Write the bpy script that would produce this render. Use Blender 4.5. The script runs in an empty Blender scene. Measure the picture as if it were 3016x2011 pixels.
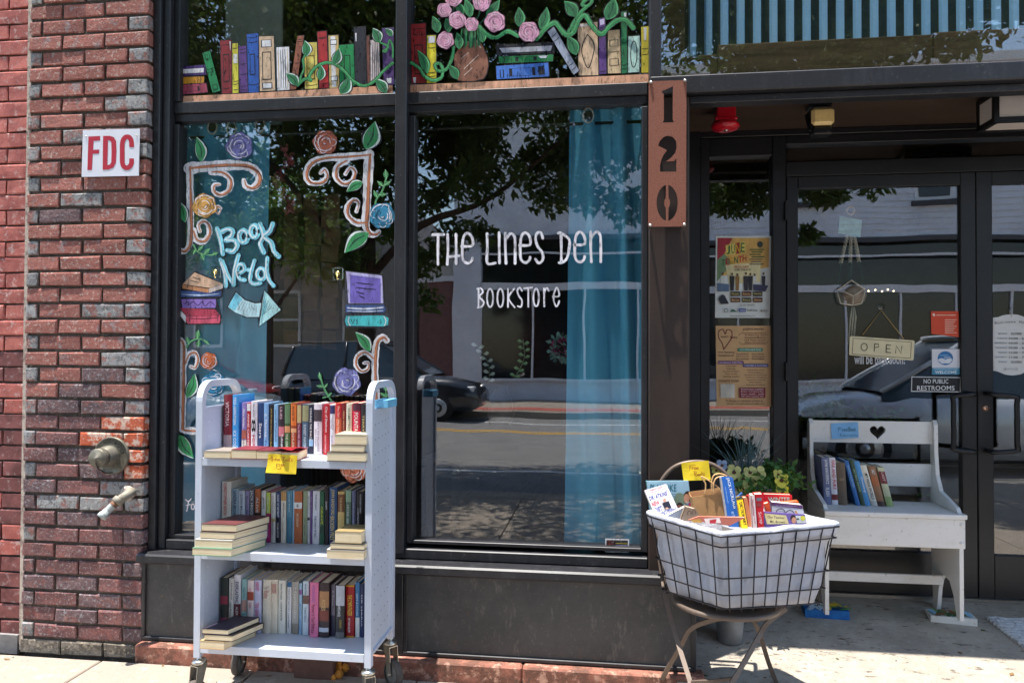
import bpy, math, random
from mathutils import Vector, Matrix, noise
from mathutils.geometry import tessellate_polygon
R_ = random.Random(7)
sc = bpy.context.scene
COL = sc.collection

# ---------------------------------------------------------------- camera
F_PX, CX, CY = 2150.0, 1508.0, 1005.5
CAM = Vector((0, -3.217, 1.44))
_y, _p, _r = [math.radians(a) for a in (7.342, .935, .2235)]
FW = Vector((-math.sin(_y)*math.cos(_p), math.cos(_y)*math.cos(_p), math.sin(_p)))
_rt = Vector((math.cos(_y), math.sin(_y), 0)); _up = _rt.cross(FW)
RT = _rt*math.cos(_r) + _up*math.sin(_r); UP = _up*math.cos(_r) - _rt*math.sin(_r)
cd = bpy.data.cameras.new('camera'); cam = bpy.data.objects.new('camera', cd); COL.objects.link(cam)
m = Matrix.Identity(4)
for i in range(3):
    m[i][0], m[i][1], m[i][2], m[i][3] = RT[i], UP[i], -FW[i], CAM[i]
cam.matrix_world = m
cd.sensor_width = 36; cd.lens = F_PX/3016*36; cd.clip_start = .05; cd.clip_end = 600
sc.camera = cam

# ---------------------------------------------------------------- light
SUN = Vector((.14, .10, -1)).normalized()
w = bpy.data.worlds.new('World'); sc.world = w; w.use_nodes = True
nt = w.node_tree; bg = nt.nodes['Background']
sky = nt.nodes.new('ShaderNodeTexSky'); sky.sky_type = 'NISHITA'; sky.sun_disc = False
sky.sun_elevation = math.asin(-SUN.z); sky.sun_rotation = math.atan2(-SUN.x, -SUN.y)
sky.air_density = 1.2; sky.dust_density = .6
nt.links.new(sky.outputs[0], bg.inputs[0]); bg.inputs[1].default_value = .15
ld = bpy.data.lights.new('sun', 'SUN'); ld.energy = 3.7; ld.angle = math.radians(.53); ld.color = (1, .955, .89)
sun = bpy.data.objects.new('sun', ld); COL.objects.link(sun)
sun.rotation_euler = SUN.to_track_quat('-Z', 'Y').to_euler(); sun.location = (0, 0, 12)
vs = sc.view_settings; vs.view_transform = 'Standard'; vs.look = 'None'; vs.gamma = 1; vs.use_curve_mapping = False
vs.exposure = 1.5
try:
    sc.cycles.max_bounces = 10; sc.cycles.transparent_max_bounces = 24; sc.cycles.glossy_bounces = 5
    sc.cycles.caustics_reflective = False; sc.cycles.caustics_refractive = False
    sc.cycles.sample_clamp_indirect = 6
except Exception: pass

# ---------------------------------------------------------------- measuring helpers: a picture point on a real plane
def ray(px, py): return FW + RT*((px-CX)/F_PX) - UP*((py-CY)/F_PX)
def P(px, py, y=0.0):
    v = ray(px, py); return CAM + v*((y-CAM.y)/v.y)
def PZ(px, py, z):
    v = ray(px, py); return CAM + v*((z-CAM.z)/v.z)
def PR(px, py, yo, yg=.12):
    q = P(px, py, 2*yg-yo); return Vector((q.x, yo, q.z))
def zm(ox, oy, s): return lambda x, y: (ox+x/s, oy+y/s)
ZA = zm(0, 0, 2.24); ZB = zm(0, 700, 2.24); ZC = zm(0, 1400, 2.567)
U1 = zm(480, 0, 3.178); U2 = zm(1180, 0, 3.015); L1 = zm(500, 320, 3.267); L2 = zm(500, 740, 3.36)
WA = zm(1180, 280, 2.24); WB = zm(1180, 980, 2.24); KK = zm(1880, 1300, 3.015); NN = zm(2350, 1180, 2.177)
DD = zm(2320, 520, 2.063); SS = zm(1880, 200, 2.8); TT = zm(560, 1110, 3.675); MM = zm(540, 1360, 3.564); BB = zm(540, 1650, 3.36)
PP = zm(2040, 680, 2.8); AA = zm(240, 1240, 4.354); K2 = zm(1880, 1340, 7.127); K3 = zm(2150, 1380, 8.711); HH = zm(2880, 900, 7.125)
FF = zm(1860, 1760, 2.035); RR = zm(1880, 0, 2.07)
ID = lambda x, y: (x, y)

# ---------------------------------------------------------------- materials
def lin(c):
    o = []
    for v in c[:3]:
        v = v/255.0
        o.append(v/12.92 if v <= .04045 else ((v+.055)/1.055)**2.4)
    return (o[0], o[1], o[2], 1)
_m = {}
def mat(rgb, rough=.6, metal=0.0, var=.12, scale=18, bump=.0, name=None, spec=.5, stretch=(1, 1, 1), coat=0):
    key = (tuple(rgb), rough, metal, var, scale, bump, spec, stretch, coat)
    if key in _m: return _m[key]
    M = bpy.data.materials.new(name or 'paint_%d_%d_%d' % tuple(int(v) for v in rgb[:3])); M.use_nodes = True
    t = M.node_tree; b = t.nodes['Principled BSDF']
    b.inputs['Roughness'].default_value = rough; b.inputs['Metallic'].default_value = metal
    b.inputs['Specular IOR Level'].default_value = spec
    if coat: b.inputs['Coat Weight'].default_value = coat; b.inputs['Coat Roughness'].default_value = .08
    c = lin(rgb)
    if var or bump:
        g = t.nodes.new('ShaderNodeNewGeometry'); mp = t.nodes.new('ShaderNodeMapping'); mp.inputs['Scale'].default_value = stretch
        t.links.new(g.outputs['Position'], mp.inputs[0])
        n = t.nodes.new('ShaderNodeTexNoise'); n.inputs['Scale'].default_value = scale; n.inputs['Detail'].default_value = 6; n.inputs['Roughness'].default_value = .65
        t.links.new(mp.outputs[0], n.inputs['Vector'])
    if var:
        mx = t.nodes.new('ShaderNodeMix'); mx.data_type = 'RGBA'
        mx.inputs[6].default_value = tuple(v*(1-var) for v in c[:3])+(1,); mx.inputs[7].default_value = tuple(min(1, v*(1+var)) for v in c[:3])+(1,)
        r = t.nodes.new('ShaderNodeValToRGB'); r.color_ramp.elements[0].position = .35; r.color_ramp.elements[1].position = .65
        t.links.new(n.outputs[0], r.inputs[0]); t.links.new(r.outputs[0], mx.inputs[0]); t.links.new(mx.outputs[2], b.inputs['Base Color'])
    else: b.inputs['Base Color'].default_value = c
    if bump:
        bp = t.nodes.new('ShaderNodeBump'); bp.inputs['Strength'].default_value = min(1, bump); bp.inputs['Distance'].default_value = .004
        t.links.new(n.outputs[0], bp.inputs['Height']); t.links.new(bp.outputs[0], b.inputs['Normal'])
    _m[key] = M; return M

def layered(name, base, layers, rough=.85, bump=.4, bscale=60, objvar=.0, metal=0, spec=.3, bdist=.004):
    """base colour + list of (colour, noise scale, lo, hi, stretch, amount) laid over by thresholded noise."""
    M = bpy.data.materials.new(name); M.use_nodes = True; t = M.node_tree; b = t.nodes['Principled BSDF']
    b.inputs['Roughness'].default_value = rough; b.inputs['Specular IOR Level'].default_value = spec; b.inputs['Metallic'].default_value = metal
    g = t.nodes.new('ShaderNodeNewGeometry')
    rgb = t.nodes.new('ShaderNodeRGB'); rgb.outputs[0].default_value = lin(base); cur = rgb.outputs[0]
    oi = t.nodes.new('ShaderNodeObjectInfo')
    if objvar:
        hs = t.nodes.new('ShaderNodeHueSaturation'); mr = t.nodes.new('ShaderNodeMapRange')
        mr.inputs[3].default_value = 1-objvar; mr.inputs[4].default_value = 1+objvar
        t.links.new(oi.outputs['Random'], mr.inputs[0]); t.links.new(mr.outputs[0], hs.inputs['Value']); t.links.new(cur, hs.inputs['Color']); cur = hs.outputs[0]
    off = t.nodes.new('ShaderNodeVectorMath'); off.operation = 'SCALE'; off.inputs[3].default_value = 37.0 if objvar else 0.0
    cmb = t.nodes.new('ShaderNodeCombineXYZ'); t.links.new(oi.outputs['Random'], cmb.inputs[0]); t.links.new(oi.outputs['Random'], cmb.inputs[2])
    t.links.new(cmb.outputs[0], off.inputs[0])
    add = t.nodes.new('ShaderNodeVectorMath'); t.links.new(g.outputs['Position'], add.inputs[0]); t.links.new(off.outputs[0], add.inputs[1])
    for (c, s, lo, hi, st, amt) in layers:
        mp = t.nodes.new('ShaderNodeMapping'); mp.inputs['Scale'].default_value = st; t.links.new(add.outputs[0], mp.inputs[0])
        mp.inputs['Location'].default_value = (s*.37, s*.11, s*.73)
        n = t.nodes.new('ShaderNodeTexNoise'); n.inputs['Scale'].default_value = s; n.inputs['Detail'].default_value = 9; n.inputs['Roughness'].default_value = .72
        t.links.new(mp.outputs[0], n.inputs['Vector'])
        r = t.nodes.new('ShaderNodeMapRange'); r.inputs[1].default_value = lo; r.inputs[2].default_value = hi; r.inputs[4].default_value = amt
        t.links.new(n.outputs[0], r.inputs[0])
        mx = t.nodes.new('ShaderNodeMix'); mx.data_type = 'RGBA'; mx.inputs[7].default_value = lin(c)
        t.links.new(r.outputs[0], mx.inputs[0]); t.links.new(cur, mx.inputs[6]); cur = mx.outputs[2]
    t.links.new(cur, b.inputs['Base Color'])
    if bump:
        n = t.nodes.new('ShaderNodeTexNoise'); n.inputs['Scale'].default_value = bscale; n.inputs['Detail'].default_value = 8; n.inputs['Roughness'].default_value = .7
        t.links.new(add.outputs[0], n.inputs['Vector'])
        bp = t.nodes.new('ShaderNodeBump'); bp.inputs['Strength'].default_value = bump; bp.inputs['Distance'].default_value = bdist
        t.links.new(n.outputs[0], bp.inputs['Height']); t.links.new(bp.outputs[0], b.inputs['Normal'])
    return M

O1 = (1, 1, 1)
BR = {
 'red': layered('brick_red', (164, 107, 96), [((146, 84, 76), 14, .44, .60, O1, .7), ((196, 182, 170), 55, .545, .62, O1, .7), ((158, 150, 150), 14, .55, .64, O1, .7), ((60, 40, 36), 90, .57, .64, O1, .7)], objvar=.2, bump=1.0, bdist=.006),
 'orange': layered('brick_patch', (206, 104, 72), [((226, 208, 190), 22, .48, .54, O1, .85), ((170, 76, 58), 50, .5, .58, O1, .6)], objvar=.06, bump=.7),
 'mauve': layered('brick_mauve', (124, 98, 98), [((92, 76, 80), 12, .42, .58, O1, .7), ((168, 164, 166), 60, .53, .60, O1, .7), ((150, 96, 86), 14, .54, .62, O1, .6), ((44, 38, 40), 70, .57, .62, O1, .6)], objvar=.2, bump=1.0, bdist=.006),
 'maroon': layered('brick_maroon', (132, 90, 86), [((100, 74, 76), 12, .42, .58, O1, .7), ((172, 160, 158), 80, .535, .61, O1, .65), ((152, 92, 82), 18, .54, .62, O1, .5), ((48, 36, 36), 60, .57, .63, O1, .6)], objvar=.2, bump=.9),
 'grey': layered('brick_grey', (150, 150, 150), [((84, 82, 84), 45, .50, .58, O1, .75), ((150, 96, 86), 14, .50, .58, O1, .85), ((190, 186, 178), 70, .54, .62, O1, .7)], objvar=.14, bump=1.0),
 'smooth': layered('brick_smooth', (192, 110, 98), [((138, 66, 60), 9, .42, .6, O1, .7), ((214, 190, 182), 26, .55, .64, O1, .7), ((200, 180, 172), 120, .58, .64, O1, .6)], objvar=.14, bump=.25, rough=.6),
 'smoothdark': layered('brick_smooth_dark', (136, 82, 78), [((88, 50, 50), 9, .42, .6, O1, .7), ((180, 158, 154), 34, .56, .65, O1, .6)], objvar=.14, bump=.25, rough=.6),
 'base': layered('brick_base', (134, 124, 112), [((80, 72, 64), 20, .45, .58, O1, .8), ((196, 182, 156), 60, .54, .62, O1, .7)], objvar=.12, bump=.9),
}
MORTAR = layered('mortar', (92, 82, 74), [((54, 48, 44), 18, .4, .6, O1, .7), ((150, 140, 126), 40, .58, .66, O1, .6)], bump=.8)
MORTAR2 = layered('pale_mortar', (196, 182, 168), [((120, 100, 92), 30, .48, .62, O1, .8)], bump=.9)
CONC = layered('concrete', (150, 140, 128), [((160, 146, 132), 5, .44, .6, O1, .6), ((104, 92, 82), 36, .60, .66, O1, .7), ((206, 196, 184), 24, .55, .7, O1, .6)], bump=.35, bscale=90)
CONC2 = layered('entry_concrete', (166, 156, 142), [((130, 123, 113), 4, .42, .6, O1, .6), ((70, 62, 54), 16, .57, .62, (1, 2.6, 1), .75), ((192, 186, 178), 30, .55, .7, O1, .5)], bump=.4, bscale=70)
ASPH = layered('asphalt', (128, 126, 124), [((96, 95, 96), 2.2, .4, .65, O1, .6), ((156, 154, 150), 70, .52, .66, O1, .7)], bump=.4, bscale=60)
PANEL = layered('bulkhead_metal', (78, 77, 77), [((62, 62, 64), 3, .44, .58, O1, .75), ((126, 122, 118), 26, .56, .68, (1, 1, .3), .5), ((116, 86, 66), 6, .59, .68, (1, 1, .8), .5), ((150, 146, 140), 120, .60, .67, O1, .5)], rough=.55, bump=.12, spec=.4)
BLACKM = layered('black_frame', (38, 38, 42), [((58, 58, 62), 12, .5, .64, (1, 1, .3), .6), ((120, 116, 110), 60, .61, .66, O1, .5)], rough=.42, bump=.06, spec=.5)
DOORM = layered('door_frame_dark', (24, 23, 25), [((36, 34, 35), 8, .45, .7, O1, .6)], rough=.38, bump=.04, spec=.5)
BROWNM = layered('brown_post', (62, 50, 45), [((44, 37, 34), 4, .42, .64, (1, 1, .4), .7), ((110, 100, 94), 40, .66, .76, O1, .3)], rough=.45, bump=.08)
TERRA = layered('terracotta', (158, 104, 88), [((104, 74, 62), 9, .45, .56, O1, .85), ((204, 160, 140), 20, .53, .61, O1, .75), ((84, 74, 64), 50, .56, .62, O1, .7)], bump=.8)
CEILM = layered('entry_ceiling', (78, 62, 52), [((58, 46, 38), 6, .42, .66, (.3, 1, 1), .6)], rough=.7, bump=.15)
WOOD = layered('weathered_plank', (106, 88, 62), [((66, 50, 34), 10, .42, .6, (.25, 1, 2.2), .8), ((128, 120, 88), 16, .54, .66, (.5, 1, 1.3), .6), ((70, 78, 40), 8, .56, .7, O1, .4)], bump=.7, bscale=30)  # dark olive tone puts the leafy reflection over the planks into their colour
COPPER = layered('textured_copper', (146, 92, 74), [((118, 72, 58), 160, .45, .6, O1, .6), ((170, 114, 94), 200, .55, .65, O1, .5)], rough=.5, bump=.8, bscale=230, bdist=.002)
WPAINT = layered('white_wood', (222, 220, 218), [((210, 206, 200), 5, .48, .62, (1, 1, 2), .5), ((140, 128, 116), 50, .61, .65, O1, .6)], rough=.45, bump=.1, spec=.4)
CARTM = layered('cart_white', (207, 214, 228), [((202, 208, 220), 5, .45, .6, O1, .6), ((150, 148, 146), 60, .62, .66, O1, .5)], rough=.35, bump=.03, spec=.5)
CREAM = mat((238, 216, 176), .8, var=.1, scale=40)
PAGES = layered('page_edges', (236, 218, 184), [((196, 172, 132), 260, .5, .62, (.02, .02, 1), .6), ((222, 196, 150), 9, .45, .65, O1, .5)], rough=.9, bump=.0)
PAGEV = layered('page_edges_upright', (228, 214, 188), [((190, 170, 140), 260, .5, .62, (1, .02, .02), .6)], rough=.9, bump=.0)
CURT = layered('teal_curtain', (84, 164, 196), [((74, 148, 180), 5, .42, .64, (1, 1, .3), .5)], rough=.75, bump=.15, bscale=400)
LINER = layered('white_liner', (200, 202, 212), [((176, 180, 196), 10, .45, .65, O1, .5)], rough=.8, bump=.9, bscale=13, bdist=.02)
STEEL = mat((190, 186, 176), .3, .9, var=.15, scale=30, name='zinc_steel')
BRONZE = layered('aged_brass', (120, 116, 104), [((86, 81, 70), 20, .45, .62, O1, .6), ((190, 184, 162), 60, .58, .7, O1, .5)], rough=.5, metal=.35, bump=.2)
RUBBER = mat((92, 84, 78), .8, var=.2, scale=40, name='wheel_rubber')
CHAIRM = layered('taupe_metal', (112, 98, 88), [((96, 82, 74), 30, .5, .65, O1, .5), ((176, 164, 152), 60, .64, .72, O1, .5)], rough=.42, metal=.2, bump=.1)
WIRE = mat((40, 38, 42), .4, .3, var=0, name='black_wire')

def glassmat(name, f0, tint=(1, 1, 1)):
    M = bpy.data.materials.new(name); M.use_nodes = True; t = M.node_tree
    for n in list(t.nodes):
        if n.type != 'OUTPUT_MATERIAL': t.nodes.remove(n)
    out = [n for n in t.nodes if n.type == 'OUTPUT_MATERIAL'][0]
    tr = t.nodes.new('ShaderNodeBsdfTransparent'); tr.inputs[0].default_value = (*tint, 1)
    gl = t.nodes.new('ShaderNodeBsdfGlossy'); gl.inputs['Roughness'].default_value = .0
    g = t.nodes.new('ShaderNodeNewGeometry'); d = t.nodes.new('ShaderNodeVectorMath'); d.operation = 'DOT_PRODUCT'
    t.links.new(g.outputs['Incoming'], d.inputs[0]); t.links.new(g.outputs['Normal'], d.inputs[1])
    ab = t.nodes.new('ShaderNodeMath'); ab.operation = 'ABSOLUTE'; t.links.new(d.outputs['Value'], ab.inputs[0])
    s1 = t.nodes.new('ShaderNodeMath'); s1.operation = 'SUBTRACT'; s1.inputs[0].default_value = 1; t.links.new(ab.outputs[0], s1.inputs[1])
    pw = t.nodes.new('ShaderNodeMath'); pw.operation = 'POWER'; pw.inputs[1].default_value = 5; t.links.new(s1.outputs[0], pw.inputs[0])
    ma = t.nodes.new('ShaderNodeMath'); ma.operation = 'MULTIPLY_ADD'; ma.inputs[1].default_value = 1-f0; ma.inputs[2].default_value = f0
    t.links.new(pw.outputs[0], ma.inputs[0]); mn = t.nodes.new('ShaderNodeMath'); mn.operation = 'MINIMUM'; mn.inputs[1].default_value = .42; t.links.new(ma.outputs[0], mn.inputs[0]); ma = mn
    nz_ = t.nodes.new('ShaderNodeTexNoise'); nz_.inputs['Scale'].default_value = 3.2; nz_.inputs['Detail'].default_value = 1; t.links.new(g.outputs['Position'], nz_.inputs['Vector'])
    bp = t.nodes.new('ShaderNodeBump'); bp.inputs['Strength'].default_value = 1; bp.inputs['Distance'].default_value = .0004; t.links.new(nz_.outputs[0], bp.inputs['Height']); t.links.new(bp.outputs[0], gl.inputs['Normal'])
    mx = t.nodes.new('ShaderNodeMixShader'); t.links.new(ma.outputs[0], mx.inputs[0]); t.links.new(tr.outputs[0], mx.inputs[1]); t.links.new(gl.outputs[0], mx.inputs[2])
    t.links.new(mx.outputs[0], out.inputs[0]); return M
GLASS = glassmat('window_glass', .13, (.97, .98, .975))
CARGLASS = mat((58, 72, 84), .06, 0, var=0, name='car_glass', spec=.8)

# ---------------------------------------------------------------- mesh builder
_txt = {}
def text_geo(s):
    if s in _txt: return _txt[s]
    c = bpy.data.curves.new('t', 'FONT'); c.body = s; c.size = 1; c.resolution_u = 2; c.fill_mode = 'FRONT'; c.offset = .012
    o = bpy.data.objects.new('t', c); COL.objects.link(o)
    me = bpy.data.meshes.new_from_object(o)
    vv = [(v.co.x, v.co.y) for v in me.vertices]; ff = [tuple(p.vertices) for p in me.polygons]
    bpy.data.objects.remove(o); bpy.data.curves.remove(c); bpy.data.meshes.remove(me)
    if not vv: vv = [(0, 0), (1, 1)]
    x0 = min(v[0] for v in vv); x1 = max(v[0] for v in vv); y0 = min(v[1] for v in vv); y1 = max(v[1] for v in vv)
    vv = [((a-x0)/(x1-x0+1e-6), (b-y0)/(y1-y0+1e-6)) for a, b in vv]
    _txt[s] = (vv, ff); return _txt[s]

def smooth_pts(pts, n=6):
    if len(pts) < 3: return [tuple(p) for p in pts]
    out = []
    q = [pts[0]]+list(pts)+[pts[-1]]
    for i in range(1, len(q)-2):
        a, b, c, d = q[i-1], q[i], q[i+1], q[i+2]
        for k in range(n):
            t = k/n
            out.append(tuple(.5*((2*b[j])+(-a[j]+c[j])*t+(2*a[j]-5*b[j]+4*c[j]-d[j])*t*t+(-a[j]+3*b[j]-3*c[j]+d[j])*t**3) for j in range(len(b))))
    out.append(tuple(pts[-1])); return out

class MB:
    def __init__(s): s.v = []; s.f = []; s.mi = []; s.m = []; s.sm = []
    def slot(s, M):
        if M not in s.m: s.m.append(M)
        return s.m.index(M)
    def add(s, vs_, fs, M, smooth=False):
        o = len(s.v); k = s.slot(M)
        s.v += [tuple(v) for v in vs_]
        for f in fs: s.f.append(tuple(i+o for i in f)); s.mi.append(k); s.sm.append(smooth)
    def box(s, a, b, M):
        x0, y0, z0 = a; x1, y1, z1 = b
        s.add([(x0, y0, z0), (x1, y0, z0), (x1, y1, z0), (x0, y1, z0), (x0, y0, z1), (x1, y0, z1), (x1, y1, z1), (x0, y1, z1)],
              [(0, 3, 2, 1), (4, 5, 6, 7), (0, 1, 5, 4), (1, 2, 6, 5), (2, 3, 7, 6), (3, 0, 4, 7)], M)
    def bbox(s, a, b, M, e=.003):
        """box with chamfered edges"""
        x0, y0, z0 = a; x1, y1, z1 = b; vs_ = []; fs = []
        def V(x, y, z): vs_.append((x, y, z)); return len(vs_)-1
        X, Y, Z = (x0, x1), (y0, y1), (z0, z1); idx = {}
        for i in (0, 1):
            for j in (0, 1):
                for k in (0, 1):
                    sx, sy, sz = (e if i == 0 else -e), (e if j == 0 else -e), (e if k == 0 else -e)
                    idx[i, j, k, 'x'] = V(X[i], Y[j]+sy, Z[k]+sz); idx[i, j, k, 'y'] = V(X[i]+sx, Y[j], Z[k]+sz); idx[i, j, k, 'z'] = V(X[i]+sx, Y[j]+sy, Z[k])
        for i in (0, 1):
            fs.append(tuple(idx[i, j, k, 'x'] for j, k in ((0, 0), (1, 0), (1, 1), (0, 1))))
            fs.append(tuple(idx[j, i, k, 'y'] for j, k in ((0, 0), (1, 0), (1, 1), (0, 1))))
            fs.append(tuple(idx[j, k, i, 'z'] for j, k in ((0, 0), (1, 0), (1, 1), (0, 1))))
            for j in (0, 1):
                fs.append((idx[i, j, 0, 'x'], idx[i, j, 1, 'x'], idx[i, j, 1, 'y'], idx[i, j, 0, 'y']))
                fs.append((idx[i, 0, j, 'x'], idx[i, 1, j, 'x'], idx[i, 1, j, 'z'], idx[i, 0, j, 'z']))
                fs.append((idx[0, i, j, 'y'], idx[1, i, j, 'y'], idx[1, i, j, 'z'], idx[0, i, j, 'z']))
        for i in (0, 1):
            for j in (0, 1):
                for k in (0, 1): fs.append((idx[i, j, k, 'x'], idx[i, j, k, 'y'], idx[i, j, k, 'z']))
        s.add(vs_, fs, M)
    def obox(s, o, ex, ey, ez, M):
        o, ex, ey, ez = map(Vector, (o, ex, ey, ez))
        vs_ = [o, o+ex, o+ex+ey, o+ey, o+ez, o+ex+ez, o+ex+ey+ez, o+ey+ez]
        s.add(vs_, [(0, 3, 2, 1), (4, 5, 6, 7), (0, 1, 5, 4), (1, 2, 6, 5), (2, 3, 7, 6), (3, 0, 4, 7)], M)
    def tube(s, pts, r, M, n=8, closed=False, caps=True):
        pts = [Vector(p) for p in pts]; N = len(pts); rr = r if isinstance(r, (list, tuple)) else [r]*N
        vs_ = []; fs = []; prev = None
        for i, p in enumerate(pts):
            if closed: d = pts[(i+1) % N]-pts[i-1]
            else: d = pts[min(i+1, N-1)]-pts[max(i-1, 0)]
            d = d.normalized() if d.length > 1e-9 else Vector((0, 0, 1))
            if prev is None:
                u = d.cross(Vector((0, 0, 1)));
                if u.length < .1: u = d.cross(Vector((1, 0, 0)))
            else: u = prev-d*prev.dot(d)
            u.normalize(); prev = u; v = d.cross(u)
            for k in range(n):
                a = 2*math.pi*k/n; vs_.append(p+(u*math.cos(a)+v*math.sin(a))*rr[i])
        for i in range(N if closed else N-1):
            j = (i+1) % N
            for k in range(n): fs.append((i*n+k, i*n+(k+1) % n, j*n+(k+1) % n, j*n+k))
        if not closed and caps: fs.append(tuple(range(n-1, -1, -1))); fs.append(tuple(range((N-1)*n, N*n)))
        s.add(vs_, fs, M, True)
    def ribbon(s, pts, up, wd, th, M):
        """flat bar: rectangular section (wd across 'up' direction, th thick) swept on pts"""
        pts = [Vector(p) for p in pts]; up = Vector(up).normalized(); vs_ = []; fs = []
        for i, p in enumerate(pts):
            d = (pts[min(i+1, len(pts)-1)]-pts[max(i-1, 0)]).normalized(); a = d.cross(up).normalized()
            for su, sa in ((-1, -1), (1, -1), (1, 1), (-1, 1)): vs_.append(p+up*(su*wd/2)+a*(sa*th/2))
        for i in range(len(pts)-1):
            for k in range(4): fs.append((i*4+k, i*4+(k+1) % 4, i*4+4+(k+1) % 4, i*4+4+k))
        fs.append((3, 2, 1, 0)); L = 4*(len(pts)-1); fs.append((L, L+1, L+2, L+3)); s.add(vs_, fs, M)
    def lathe(s, o, ax, prof, M, n=24):
        """prof: list of (radius, height along ax)"""
        o = Vector(o); ax = Vector(ax).normalized(); u = ax.cross(Vector((0, 0, 1)))
        if u.length < .1: u = ax.cross(Vector((1, 0, 0)))
        u.normalize(); v = ax.cross(u); vs_ = []; fs = []
        for r, h in prof:
            for k in range(n):
                a = 2*math.pi*k/n; vs_.append(o+ax*h+(u*math.cos(a)+v*math.sin(a))*max(r, 1e-5))
        for i in range(len(prof)-1):
            for k in range(n): fs.append((i*n+k, i*n+(k+1) % n, (i+1)*n+(k+1) % n, (i+1)*n+k))
        s.add(vs_, fs, M, True)
    def prism(s, loops, axis_vec, M):
        """planar polygon (first loop outer, rest holes; 3D points) extruded by axis_vec"""
        ls = [[Vector(p) for p in l] for l in loops]; a = Vector(axis_vec)
        flat = [p for l in ls for p in l]; tri = tessellate_polygon(ls); n = len(flat)
        vs_ = flat+[p+a for p in flat]; fs = [tuple(t) for t in tri]+[(t[2]+n, t[1]+n, t[0]+n) for t in tri]; o = 0
        for l in ls:
            k = len(l)
            for i in range(k): j = (i+1) % k; fs.append((o+i, o+j, o+j+n, o+i+n))
            o += k
        s.add(vs_, fs, M)
    def text(s, t, o, u, v, M):
        vv, ff = text_geo(t); o, u, v = Vector(o), Vector(u), Vector(v)
        s.add([o+u*a+v*b for a, b in vv], ff, M)
    def sphere(s, c, r, M, n=10, sq=(1, 1, 1)):
        vs_ = []; fs = []
        for i in range(n+1):
            th = math.pi*i/n
            for k in range(n*2):
                a = math.pi*k/n; vs_.append((c[0]+r*sq[0]*math.sin(th)*math.cos(a), c[1]+r*sq[1]*math.sin(th)*math.sin(a), c[2]+r*sq[2]*math.cos(th)))
        for i in range(n):
            for k in range(2*n): fs.append((i*2*n+k, i*2*n+(k+1) % (2*n), (i+1)*2*n+(k+1) % (2*n), (i+1)*2*n+k))
        s.add(vs_, fs, M, True)
    def build(s, name, parent=None, label=None, cat=None, group=None, kind=None, origin=None):
        me = bpy.data.meshes.new(name)
        if parent is None and origin is None and s.v and kind is None:
            xs = [v[0] for v in s.v]; ys = [v[1] for v in s.v]; zs = [v[2] for v in s.v]
            origin = Vector(((min(xs)+max(xs))/2, (min(ys)+max(ys))/2, min(zs)))
        off = Vector(origin) if origin is not None else Vector((0, 0, 0))
        if parent is not None:
            p = parent
            while p is not None: off = off+p.location; p = p.parent
        me.from_pydata([(v[0]-off.x, v[1]-off.y, v[2]-off.z) for v in s.v], [], s.f)
        for M in s.m: me.materials.append(M)
        me.polygons.foreach_set('material_index', s.mi); me.polygons.foreach_set('use_smooth', s.sm); me.update()
        o = bpy.data.objects.new(name, me); COL.objects.link(o)
        if parent is not None: o.parent = parent
        if origin is not None: o.location = Vector(origin)
        tag(o, label, cat, group, kind); return o
def tag(o, label=None, cat=None, group=None, kind=None):
    if label: o['label'] = label
    if cat: o['category'] = cat
    if group: o['group'] = group
    if kind: o['kind'] = kind
def thing(name, loc, label, cat, group=None):
    o = bpy.data.objects.new(name, None); COL.objects.link(o); o.location = loc; o.empty_display_size = .1
    tag(o, label, cat, group); return o
def boxo(name, a, b, M, parent=None, e=0, **k):
    q = MB(); (q.bbox(a, b, M, e) if e else q.box(a, b, M)); return q.build(name, parent, **k)

_pm = {}
def pmat(c):
    if c in _pm: return _pm[c]
    M = mat(c, .5, var=.28, scale=26, stretch=(1, 1, .32)).copy(); M.name = 'brushed_paint'; t = M.node_tree; b = t.nodes['Principled BSDF']; g = t.nodes.new('ShaderNodeNewGeometry')
    mp = t.nodes.new('ShaderNodeMapping'); mp.inputs['Scale'].default_value = (1, 1, .35); t.links.new(g.outputs['Position'], mp.inputs[0])
    n = t.nodes.new('ShaderNodeTexNoise'); n.inputs['Scale'].default_value = 75; n.inputs['Detail'].default_value = 5; n.inputs['Roughness'].default_value = .7; t.links.new(mp.outputs[0], n.inputs['Vector'])
    r = t.nodes.new('ShaderNodeMapRange'); r.inputs[1].default_value = .36; r.inputs[2].default_value = .46; r.inputs[3].default_value = .45; r.inputs[4].default_value = 1; t.links.new(n.outputs[0], r.inputs[0]); t.links.new(r.outputs[0], b.inputs['Alpha'])
    _pm[c] = M; return M
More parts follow.
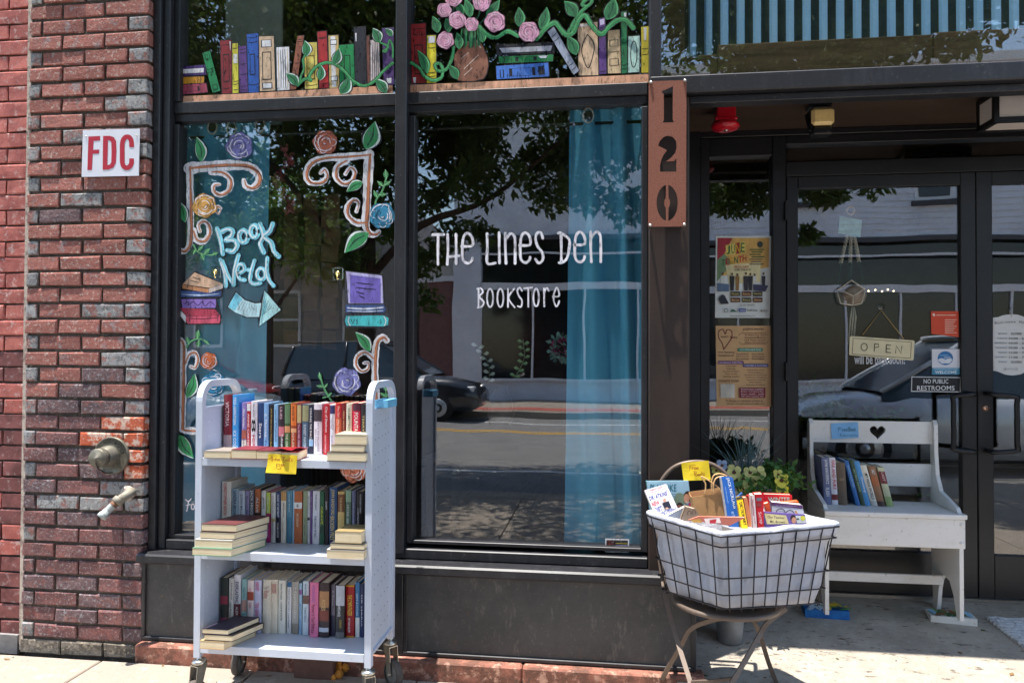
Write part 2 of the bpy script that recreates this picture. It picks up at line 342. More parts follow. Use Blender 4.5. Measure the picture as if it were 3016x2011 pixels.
# paint / print on a flat surface: picture coordinates mapped to a vertical plane at depth y
class PB(MB):
    def __init__(s, tf, y, lv=0): super().__init__(); s.tf = tf; s.y = y-lv*.0025; s.k = 0; s.brush = abs(y-.1185) < .001
    def pt(s, x, y):
        px, py = s.tf(x, y); return P(px, py, s.y-s.k*.00012)
    def poly(s, pts, c, rough=.5):
        M = c if not isinstance(c, tuple) else pmat(c) if s.brush else mat(c, rough, var=.2, scale=24, stretch=(1, 1, .3))
        if s.brush: pts = [(x+.9*math.sin(i*2.3+y*.7), y+.9*math.cos(i*1.7+x*.5)) for i, (x, y) in enumerate(pts)]
        q = [s.pt(*p) for p in pts]; tri = tessellate_polygon([q]); s.add(q, [tuple(t) for t in tri], M); s.k += 1
    def line(s, pts, w, c, smooth=True, taper=False, round_=True):
        """stroke with width w (in zoom units)"""
        M = c if not isinstance(c, tuple) else pmat(c) if s.brush else mat(c, .5, var=.2, scale=30, stretch=(1, 1, .5))
        p = smooth_pts(pts) if smooth else list(pts); n = len(p); L = []; Rr = []
        for i in range(n):
            a = p[max(i-1, 0)]; b = p[min(i+1, n-1)]; dx, dy = b[0]-a[0], b[1]-a[1]; l = math.hypot(dx, dy) or 1
            ww = (w if not isinstance(w, (list, tuple)) else w[0]+(w[1]-w[0])*i/(n-1))/2
            if s.brush: ww *= 1+.16*math.sin(i*1.3+p[0][0])*math.sin(i*.7+p[0][1])
            if taper: ww *= math.sin(math.pi*(.12+.76*i/(n-1)))**.7
            nx, ny = -dy/l*ww, dx/l*ww; L.append((p[i][0]+nx, p[i][1]+ny)); Rr.append((p[i][0]-nx, p[i][1]-ny))
        vs_ = [s.pt(*a) for a in L]+[s.pt(*a) for a in Rr]; fs = [(i, i+1, n+i+1, n+i) for i in range(n-1)]
        if round_:
            for e, (i, j) in ((0, (0, 1)), (1, (n-1, n-2))):
                dx, dy = p[i][0]-p[j][0], p[i][1]-p[j][1]; l = math.hypot(dx, dy) or 1
                ww = math.hypot(L[i][0]-p[i][0], L[i][1]-p[i][1]); a0 = math.atan2(L[i][1]-p[i][1], L[i][0]-p[i][0]); fan = [i]
                sgn = 1 if e == 0 else -1
                for k in range(1, 5):
                    a = a0+sgn*math.pi*k/5; vs_.append(s.pt(p[i][0]+ww*math.cos(a), p[i][1]+ww*math.sin(a))); fan.append(len(vs_)-1)
                fan.append(n+i); fs.append(tuple(fan))
        s.add(vs_, fs, M); s.k += 1
    def oval(s, cx, cy, rx, ry, c, n=24, wob=0, ph=0):
        s.poly([(cx+rx*(1+wob*math.sin(5*a+ph))*math.cos(a), cy+ry*(1+wob*math.sin(6*a+ph*2))*math.sin(a)) for a in [2*math.pi*i/n for i in range(n)]], c)
    def ptext(s, t, x0, y0, x1, y1, c, rot=0):
        """text filling the box x0..x1, y0(top)..y1(bottom); rot=1 reads downwards"""
        M = c if not isinstance(c, tuple) else mat(c, .6, var=0)
        a, b, d = s.pt(x0, y1), s.pt(x1, y1), s.pt(x0, y0)
        if rot: o = s.pt(x0, y0); s.text(t, o, s.pt(x0, y1)-o, s.pt(x1, y0)-o, M)
        else: s.text(t, a, b-a, d-a, M)
        s.k += 1
# ================================================================ SETTING: ground, street
def struct(name, mb, parent=None, **k): return mb.build(name, parent, kind=None if parent else 'structure', **k)
q = MB(); q.box((-90, -90, -.5), (90, 40, -.16), layered('far_ground', (120, 112, 96), [((80, 84, 60), .4, .45, .6, O1, .6)], bump=0)); struct('ground', q)
q = MB(); q.box((-60, -14.0, -.15), (60, -4.0, -.10), ASPH); road = struct('road', q)
LINEY = mat((214, 164, 60), .7, var=.2, scale=30, name='yellow_line'); LINEW = mat((225, 225, 222), .7, var=.15, scale=30, name='white_line')
for i, (ya, yb, M) in enumerate(((-10.95, -10.83, LINEY), (-10.70, -10.58, LINEY), (-6.05, -5.95, LINEW), (-12.65, -12.55, LINEW))):
    boxo('road_marking', (-60, ya, -.1), (60, yb, -.096), M, road)
# near sidewalk: slabs with recessed joints
sw = MB(); sw.box((-14, -4.0, -.12), (14, -.04, -.035), mat((70, 62, 56), .9, name='joint_dirt')); sw_o = struct('sidewalk', sw)
def gz(x): return .0 if x < -.1 else min(.055, .055*(x+.1)/.5)
xj = -2.33-.755*6
for i in range(18):
    x0 = xj+i*.755; x1 = x0+.755-.008
    for (ya, yb) in ((-.055, -1.45), (-1.458, -2.6), (-2.608, -3.75)):
        s_ = MB(); za, zb = gz(x0), gz(x1); e = .005
        s_.add([(x0, yb, -.12), (x1, yb, -.12), (x1, ya, -.12), (x0, ya, -.12), (x0, yb, za-e), (x1, yb, zb-e), (x1, ya, zb-e), (x0, ya, za-e),
                (x0+e, yb+e, za), (x1-e, yb+e, zb), (x1-e, ya-e, zb), (x0+e, ya-e, za)],
               [(0, 1, 5, 4), (1, 2, 6, 5), (2, 3, 7, 6), (3, 0, 4, 7), (4, 5, 9, 8), (5, 6, 10, 9), (6, 7, 11, 10), (7, 4, 8, 11), (8, 9, 10, 11)], CONC)
        s_.build('paving_slab', sw_o)
q = MB(); q.box((-60, -4.0, -.12), (-9, -.04, -.002), CONC); q.box((9, -4, -.12), (60, -.04, .06), CONC); q.build('pavement_run', sw_o)
q = MB(); q.bbox((-60, -4.12, -.15), (60, -3.758, 0.0), CONC, .02); struct('kerb', q)
q = MB(); q.bbox((-60, -18.0, -.15), (60, -14.0, .06), CONC, .02)
q.box((-60, -15.0, .06), (60, -14.25, .066), mat((170, 88, 76), .8, var=.25, scale=14, name='brick_band')); struct('far_sidewalk', q)
for i in range(40): pass
# entry ramp rising to the doors
q = MB(); x0, x1 = .30, 6.0
q.add([(x0, -.055, -.1), (x1, -.055, -.1), (x1, .9, -.1), (x0, .9, -.1), (x0, -.055, .057), (x1, -.055, .057), (x1, .02, .066), (x0, .02, .066), (x1, .9, .21), (x0, .9, .21)],
      [(0, 1, 5, 4), (4, 5, 6, 7), (7, 6, 8, 9), (1, 2, 8, 6, 5), (3, 0, 4, 7, 9), (2, 3, 9, 8)], CONC2); struct('entry_ramp', q)
def rz(y): return .066+(.21-.066)*(y-.02)/.88
boxo('threshold', (.50, .77, .10), (4.0, .86, rz(.8)+.012), mat((150, 146, 140), .35, .8, name='threshold_metal'), kind='structure')

# ================================================================ brick work
def brick_mesh(w, h, d, M, seed, e=.004, j=.0038):
    rr = random.Random(seed); vs_ = []
    for (y, ins) in ((0, e), (e, 0), (d, 0)):
        for (x, z) in ((0+ins, 0+ins), (w-ins, 0+ins), (w-ins, h-ins), (0+ins, h-ins)):
            vs_.append((x+rr.uniform(-j, j), y+(rr.uniform(-j, j)*.4 if y < d else 0), z+rr.uniform(-j, j)))
    # midpoints on the front edges roughen the outline
    fs = [(0, 1, 2, 3)]
    for a in (0, 4):
        for k in range(4): fs.append((a+k, a+4+k, a+4+(k+1) % 4, a+(k+1) % 4))
    me = bpy.data.meshes.new('brick'); me.from_pydata(vs_, [], fs); me.materials.append(M); me.update(); return me
_bm = {}
def brick(w, h, d, kind, loc, parent):
    key = (round(w, 3), round(h, 3), round(d, 3), kind, R_.randrange(4))
    if key not in _bm: _bm[key] = brick_mesh(w, h, d, BR[kind], hash(str(key)) & 0xffff)
    o = bpy.data.objects.new('brick', _bm[key]); COL.objects.link(o); o.parent = parent
    o.location = Vector(loc)-parent.location; return o
PX0, PX1 = -2.80, -2.175; PITCH = .0768; ZB0 = .454; BH = .0615
pil = thing('brick_pilaster', (-2.49, .02, 0), 'weathered red and grey brick pilaster carrying the FDC sign', 'brick pilaster')
q = MB(); q.box((PX0+.012, .010, -.05), (PX1-.010, .16, 4.8), MORTAR); q.build('mortar', pil)
for k in range(-6, 56):
    z = ZB0+k*PITCH; t = k % 2; off = R_.uniform(-.004, .004)
    if z < -.02: continue
    if k == -6 or z < .03: row = [(0, .205, 0), (.215, .21, 0), (.435, .19, 0)]; kinds = ['base']*3
    elif t == 0: row = [(0, .168, 0), (.180, .213, 0), (.405, .220, 0)]; kinds = None
    else: row = [(0, .058, 0), (.070, .217, 0), (.299, .217, 0), (.528, .097, 0)]; kinds = None
    for i, (xo, ww, _) in enumerate(row):
        low = z < 1.18
        if kinds: kd = kinds[i]
        elif t == 1 and i in (0, 3): kd = 'grey' if R_.random() < (.92 if z > .75 else .6) else ('mauve' if low else 'red')
        elif low: rr_ = R_.random(); kd = 'maroon' if rr_ < .5 else 'mauve' if rr_ < .93 else 'grey'
        else: kd = 'red' if R_.random() < (.92 if z > 1.75 else .70) else ('grey' if R_.random() < .45 else 'mauve')
        x = PX0+xo+off
        # the patched, newer bricks above the sprinkler connection
        if t == 0 and i == 2 and abs(z-(ZB0+8*PITCH)) < .01: kd = 'orange'
        if (k in (7,) and i in (2, 3)) or (k == 6 and i == 2) or (k == 5 and i == 3): kd = 'orange'
        yo = R_.uniform(-.004, .004)
        brick(ww, BH, .10, kd, (x, yo, z), pil)
# side return of the pilaster is shown by the ends of its last bricks
nb = thing('neighbour_wall', (-3.6, .03, 0), 'smooth dark red brick wall of the shop next door, left edge', 'brick wall')
q = MB(); q.box((-4.6, .032, -.05), (PX0-.012, .2, 4.8), MORTAR); q.box((PX0-.016, .006, .0), (PX0+.004, .1, 4.7), MORTAR2); q.build('mortar', nb)
for k in range(-6, 56):
    z = ZB0-.006+k*PITCH
    if z < .05: continue
    t = k % 2; x = PX0-.022-.215-(0 if t else .11)
    first = True; xr = PX0-.022
    ws = [.105 if t else .212]+[.212]*7
    for ww in ws:
        kd = 'smooth' if z > 1.62 or (z > .4 and R_.random() < .3) else 'smoothdark'
        brick(ww, .068, .1, kd, (xr-ww, .018+R_.uniform(-.001, .001), z), nb); xr -= ww+.008
q = MB(); q.box((-4.6, .0, -.02), (PX0-.02, .02, .07), mat((128, 124, 122), .8, var=.2, bump=.3, name='foot_strip')); q.build('foot_strip', nb)
# terracotta base course under the bulkhead
tb = thing('terracotta_base', (-.9, -.02, 0), 'worn terracotta base course between the grey bulkhead and the sidewalk', 'base course')
xs = [-2.18, -1.28, -.36, .42]
for i in range(3):
    q = MB(); za = gz(xs[i]); q.bbox((xs[i]+.002, -.045, -.05), (xs[i+1]-.002, .05, .078), TERRA, .008); q.build('terracotta_block', tb)
# body of the shop behind the front: side walls, floor, ceiling, rear wall
INW = layered('interior_wall', (74, 66, 60), [((54, 48, 44), 3, .4, .6, O1, .6)], bump=.05)
q = MB(); q.box((-2.6, .9, -.05), (4.6, 5.2, .14), layered('interior_floor', (92, 74, 60), [((60, 46, 38), 5, .45, .6, (6, .6, 1), .7)], bump=.1)); q.box((-2.2, .14, -.05), (.34, .9, .13), INW); struct('interior_floor', q)
q = MB(); q.box((-2.75, 5.0, 0), (4.75, 5.15, 4.8), INW); q.box((-2.75, .17, 0), (-2.6, 5.0, 4.8), INW); q.box((4.6, .9, 0), (4.75, 5.0, 4.8), INW)
q.box((-2.6, .17, 0), (-2.19, .3, 4.8), INW); q.box((4.2, .82, 0), (4.6, .9, 4.8), INW); struct('interior_wall', q)
q = MB(); q.box((-2.75, .3, 4.8), (4.75, 5.15, 4.9), INW); struct('interior_ceiling', q)

# ================================================================ storefront windows
GY = .12                     # glass plane
win = thing('shop_window', (-.95, .06, .5), 'black framed shop window painted with books, roses and lettering', 'shop window')
def fr(a, b, name='frame_bar', M=BLACKM, e=.004, parent=win): return boxo(name, a, b, M, parent, e)
ZT = 4.7
fr((-2.172, .035, .495), (-2.135, .16, ZT)); fr((-2.133, .055, .497), (-2.098, .16, ZT)); fr((-2.096, .085, .54), (-2.066, .16, 2.55), e=.002); fr((-2.096, .085, 2.661), (-2.066, .16, ZT), e=.002)
fr((-.972, .05, .52), (-.918, .16, ZT)); fr((-.916, .09, .56), (-.888, .16, 2.55), e=.002)
fr((.158, .09, .56), (.184, .16, 2.55), e=.002)
fr((-2.096, .088, 2.603), (.184, .16, 2.659)); fr((-2.094, .098, 2.566), (.182, .158, 2.601), e=.002)
fr((-2.096, .082, .545), (-.974, .16, .562), e=.002, name='glazing_stop'); fr((-.886, .082, .562), (.156, .16, .578), e=.002, name='glazing_stop')
fr((-2.096, .06, .497), (.184, .17, .543), name='sill_rail')
fr((-2.19, -.032, .449), (.40, .17, .494), name='sill_cap', M=BLACKM, e=.008)
def pane(name, x0, x1, z0, z1, parent, y=GY): return boxo(name, (x0, y, z0), (x1, y+.006, z1), GLASS, parent)
pL = pane('pane', -2.07, -.973, .56, 2.568, win); pR = pane('pane', -.890, .160, .575, 2.568, win)
pUL = pane('pane', -2.07, -.973, 2.657, ZT, win); pUR = pane('pane', -.917, .184, 2.657, ZT, win)
# bulkhead
bh = thing('bulkhead', (-.9, .02, .08), 'grey weathered metal bulkhead panels below the shop window', 'bulkhead')
for (a, b) in ((-2.178, -.985), (-.905, .385)):
    boxo('panel', (a+.02, .012, .10), (b-.02, .05, .446), PANEL, bh)
    boxo('panel_trim', (a, .0, .082), (b, .05, .1), BLACKM, bh, .003); boxo('panel_trim', (a, .0, .1), (a+.02, .05, .447), BLACKM, bh, .003); boxo('panel_trim', (b-.02, .0, .1), (b, .05, .447), BLACKM, bh, .003)
boxo('center_strip', (-.984, -.002, .08), (-.906, .05, .447), BLACKM, bh, .003)
boxo('side_panel', (.36, .052, .05), (.385, .78, .44), mat((70, 76, 84), .5, var=.3, scale=8, name='side_metal'), bh)
boxo('side_board', (.335, .07, .441), (.36, .82, 2.5), DOORM, bh)
# brown steel box at the foot of the wall
q = MB(); q.bbox((-1.37, -.11, .0), (-1.19, -.046, .125), mat((104, 74, 66), .5, var=.2, name='brown_metal'), .004); q.build('conduit_box', None, 'brown metal conduit box at the foot of the wall behind the cart', 'conduit box')
FOAM = mat((196, 130, 50), .9, var=.3, scale=60, bump=.8, name='orange_foam'); q = MB()
for i in range(22): q.sphere((-1.165+R_.uniform(-.02, .03), -.06+R_.uniform(-.015, .01), .012+R_.random()*.07), R_.uniform(.006, .014), FOAM, 5)
q.sphere((-1.17, -.085, .018), .02, FOAM, 6); q.sphere((-1.19, -.1, .01), .014, FOAM, 6); q.build('foam_lump', None, 'crumbly orange expanding foam beside the brown conduit box', 'foam')

# ================================================================ entrance post, header, upper window
boxo('entrance_post', (.186, .045, .10), (.362, .19, 2.575), BROWNM, None, .006, label='tall dark brown post beside the entrance, under the 120 sign', cat='post')
hd = thing('entrance_header', (2.2, .05, 2.55), 'dark metal header beam across the top of the entrance recess', 'header beam')
boxo('beam', (.188, .015, 2.578), (6.0, .2, 2.655), BLACKM, hd, .005); boxo('lip', (.364, .06, 2.545), (6.0, .13, 2.576), BLACKM, hd, .003)
boxo('upright', (.188, .03, 2.657), (.24, .17, ZT), BLACKM, hd, .004)
q = MB(); q.box((.36, .131, 2.635), (6.0, .9, 2.70), CEILM); struct('entry_ceiling', q)
uw = thing('upper_window', (1.9, .12, 2.66), 'upper window with blue corrugated sheet above rough brown planks', 'window')
boxo('pane', (.242, .10, 2.657), (6.0, .106, ZT), GLASS, uw)
for (a, b, z0, z1) in ((.242, .50, 2.66, 2.80), (.502, 1.42, 2.66, 2.845), (1.423, 3.2, 2.66, 2.85), (3.2, 6, 2.66, 2.85)):
    boxo('plank', (a, .16+R_.uniform(0, .01), z0), (b, .2, z1), WOOD, uw, .004)
boxo('plank', (.242, .17, 2.802), (.355, .21, ZT), WOOD, uw, .004)
BLUE = layered('blue_metal', (172, 222, 255), [((150, 208, 255), 6, .45, .65, (1, 1, .3), .5)], rough=.45, bump=0)
DGRN = mat((40, 58, 52), .5, var=.3, scale=8, name='groove_reflection_green')  # dark grooves of the blue sheet: mirrored trees put into the colour
q2 = MB(); q2.box((.36, .218, 2.78), (6.0, .225, ZT), DGRN); q2.build('groove_sheet', uw)
x = .375
while x < 5.9:
    q2 = MB(); q2.add([(x, .216, 2.79), (x+.006, .196, 2.79), (x+.030, .196, 2.79), (x+.036, .216, 2.79), (x, .216, ZT), (x+.006, .196, ZT), (x+.030, .196, ZT), (x+.036, .216, ZT)],
           [(0, 1, 5, 4), (1, 2, 6, 5), (2, 3, 7, 6), (0, 3, 2, 1), (4, 5, 6, 7), (0, 4, 7, 3)], BLUE); q2.build('rib', uw); x += .0725
boxo('wall_above', (-4.6, .1, ZT+.002), (6.0, .3, 6.8), BR['red'], None, kind='structure')

# ================================================================ doors
BY = .80
de = thing('door_surround', (1.2, .8, .2), 'black metal frame of the recessed entrance with narrow sidelight and transom glass', 'door frame')
def df(a, b, name='frame_bar', e=.003): return boxo(name, a, b, DOORM, de, e)
df((.36, .78, .15), (.50, .90, 2.634)); df((.502, .80, .15), (.551, .88, 2.6)); df((.551, .80, 2.50), (.877, .88, 2.6)); df((.502, .79, 2.602), (4.2, .88, 2.634))
df((.877, .795, .15), (.945, .88, 2.6)); df((.551, .80, .15), (.877, .88, .32))
df((.947, .80, 2.555), (4.2, .88, 2.6)); df((.947, .80, 2.385), (4.2, .88, 2.462))
boxo('sidelight_pane', (.551, .835, .32), (.877, .841, 2.50), GLASS, de); boxo('transom_pane', (.945, .835, 2.462), (4.2, .841, 2.555), GLASS, de)
def door(x0, x1, hinge_left, label):
    d = thing('glass_door', ((x0+x1)/2, BY, .2), label, 'door')
    sl, sr = (.058, .072) if hinge_left else (.075, .06)
    for a, b in (((x0, .80, .205), (x0+sl, .845, 2.382)), ((x1-sr, .80, .205), (x1, .845, 2.382)), ((x0+sl, .80, 2.318), (x1-sr, .845, 2.382)), ((x0+sl, .80, .205), (x1-sr, .845, .422))):
        boxo('rail', a, b, DOORM, d, .003)
    boxo('pane', (x0+sl, .82, .422), (x1-sr, .826, 2.318), GLASS, d)
    return d
d1 = door(.95, 1.885, True, 'left black framed glass door behind the white bench'); d2 = door(1.889, 2.82, False, 'right black framed glass door with the business hours sign')
HM = mat((30, 29, 31), .35, .3, var=0, name='black_handle')
def pull(parent, xa, xb):
    zt, zb = 1.245, .955; y0, y1 = .80, .715
    q = MB(); pts = []
    for (x, y, z) in ((xa, y0, zt), (xa, y1+.03, zt), (xa, y1, zt-.001), (xb, y1, zt-.012), (xb, y1, zt-.045), (xb, y1, zb+.045), (xb, y1, zb+.012), (xa, y1, zb+.001), (xa, y1+.03, zb), (xa, y0, zb)): pts.append((x, y, z))
    q.tube(smooth_pts(pts, 4), .0125, HM, 10); q.build('pull_handle', parent)
pull(d1, 1.83, 1.735); pull(d2, 1.925, 2.03)
q = MB(); c = P(2903, 1200, .8); q.lathe(c, (0, -1, 0), [(.019, 0), (.019, .003), (.0145, .006), (.0145, .008), (0, .008)], mat((196, 160, 140), .3, .8, name='brass_lock'), 20)
q.box((c.x-.002, .7905, c.z-.007), (c.x+.002, .792, c.z+.004), HM); q.build('lock_cylinder', d2)
for i in range(3):
    boxo('hinge', (.935, .77, .45+i*.85), (.952, .80, .55+i*.85), DOORM, d1, .002)

# ================================================================ the street seen in the glass
def leafcloud(name, blobs, n, M, size, parent=None, seed=1, **k):
    rr = random.Random(seed); q = MB(); vs_ = []; fs = []
    tot = sum(b[3]**2 for b in blobs)
    for (bx, by, bz, br) in blobs:
        for i in range(int(n*br*br/tot)):
            d = Vector((rr.gauss(0, 1), rr.gauss(0, 1), rr.gauss(0, 1))).normalized()*br*(rr.random()**.45)
            c = Vector((bx, by, bz))+Vector((d.x, d.y, d.z*.75))
            if noise.noise(c*1.3) < -.18: continue
            s = size*rr.uniform(.6, 1.4); a = Vector((rr.gauss(0, 1), rr.gauss(0, 1), rr.gauss(-.5, .8))).normalized(); b = a.cross(Vector((rr.gauss(0, 1), rr.gauss(0, 1), rr.gauss(0, 1)))).normalized()
            o = len(vs_); vs_ += [c, c+a*s*.5+b*s*.22, c+a*s, c+a*s*.5-b*s*.22]; fs.append((o, o+1, o+2, o+3))
    q.add(vs_, fs, M); return q.build(name, parent, **k)
def leafmat(name, c):
    M = layered(name, c, [(tuple(int(v*.6) for v in c), 2, .4, .6, O1, .6)], rough=.5, bump=0)
    t = M.node_tree; b = t.nodes['Principled BSDF']; out = [n for n in t.nodes if n.type == 'OUTPUT_MATERIAL'][0]
    tl = t.nodes.new('ShaderNodeBsdfTranslucent'); tl.inputs[0].default_value = lin((110, 140, 50)); mx = t.nodes.new('ShaderNodeMixShader'); mx.inputs[0].default_value = .25
    t.links.new(b.outputs[0], mx.inputs[1]); t.links.new(tl.outputs[0], mx.inputs[2]); t.links.new(mx.outputs[0], out.inputs[0]); return M
LEAF = leafmat('street_leaf', (84, 104, 56)); LEAF2 = leafmat('light_leaf', (120, 150, 60)); BARK = layered('bark', (96, 82, 70), [((60, 50, 44), 14, .4, .6, (1, 1, .3), .8)], bump=1, bscale=20)
def tree(x, y, h, blobs, limbs, n, label, seed, M=LEAF, size=.11):
    t = thing('street_tree', (x, y, -.02), label, 'tree')
    q = MB(); q.tube(smooth_pts([(x, y, -.05), (x+.05, y, h*.35), (x+.1, y+.05, h*.75)], 5), [.13-.006*i for i in range(11)], BARK, 10)
    for L in limbs: k = smooth_pts(L, 4); q.tube(k, [max(.015, .062-.048*i/len(k)) for i in range(len(k))], BARK, 8)
    q.build('trunk', t); leafcloud('crown', blobs, n, M, size, t, seed); return t
_bl = []
for (px, py, r) in ((560, 430, .5), (640, 560, .45), (720, 440, .5), (860, 430, .55), (860, 620, .5), (980, 560, .55), (1090, 460, .5), (1000, 740, .4), (1110, 640, .45), (1220, 380, .5), (1330, 420, .5), (1480, 400, .55), (1600, 420, .5), (1720, 430, .5), (1840, 420, .5), (1440, 540, .45), (1250, 560, .4), (1600, 560, .42), (1760, 560, .36), (1860, 600, .3), (1250, 760, .34), (1230, 880, .3), (1420, 680, .22), (1330, 690, .3), (560, 60, .6), (740, 40, .6), (920, 60, .6), (1080, 70, .6), (1240, 60, .6), (1420, 60, .6), (1600, 60, .6), (1780, 80, .6), (640, 180, .5), (1000, 220, .5), (1400, 220, .5), (1750, 250, .5)):
    q_ = PR(px, py, -5.0+.5*math.sin(px)); _bl.append((q_.x, q_.y, q_.z, r))
tree(-2.9, -5.0, 5.5, _bl+[(-2.6, -5.2, 5.2, 1.9), (-1.2, -5.6, 4.6, 1.5), (-4.4, -5.4, 4.8, 1.7), (-.3, -6.0, 5.6, 1.7), (-5.9, -5.8, 5.6, 1.5), (-1.2, -5.0, 6.6, 1.8), (-3.4, -5.5, 7.0, 2.0), (-2.3, -5.0, 3.5, .55), (.3, -5.6, 4.0, .7), (-1.7, -5.1, 3.9, .6), (-3.4, -2.9, 6.2, 1.45), (-1.1, -2.8, 6.4, 1.5), (1.0, -3.0, 6.4, 1.35), (-5.2, -3.0, 6.4, 1.4)],
     [[(-2.85, -5, 2.3), (-2.2, -5, 2.95), (-1.3, -5, 3.3), (-.3, -5.2, 4.2)], [(-2.85, -5, 2.2), (-3.8, -5.2, 3.4), (-5.2, -5.4, 4.8)], [(-2.8, -5, 3.4), (-2.0, -5.3, 4.8), (-1.2, -5.2, 6.2)]], 120000, 'dark leafy street tree at the kerb seen mirrored in the shop window', 3)
_l1 = PR(2180, 590, -5.3, .82); _l2 = PR(2430, 590, -5.3, .82); _l3 = PR(2590, 560, -5.4, .82); _l4 = PR(2380, 690, -5.2, .82)
tree(7.2, -5.1, 5.5, [(2.5, -5.9, 5.6, 1.4), (_l1.x, -5.3, _l1.z+.25, .62), (_l2.x, -5.3, _l2.z+.15, .3), (_l3.x, -5.4, _l3.z+.1, .26), (_l4.x, -5.2, _l4.z, .16), (2.6, -3.0, 6.4, 1.2), (1.3, -4.0, 5.0, .75), (2.3, -4.0, 4.95, .8), (3.3, -4.1, 4.95, .8), (4.3, -4.0, 5.0, .8), (2.8, -4.0, 5.7, .8), (1.8, -4.0, 5.8, .8)],
     [[(7.3, -5.1, 3.6), (5.6, -5.3, 4.9), (3.6, -5.5, 5.3), (_l1.x, -5.3, _l1.z+.5)], [(7.3, -5.1, 3.6), (8.4, -5.3, 4.8)]], 70000, 'leafy street tree at the kerb mirrored above the entrance doors', 4)
tree(-9.5, -16.2, 5.5, [(-9.5, -16.2, 5.6, 2.4), (-8.0, -16.4, 4.6, 1.7), (-11, -16, 5.0, 2.0)], [[(-9.4, -16.2, 2.5), (-8.4, -16.3, 4)]], 9000, 'bright green tree across the street seen mirrored in the window', 5, LEAF2, .2)

# far buildings, seen in the glass: built storey by storey
FB = -18.0
WB_ = layered('white_painted_brick', (226, 228, 236), [((190, 192, 200), 2, .4, .65, O1, .5), ((120, 116, 114), 30, .62, .7, O1, .4)], bump=.1)
DKG = mat((26, 30, 34), .08, 0, var=.3, scale=2, name='dark_shop_glass', spec=.8); WTR = mat((222, 222, 226), .5, var=.05, name='white_trim')
fb = thing('white_building', (4.5, FB-3, .06), 'white painted brick two storey building across the street with shop windows', 'building')
XL = PR(1334, 1000, FB).x
ZO = PR(1700, 700, FB).z; ZBD = PR(1700, 845, FB).z; ZBE = PR(1700, 745, FB).z
q = MB(); q.box((XL, FB-6, ZO), (15, FB, 9.5), WB_); q.box((XL, FB-6, 0), (XL+.82, FB, ZO), WB_); q.box((XL+.82, FB-.1, 0), (15, FB, .66), WB_); q.box((XL+.8, FB-6, .0), (15, FB-.3, ZO), DKG); q.build('wall', fb)
q = MB(); q.box((XL-.05, FB-.02, 9.5), (15.1, FB+.12, 9.75), WTR); q.box((XL+.8, FB, ZO-.05), (15, FB+.08, ZO+.08), mat((70, 70, 76), .5, name='trim_dark')); q.box((XL+.85, FB, ZBD-.11), (15, FB+.06, ZBD+.11), WTR); q.box((XL+.85, FB, ZBE-.03), (15, FB+.05, ZBE+.03), WTR); q.box((XL+.85, FB, .62), (15, FB+.1, .70), WTR); q.build('trim', fb)
x = XL+.85
while x < 14: boxo('shop_pane', (x+.04, FB-.06, .7), (x+1.5, FB-.03, ZBD-.12), DKG, fb); boxo('mullion', (x-.03, FB-.08, .66), (x+.03, FB+.02, ZBD-.1), WTR, fb); x += 1.54
for wx in (-1.5, 2.2, 5.6, 9.0, 12.2):
    f_ = boxo('window', (wx, FB, 6.0), (wx+1.1, FB+.05, 8.0), WTR, fb); boxo('glass', (wx+.1, FB+.05, 6.1), (wx+1.0, FB+.056, 7.9), DKG, f_); boxo('ledge', (wx-.08, FB+.0, 5.85), (wx+1.2, FB+.14, 5.99), mat((60, 60, 66), .6, name='ledge'), f_)
for i in range(24): sb_ = MB(); zz_ = ZO+.1+i*.18; sb_.add([(3.2, FB+.003, zz_+.178), (15, FB+.003, zz_+.178), (15, FB+.028, zz_), (3.2, FB+.028, zz_), (3.2, FB+.003, zz_), (15, FB+.003, zz_)], [(0, 1, 2, 3), (3, 2, 5, 4)], WB_); sb_.build('siding_board', fb)
bb = thing('brown_building', (-5.2, FB-3, .06), 'narrow brown brick building across the street left of the white one', 'building')
q = MB(); q.box((-5.6, FB-6, 0), (XL-.02, FB-.2, 3.6), BR['maroon']); q.build('wall', bb)
q = MB(); q.box((-5.65, FB-6, 3.6), (XL, FB-.15, 3.75), WTR); q.build('trim', bb)
gb = thing('grey_building', (-11, FB-3, .06), 'grey rendered building with white sash window far across the street', 'building')
q = MB(); q.box((-18, FB-8, 0), (-6.2, FB-.6, 6.0), mat((150, 146, 144), .8, var=.15, scale=2, name='grey_render')); q.build('wall', gb)
for wx in (-8.2, -10.6, -13.2):
    f_ = boxo('window', (wx, FB-.6, 1.6), (wx+1.0, FB-.55, 3.4), WTR, gb)
    boxo('glass', (wx+.08, FB-.55, 1.7), (wx+.92, FB-.54, 2.45), DKG, f_); boxo('glass', (wx+.08, FB-.55, 2.53), (wx+.92, FB-.54, 3.3), DKG, f_)

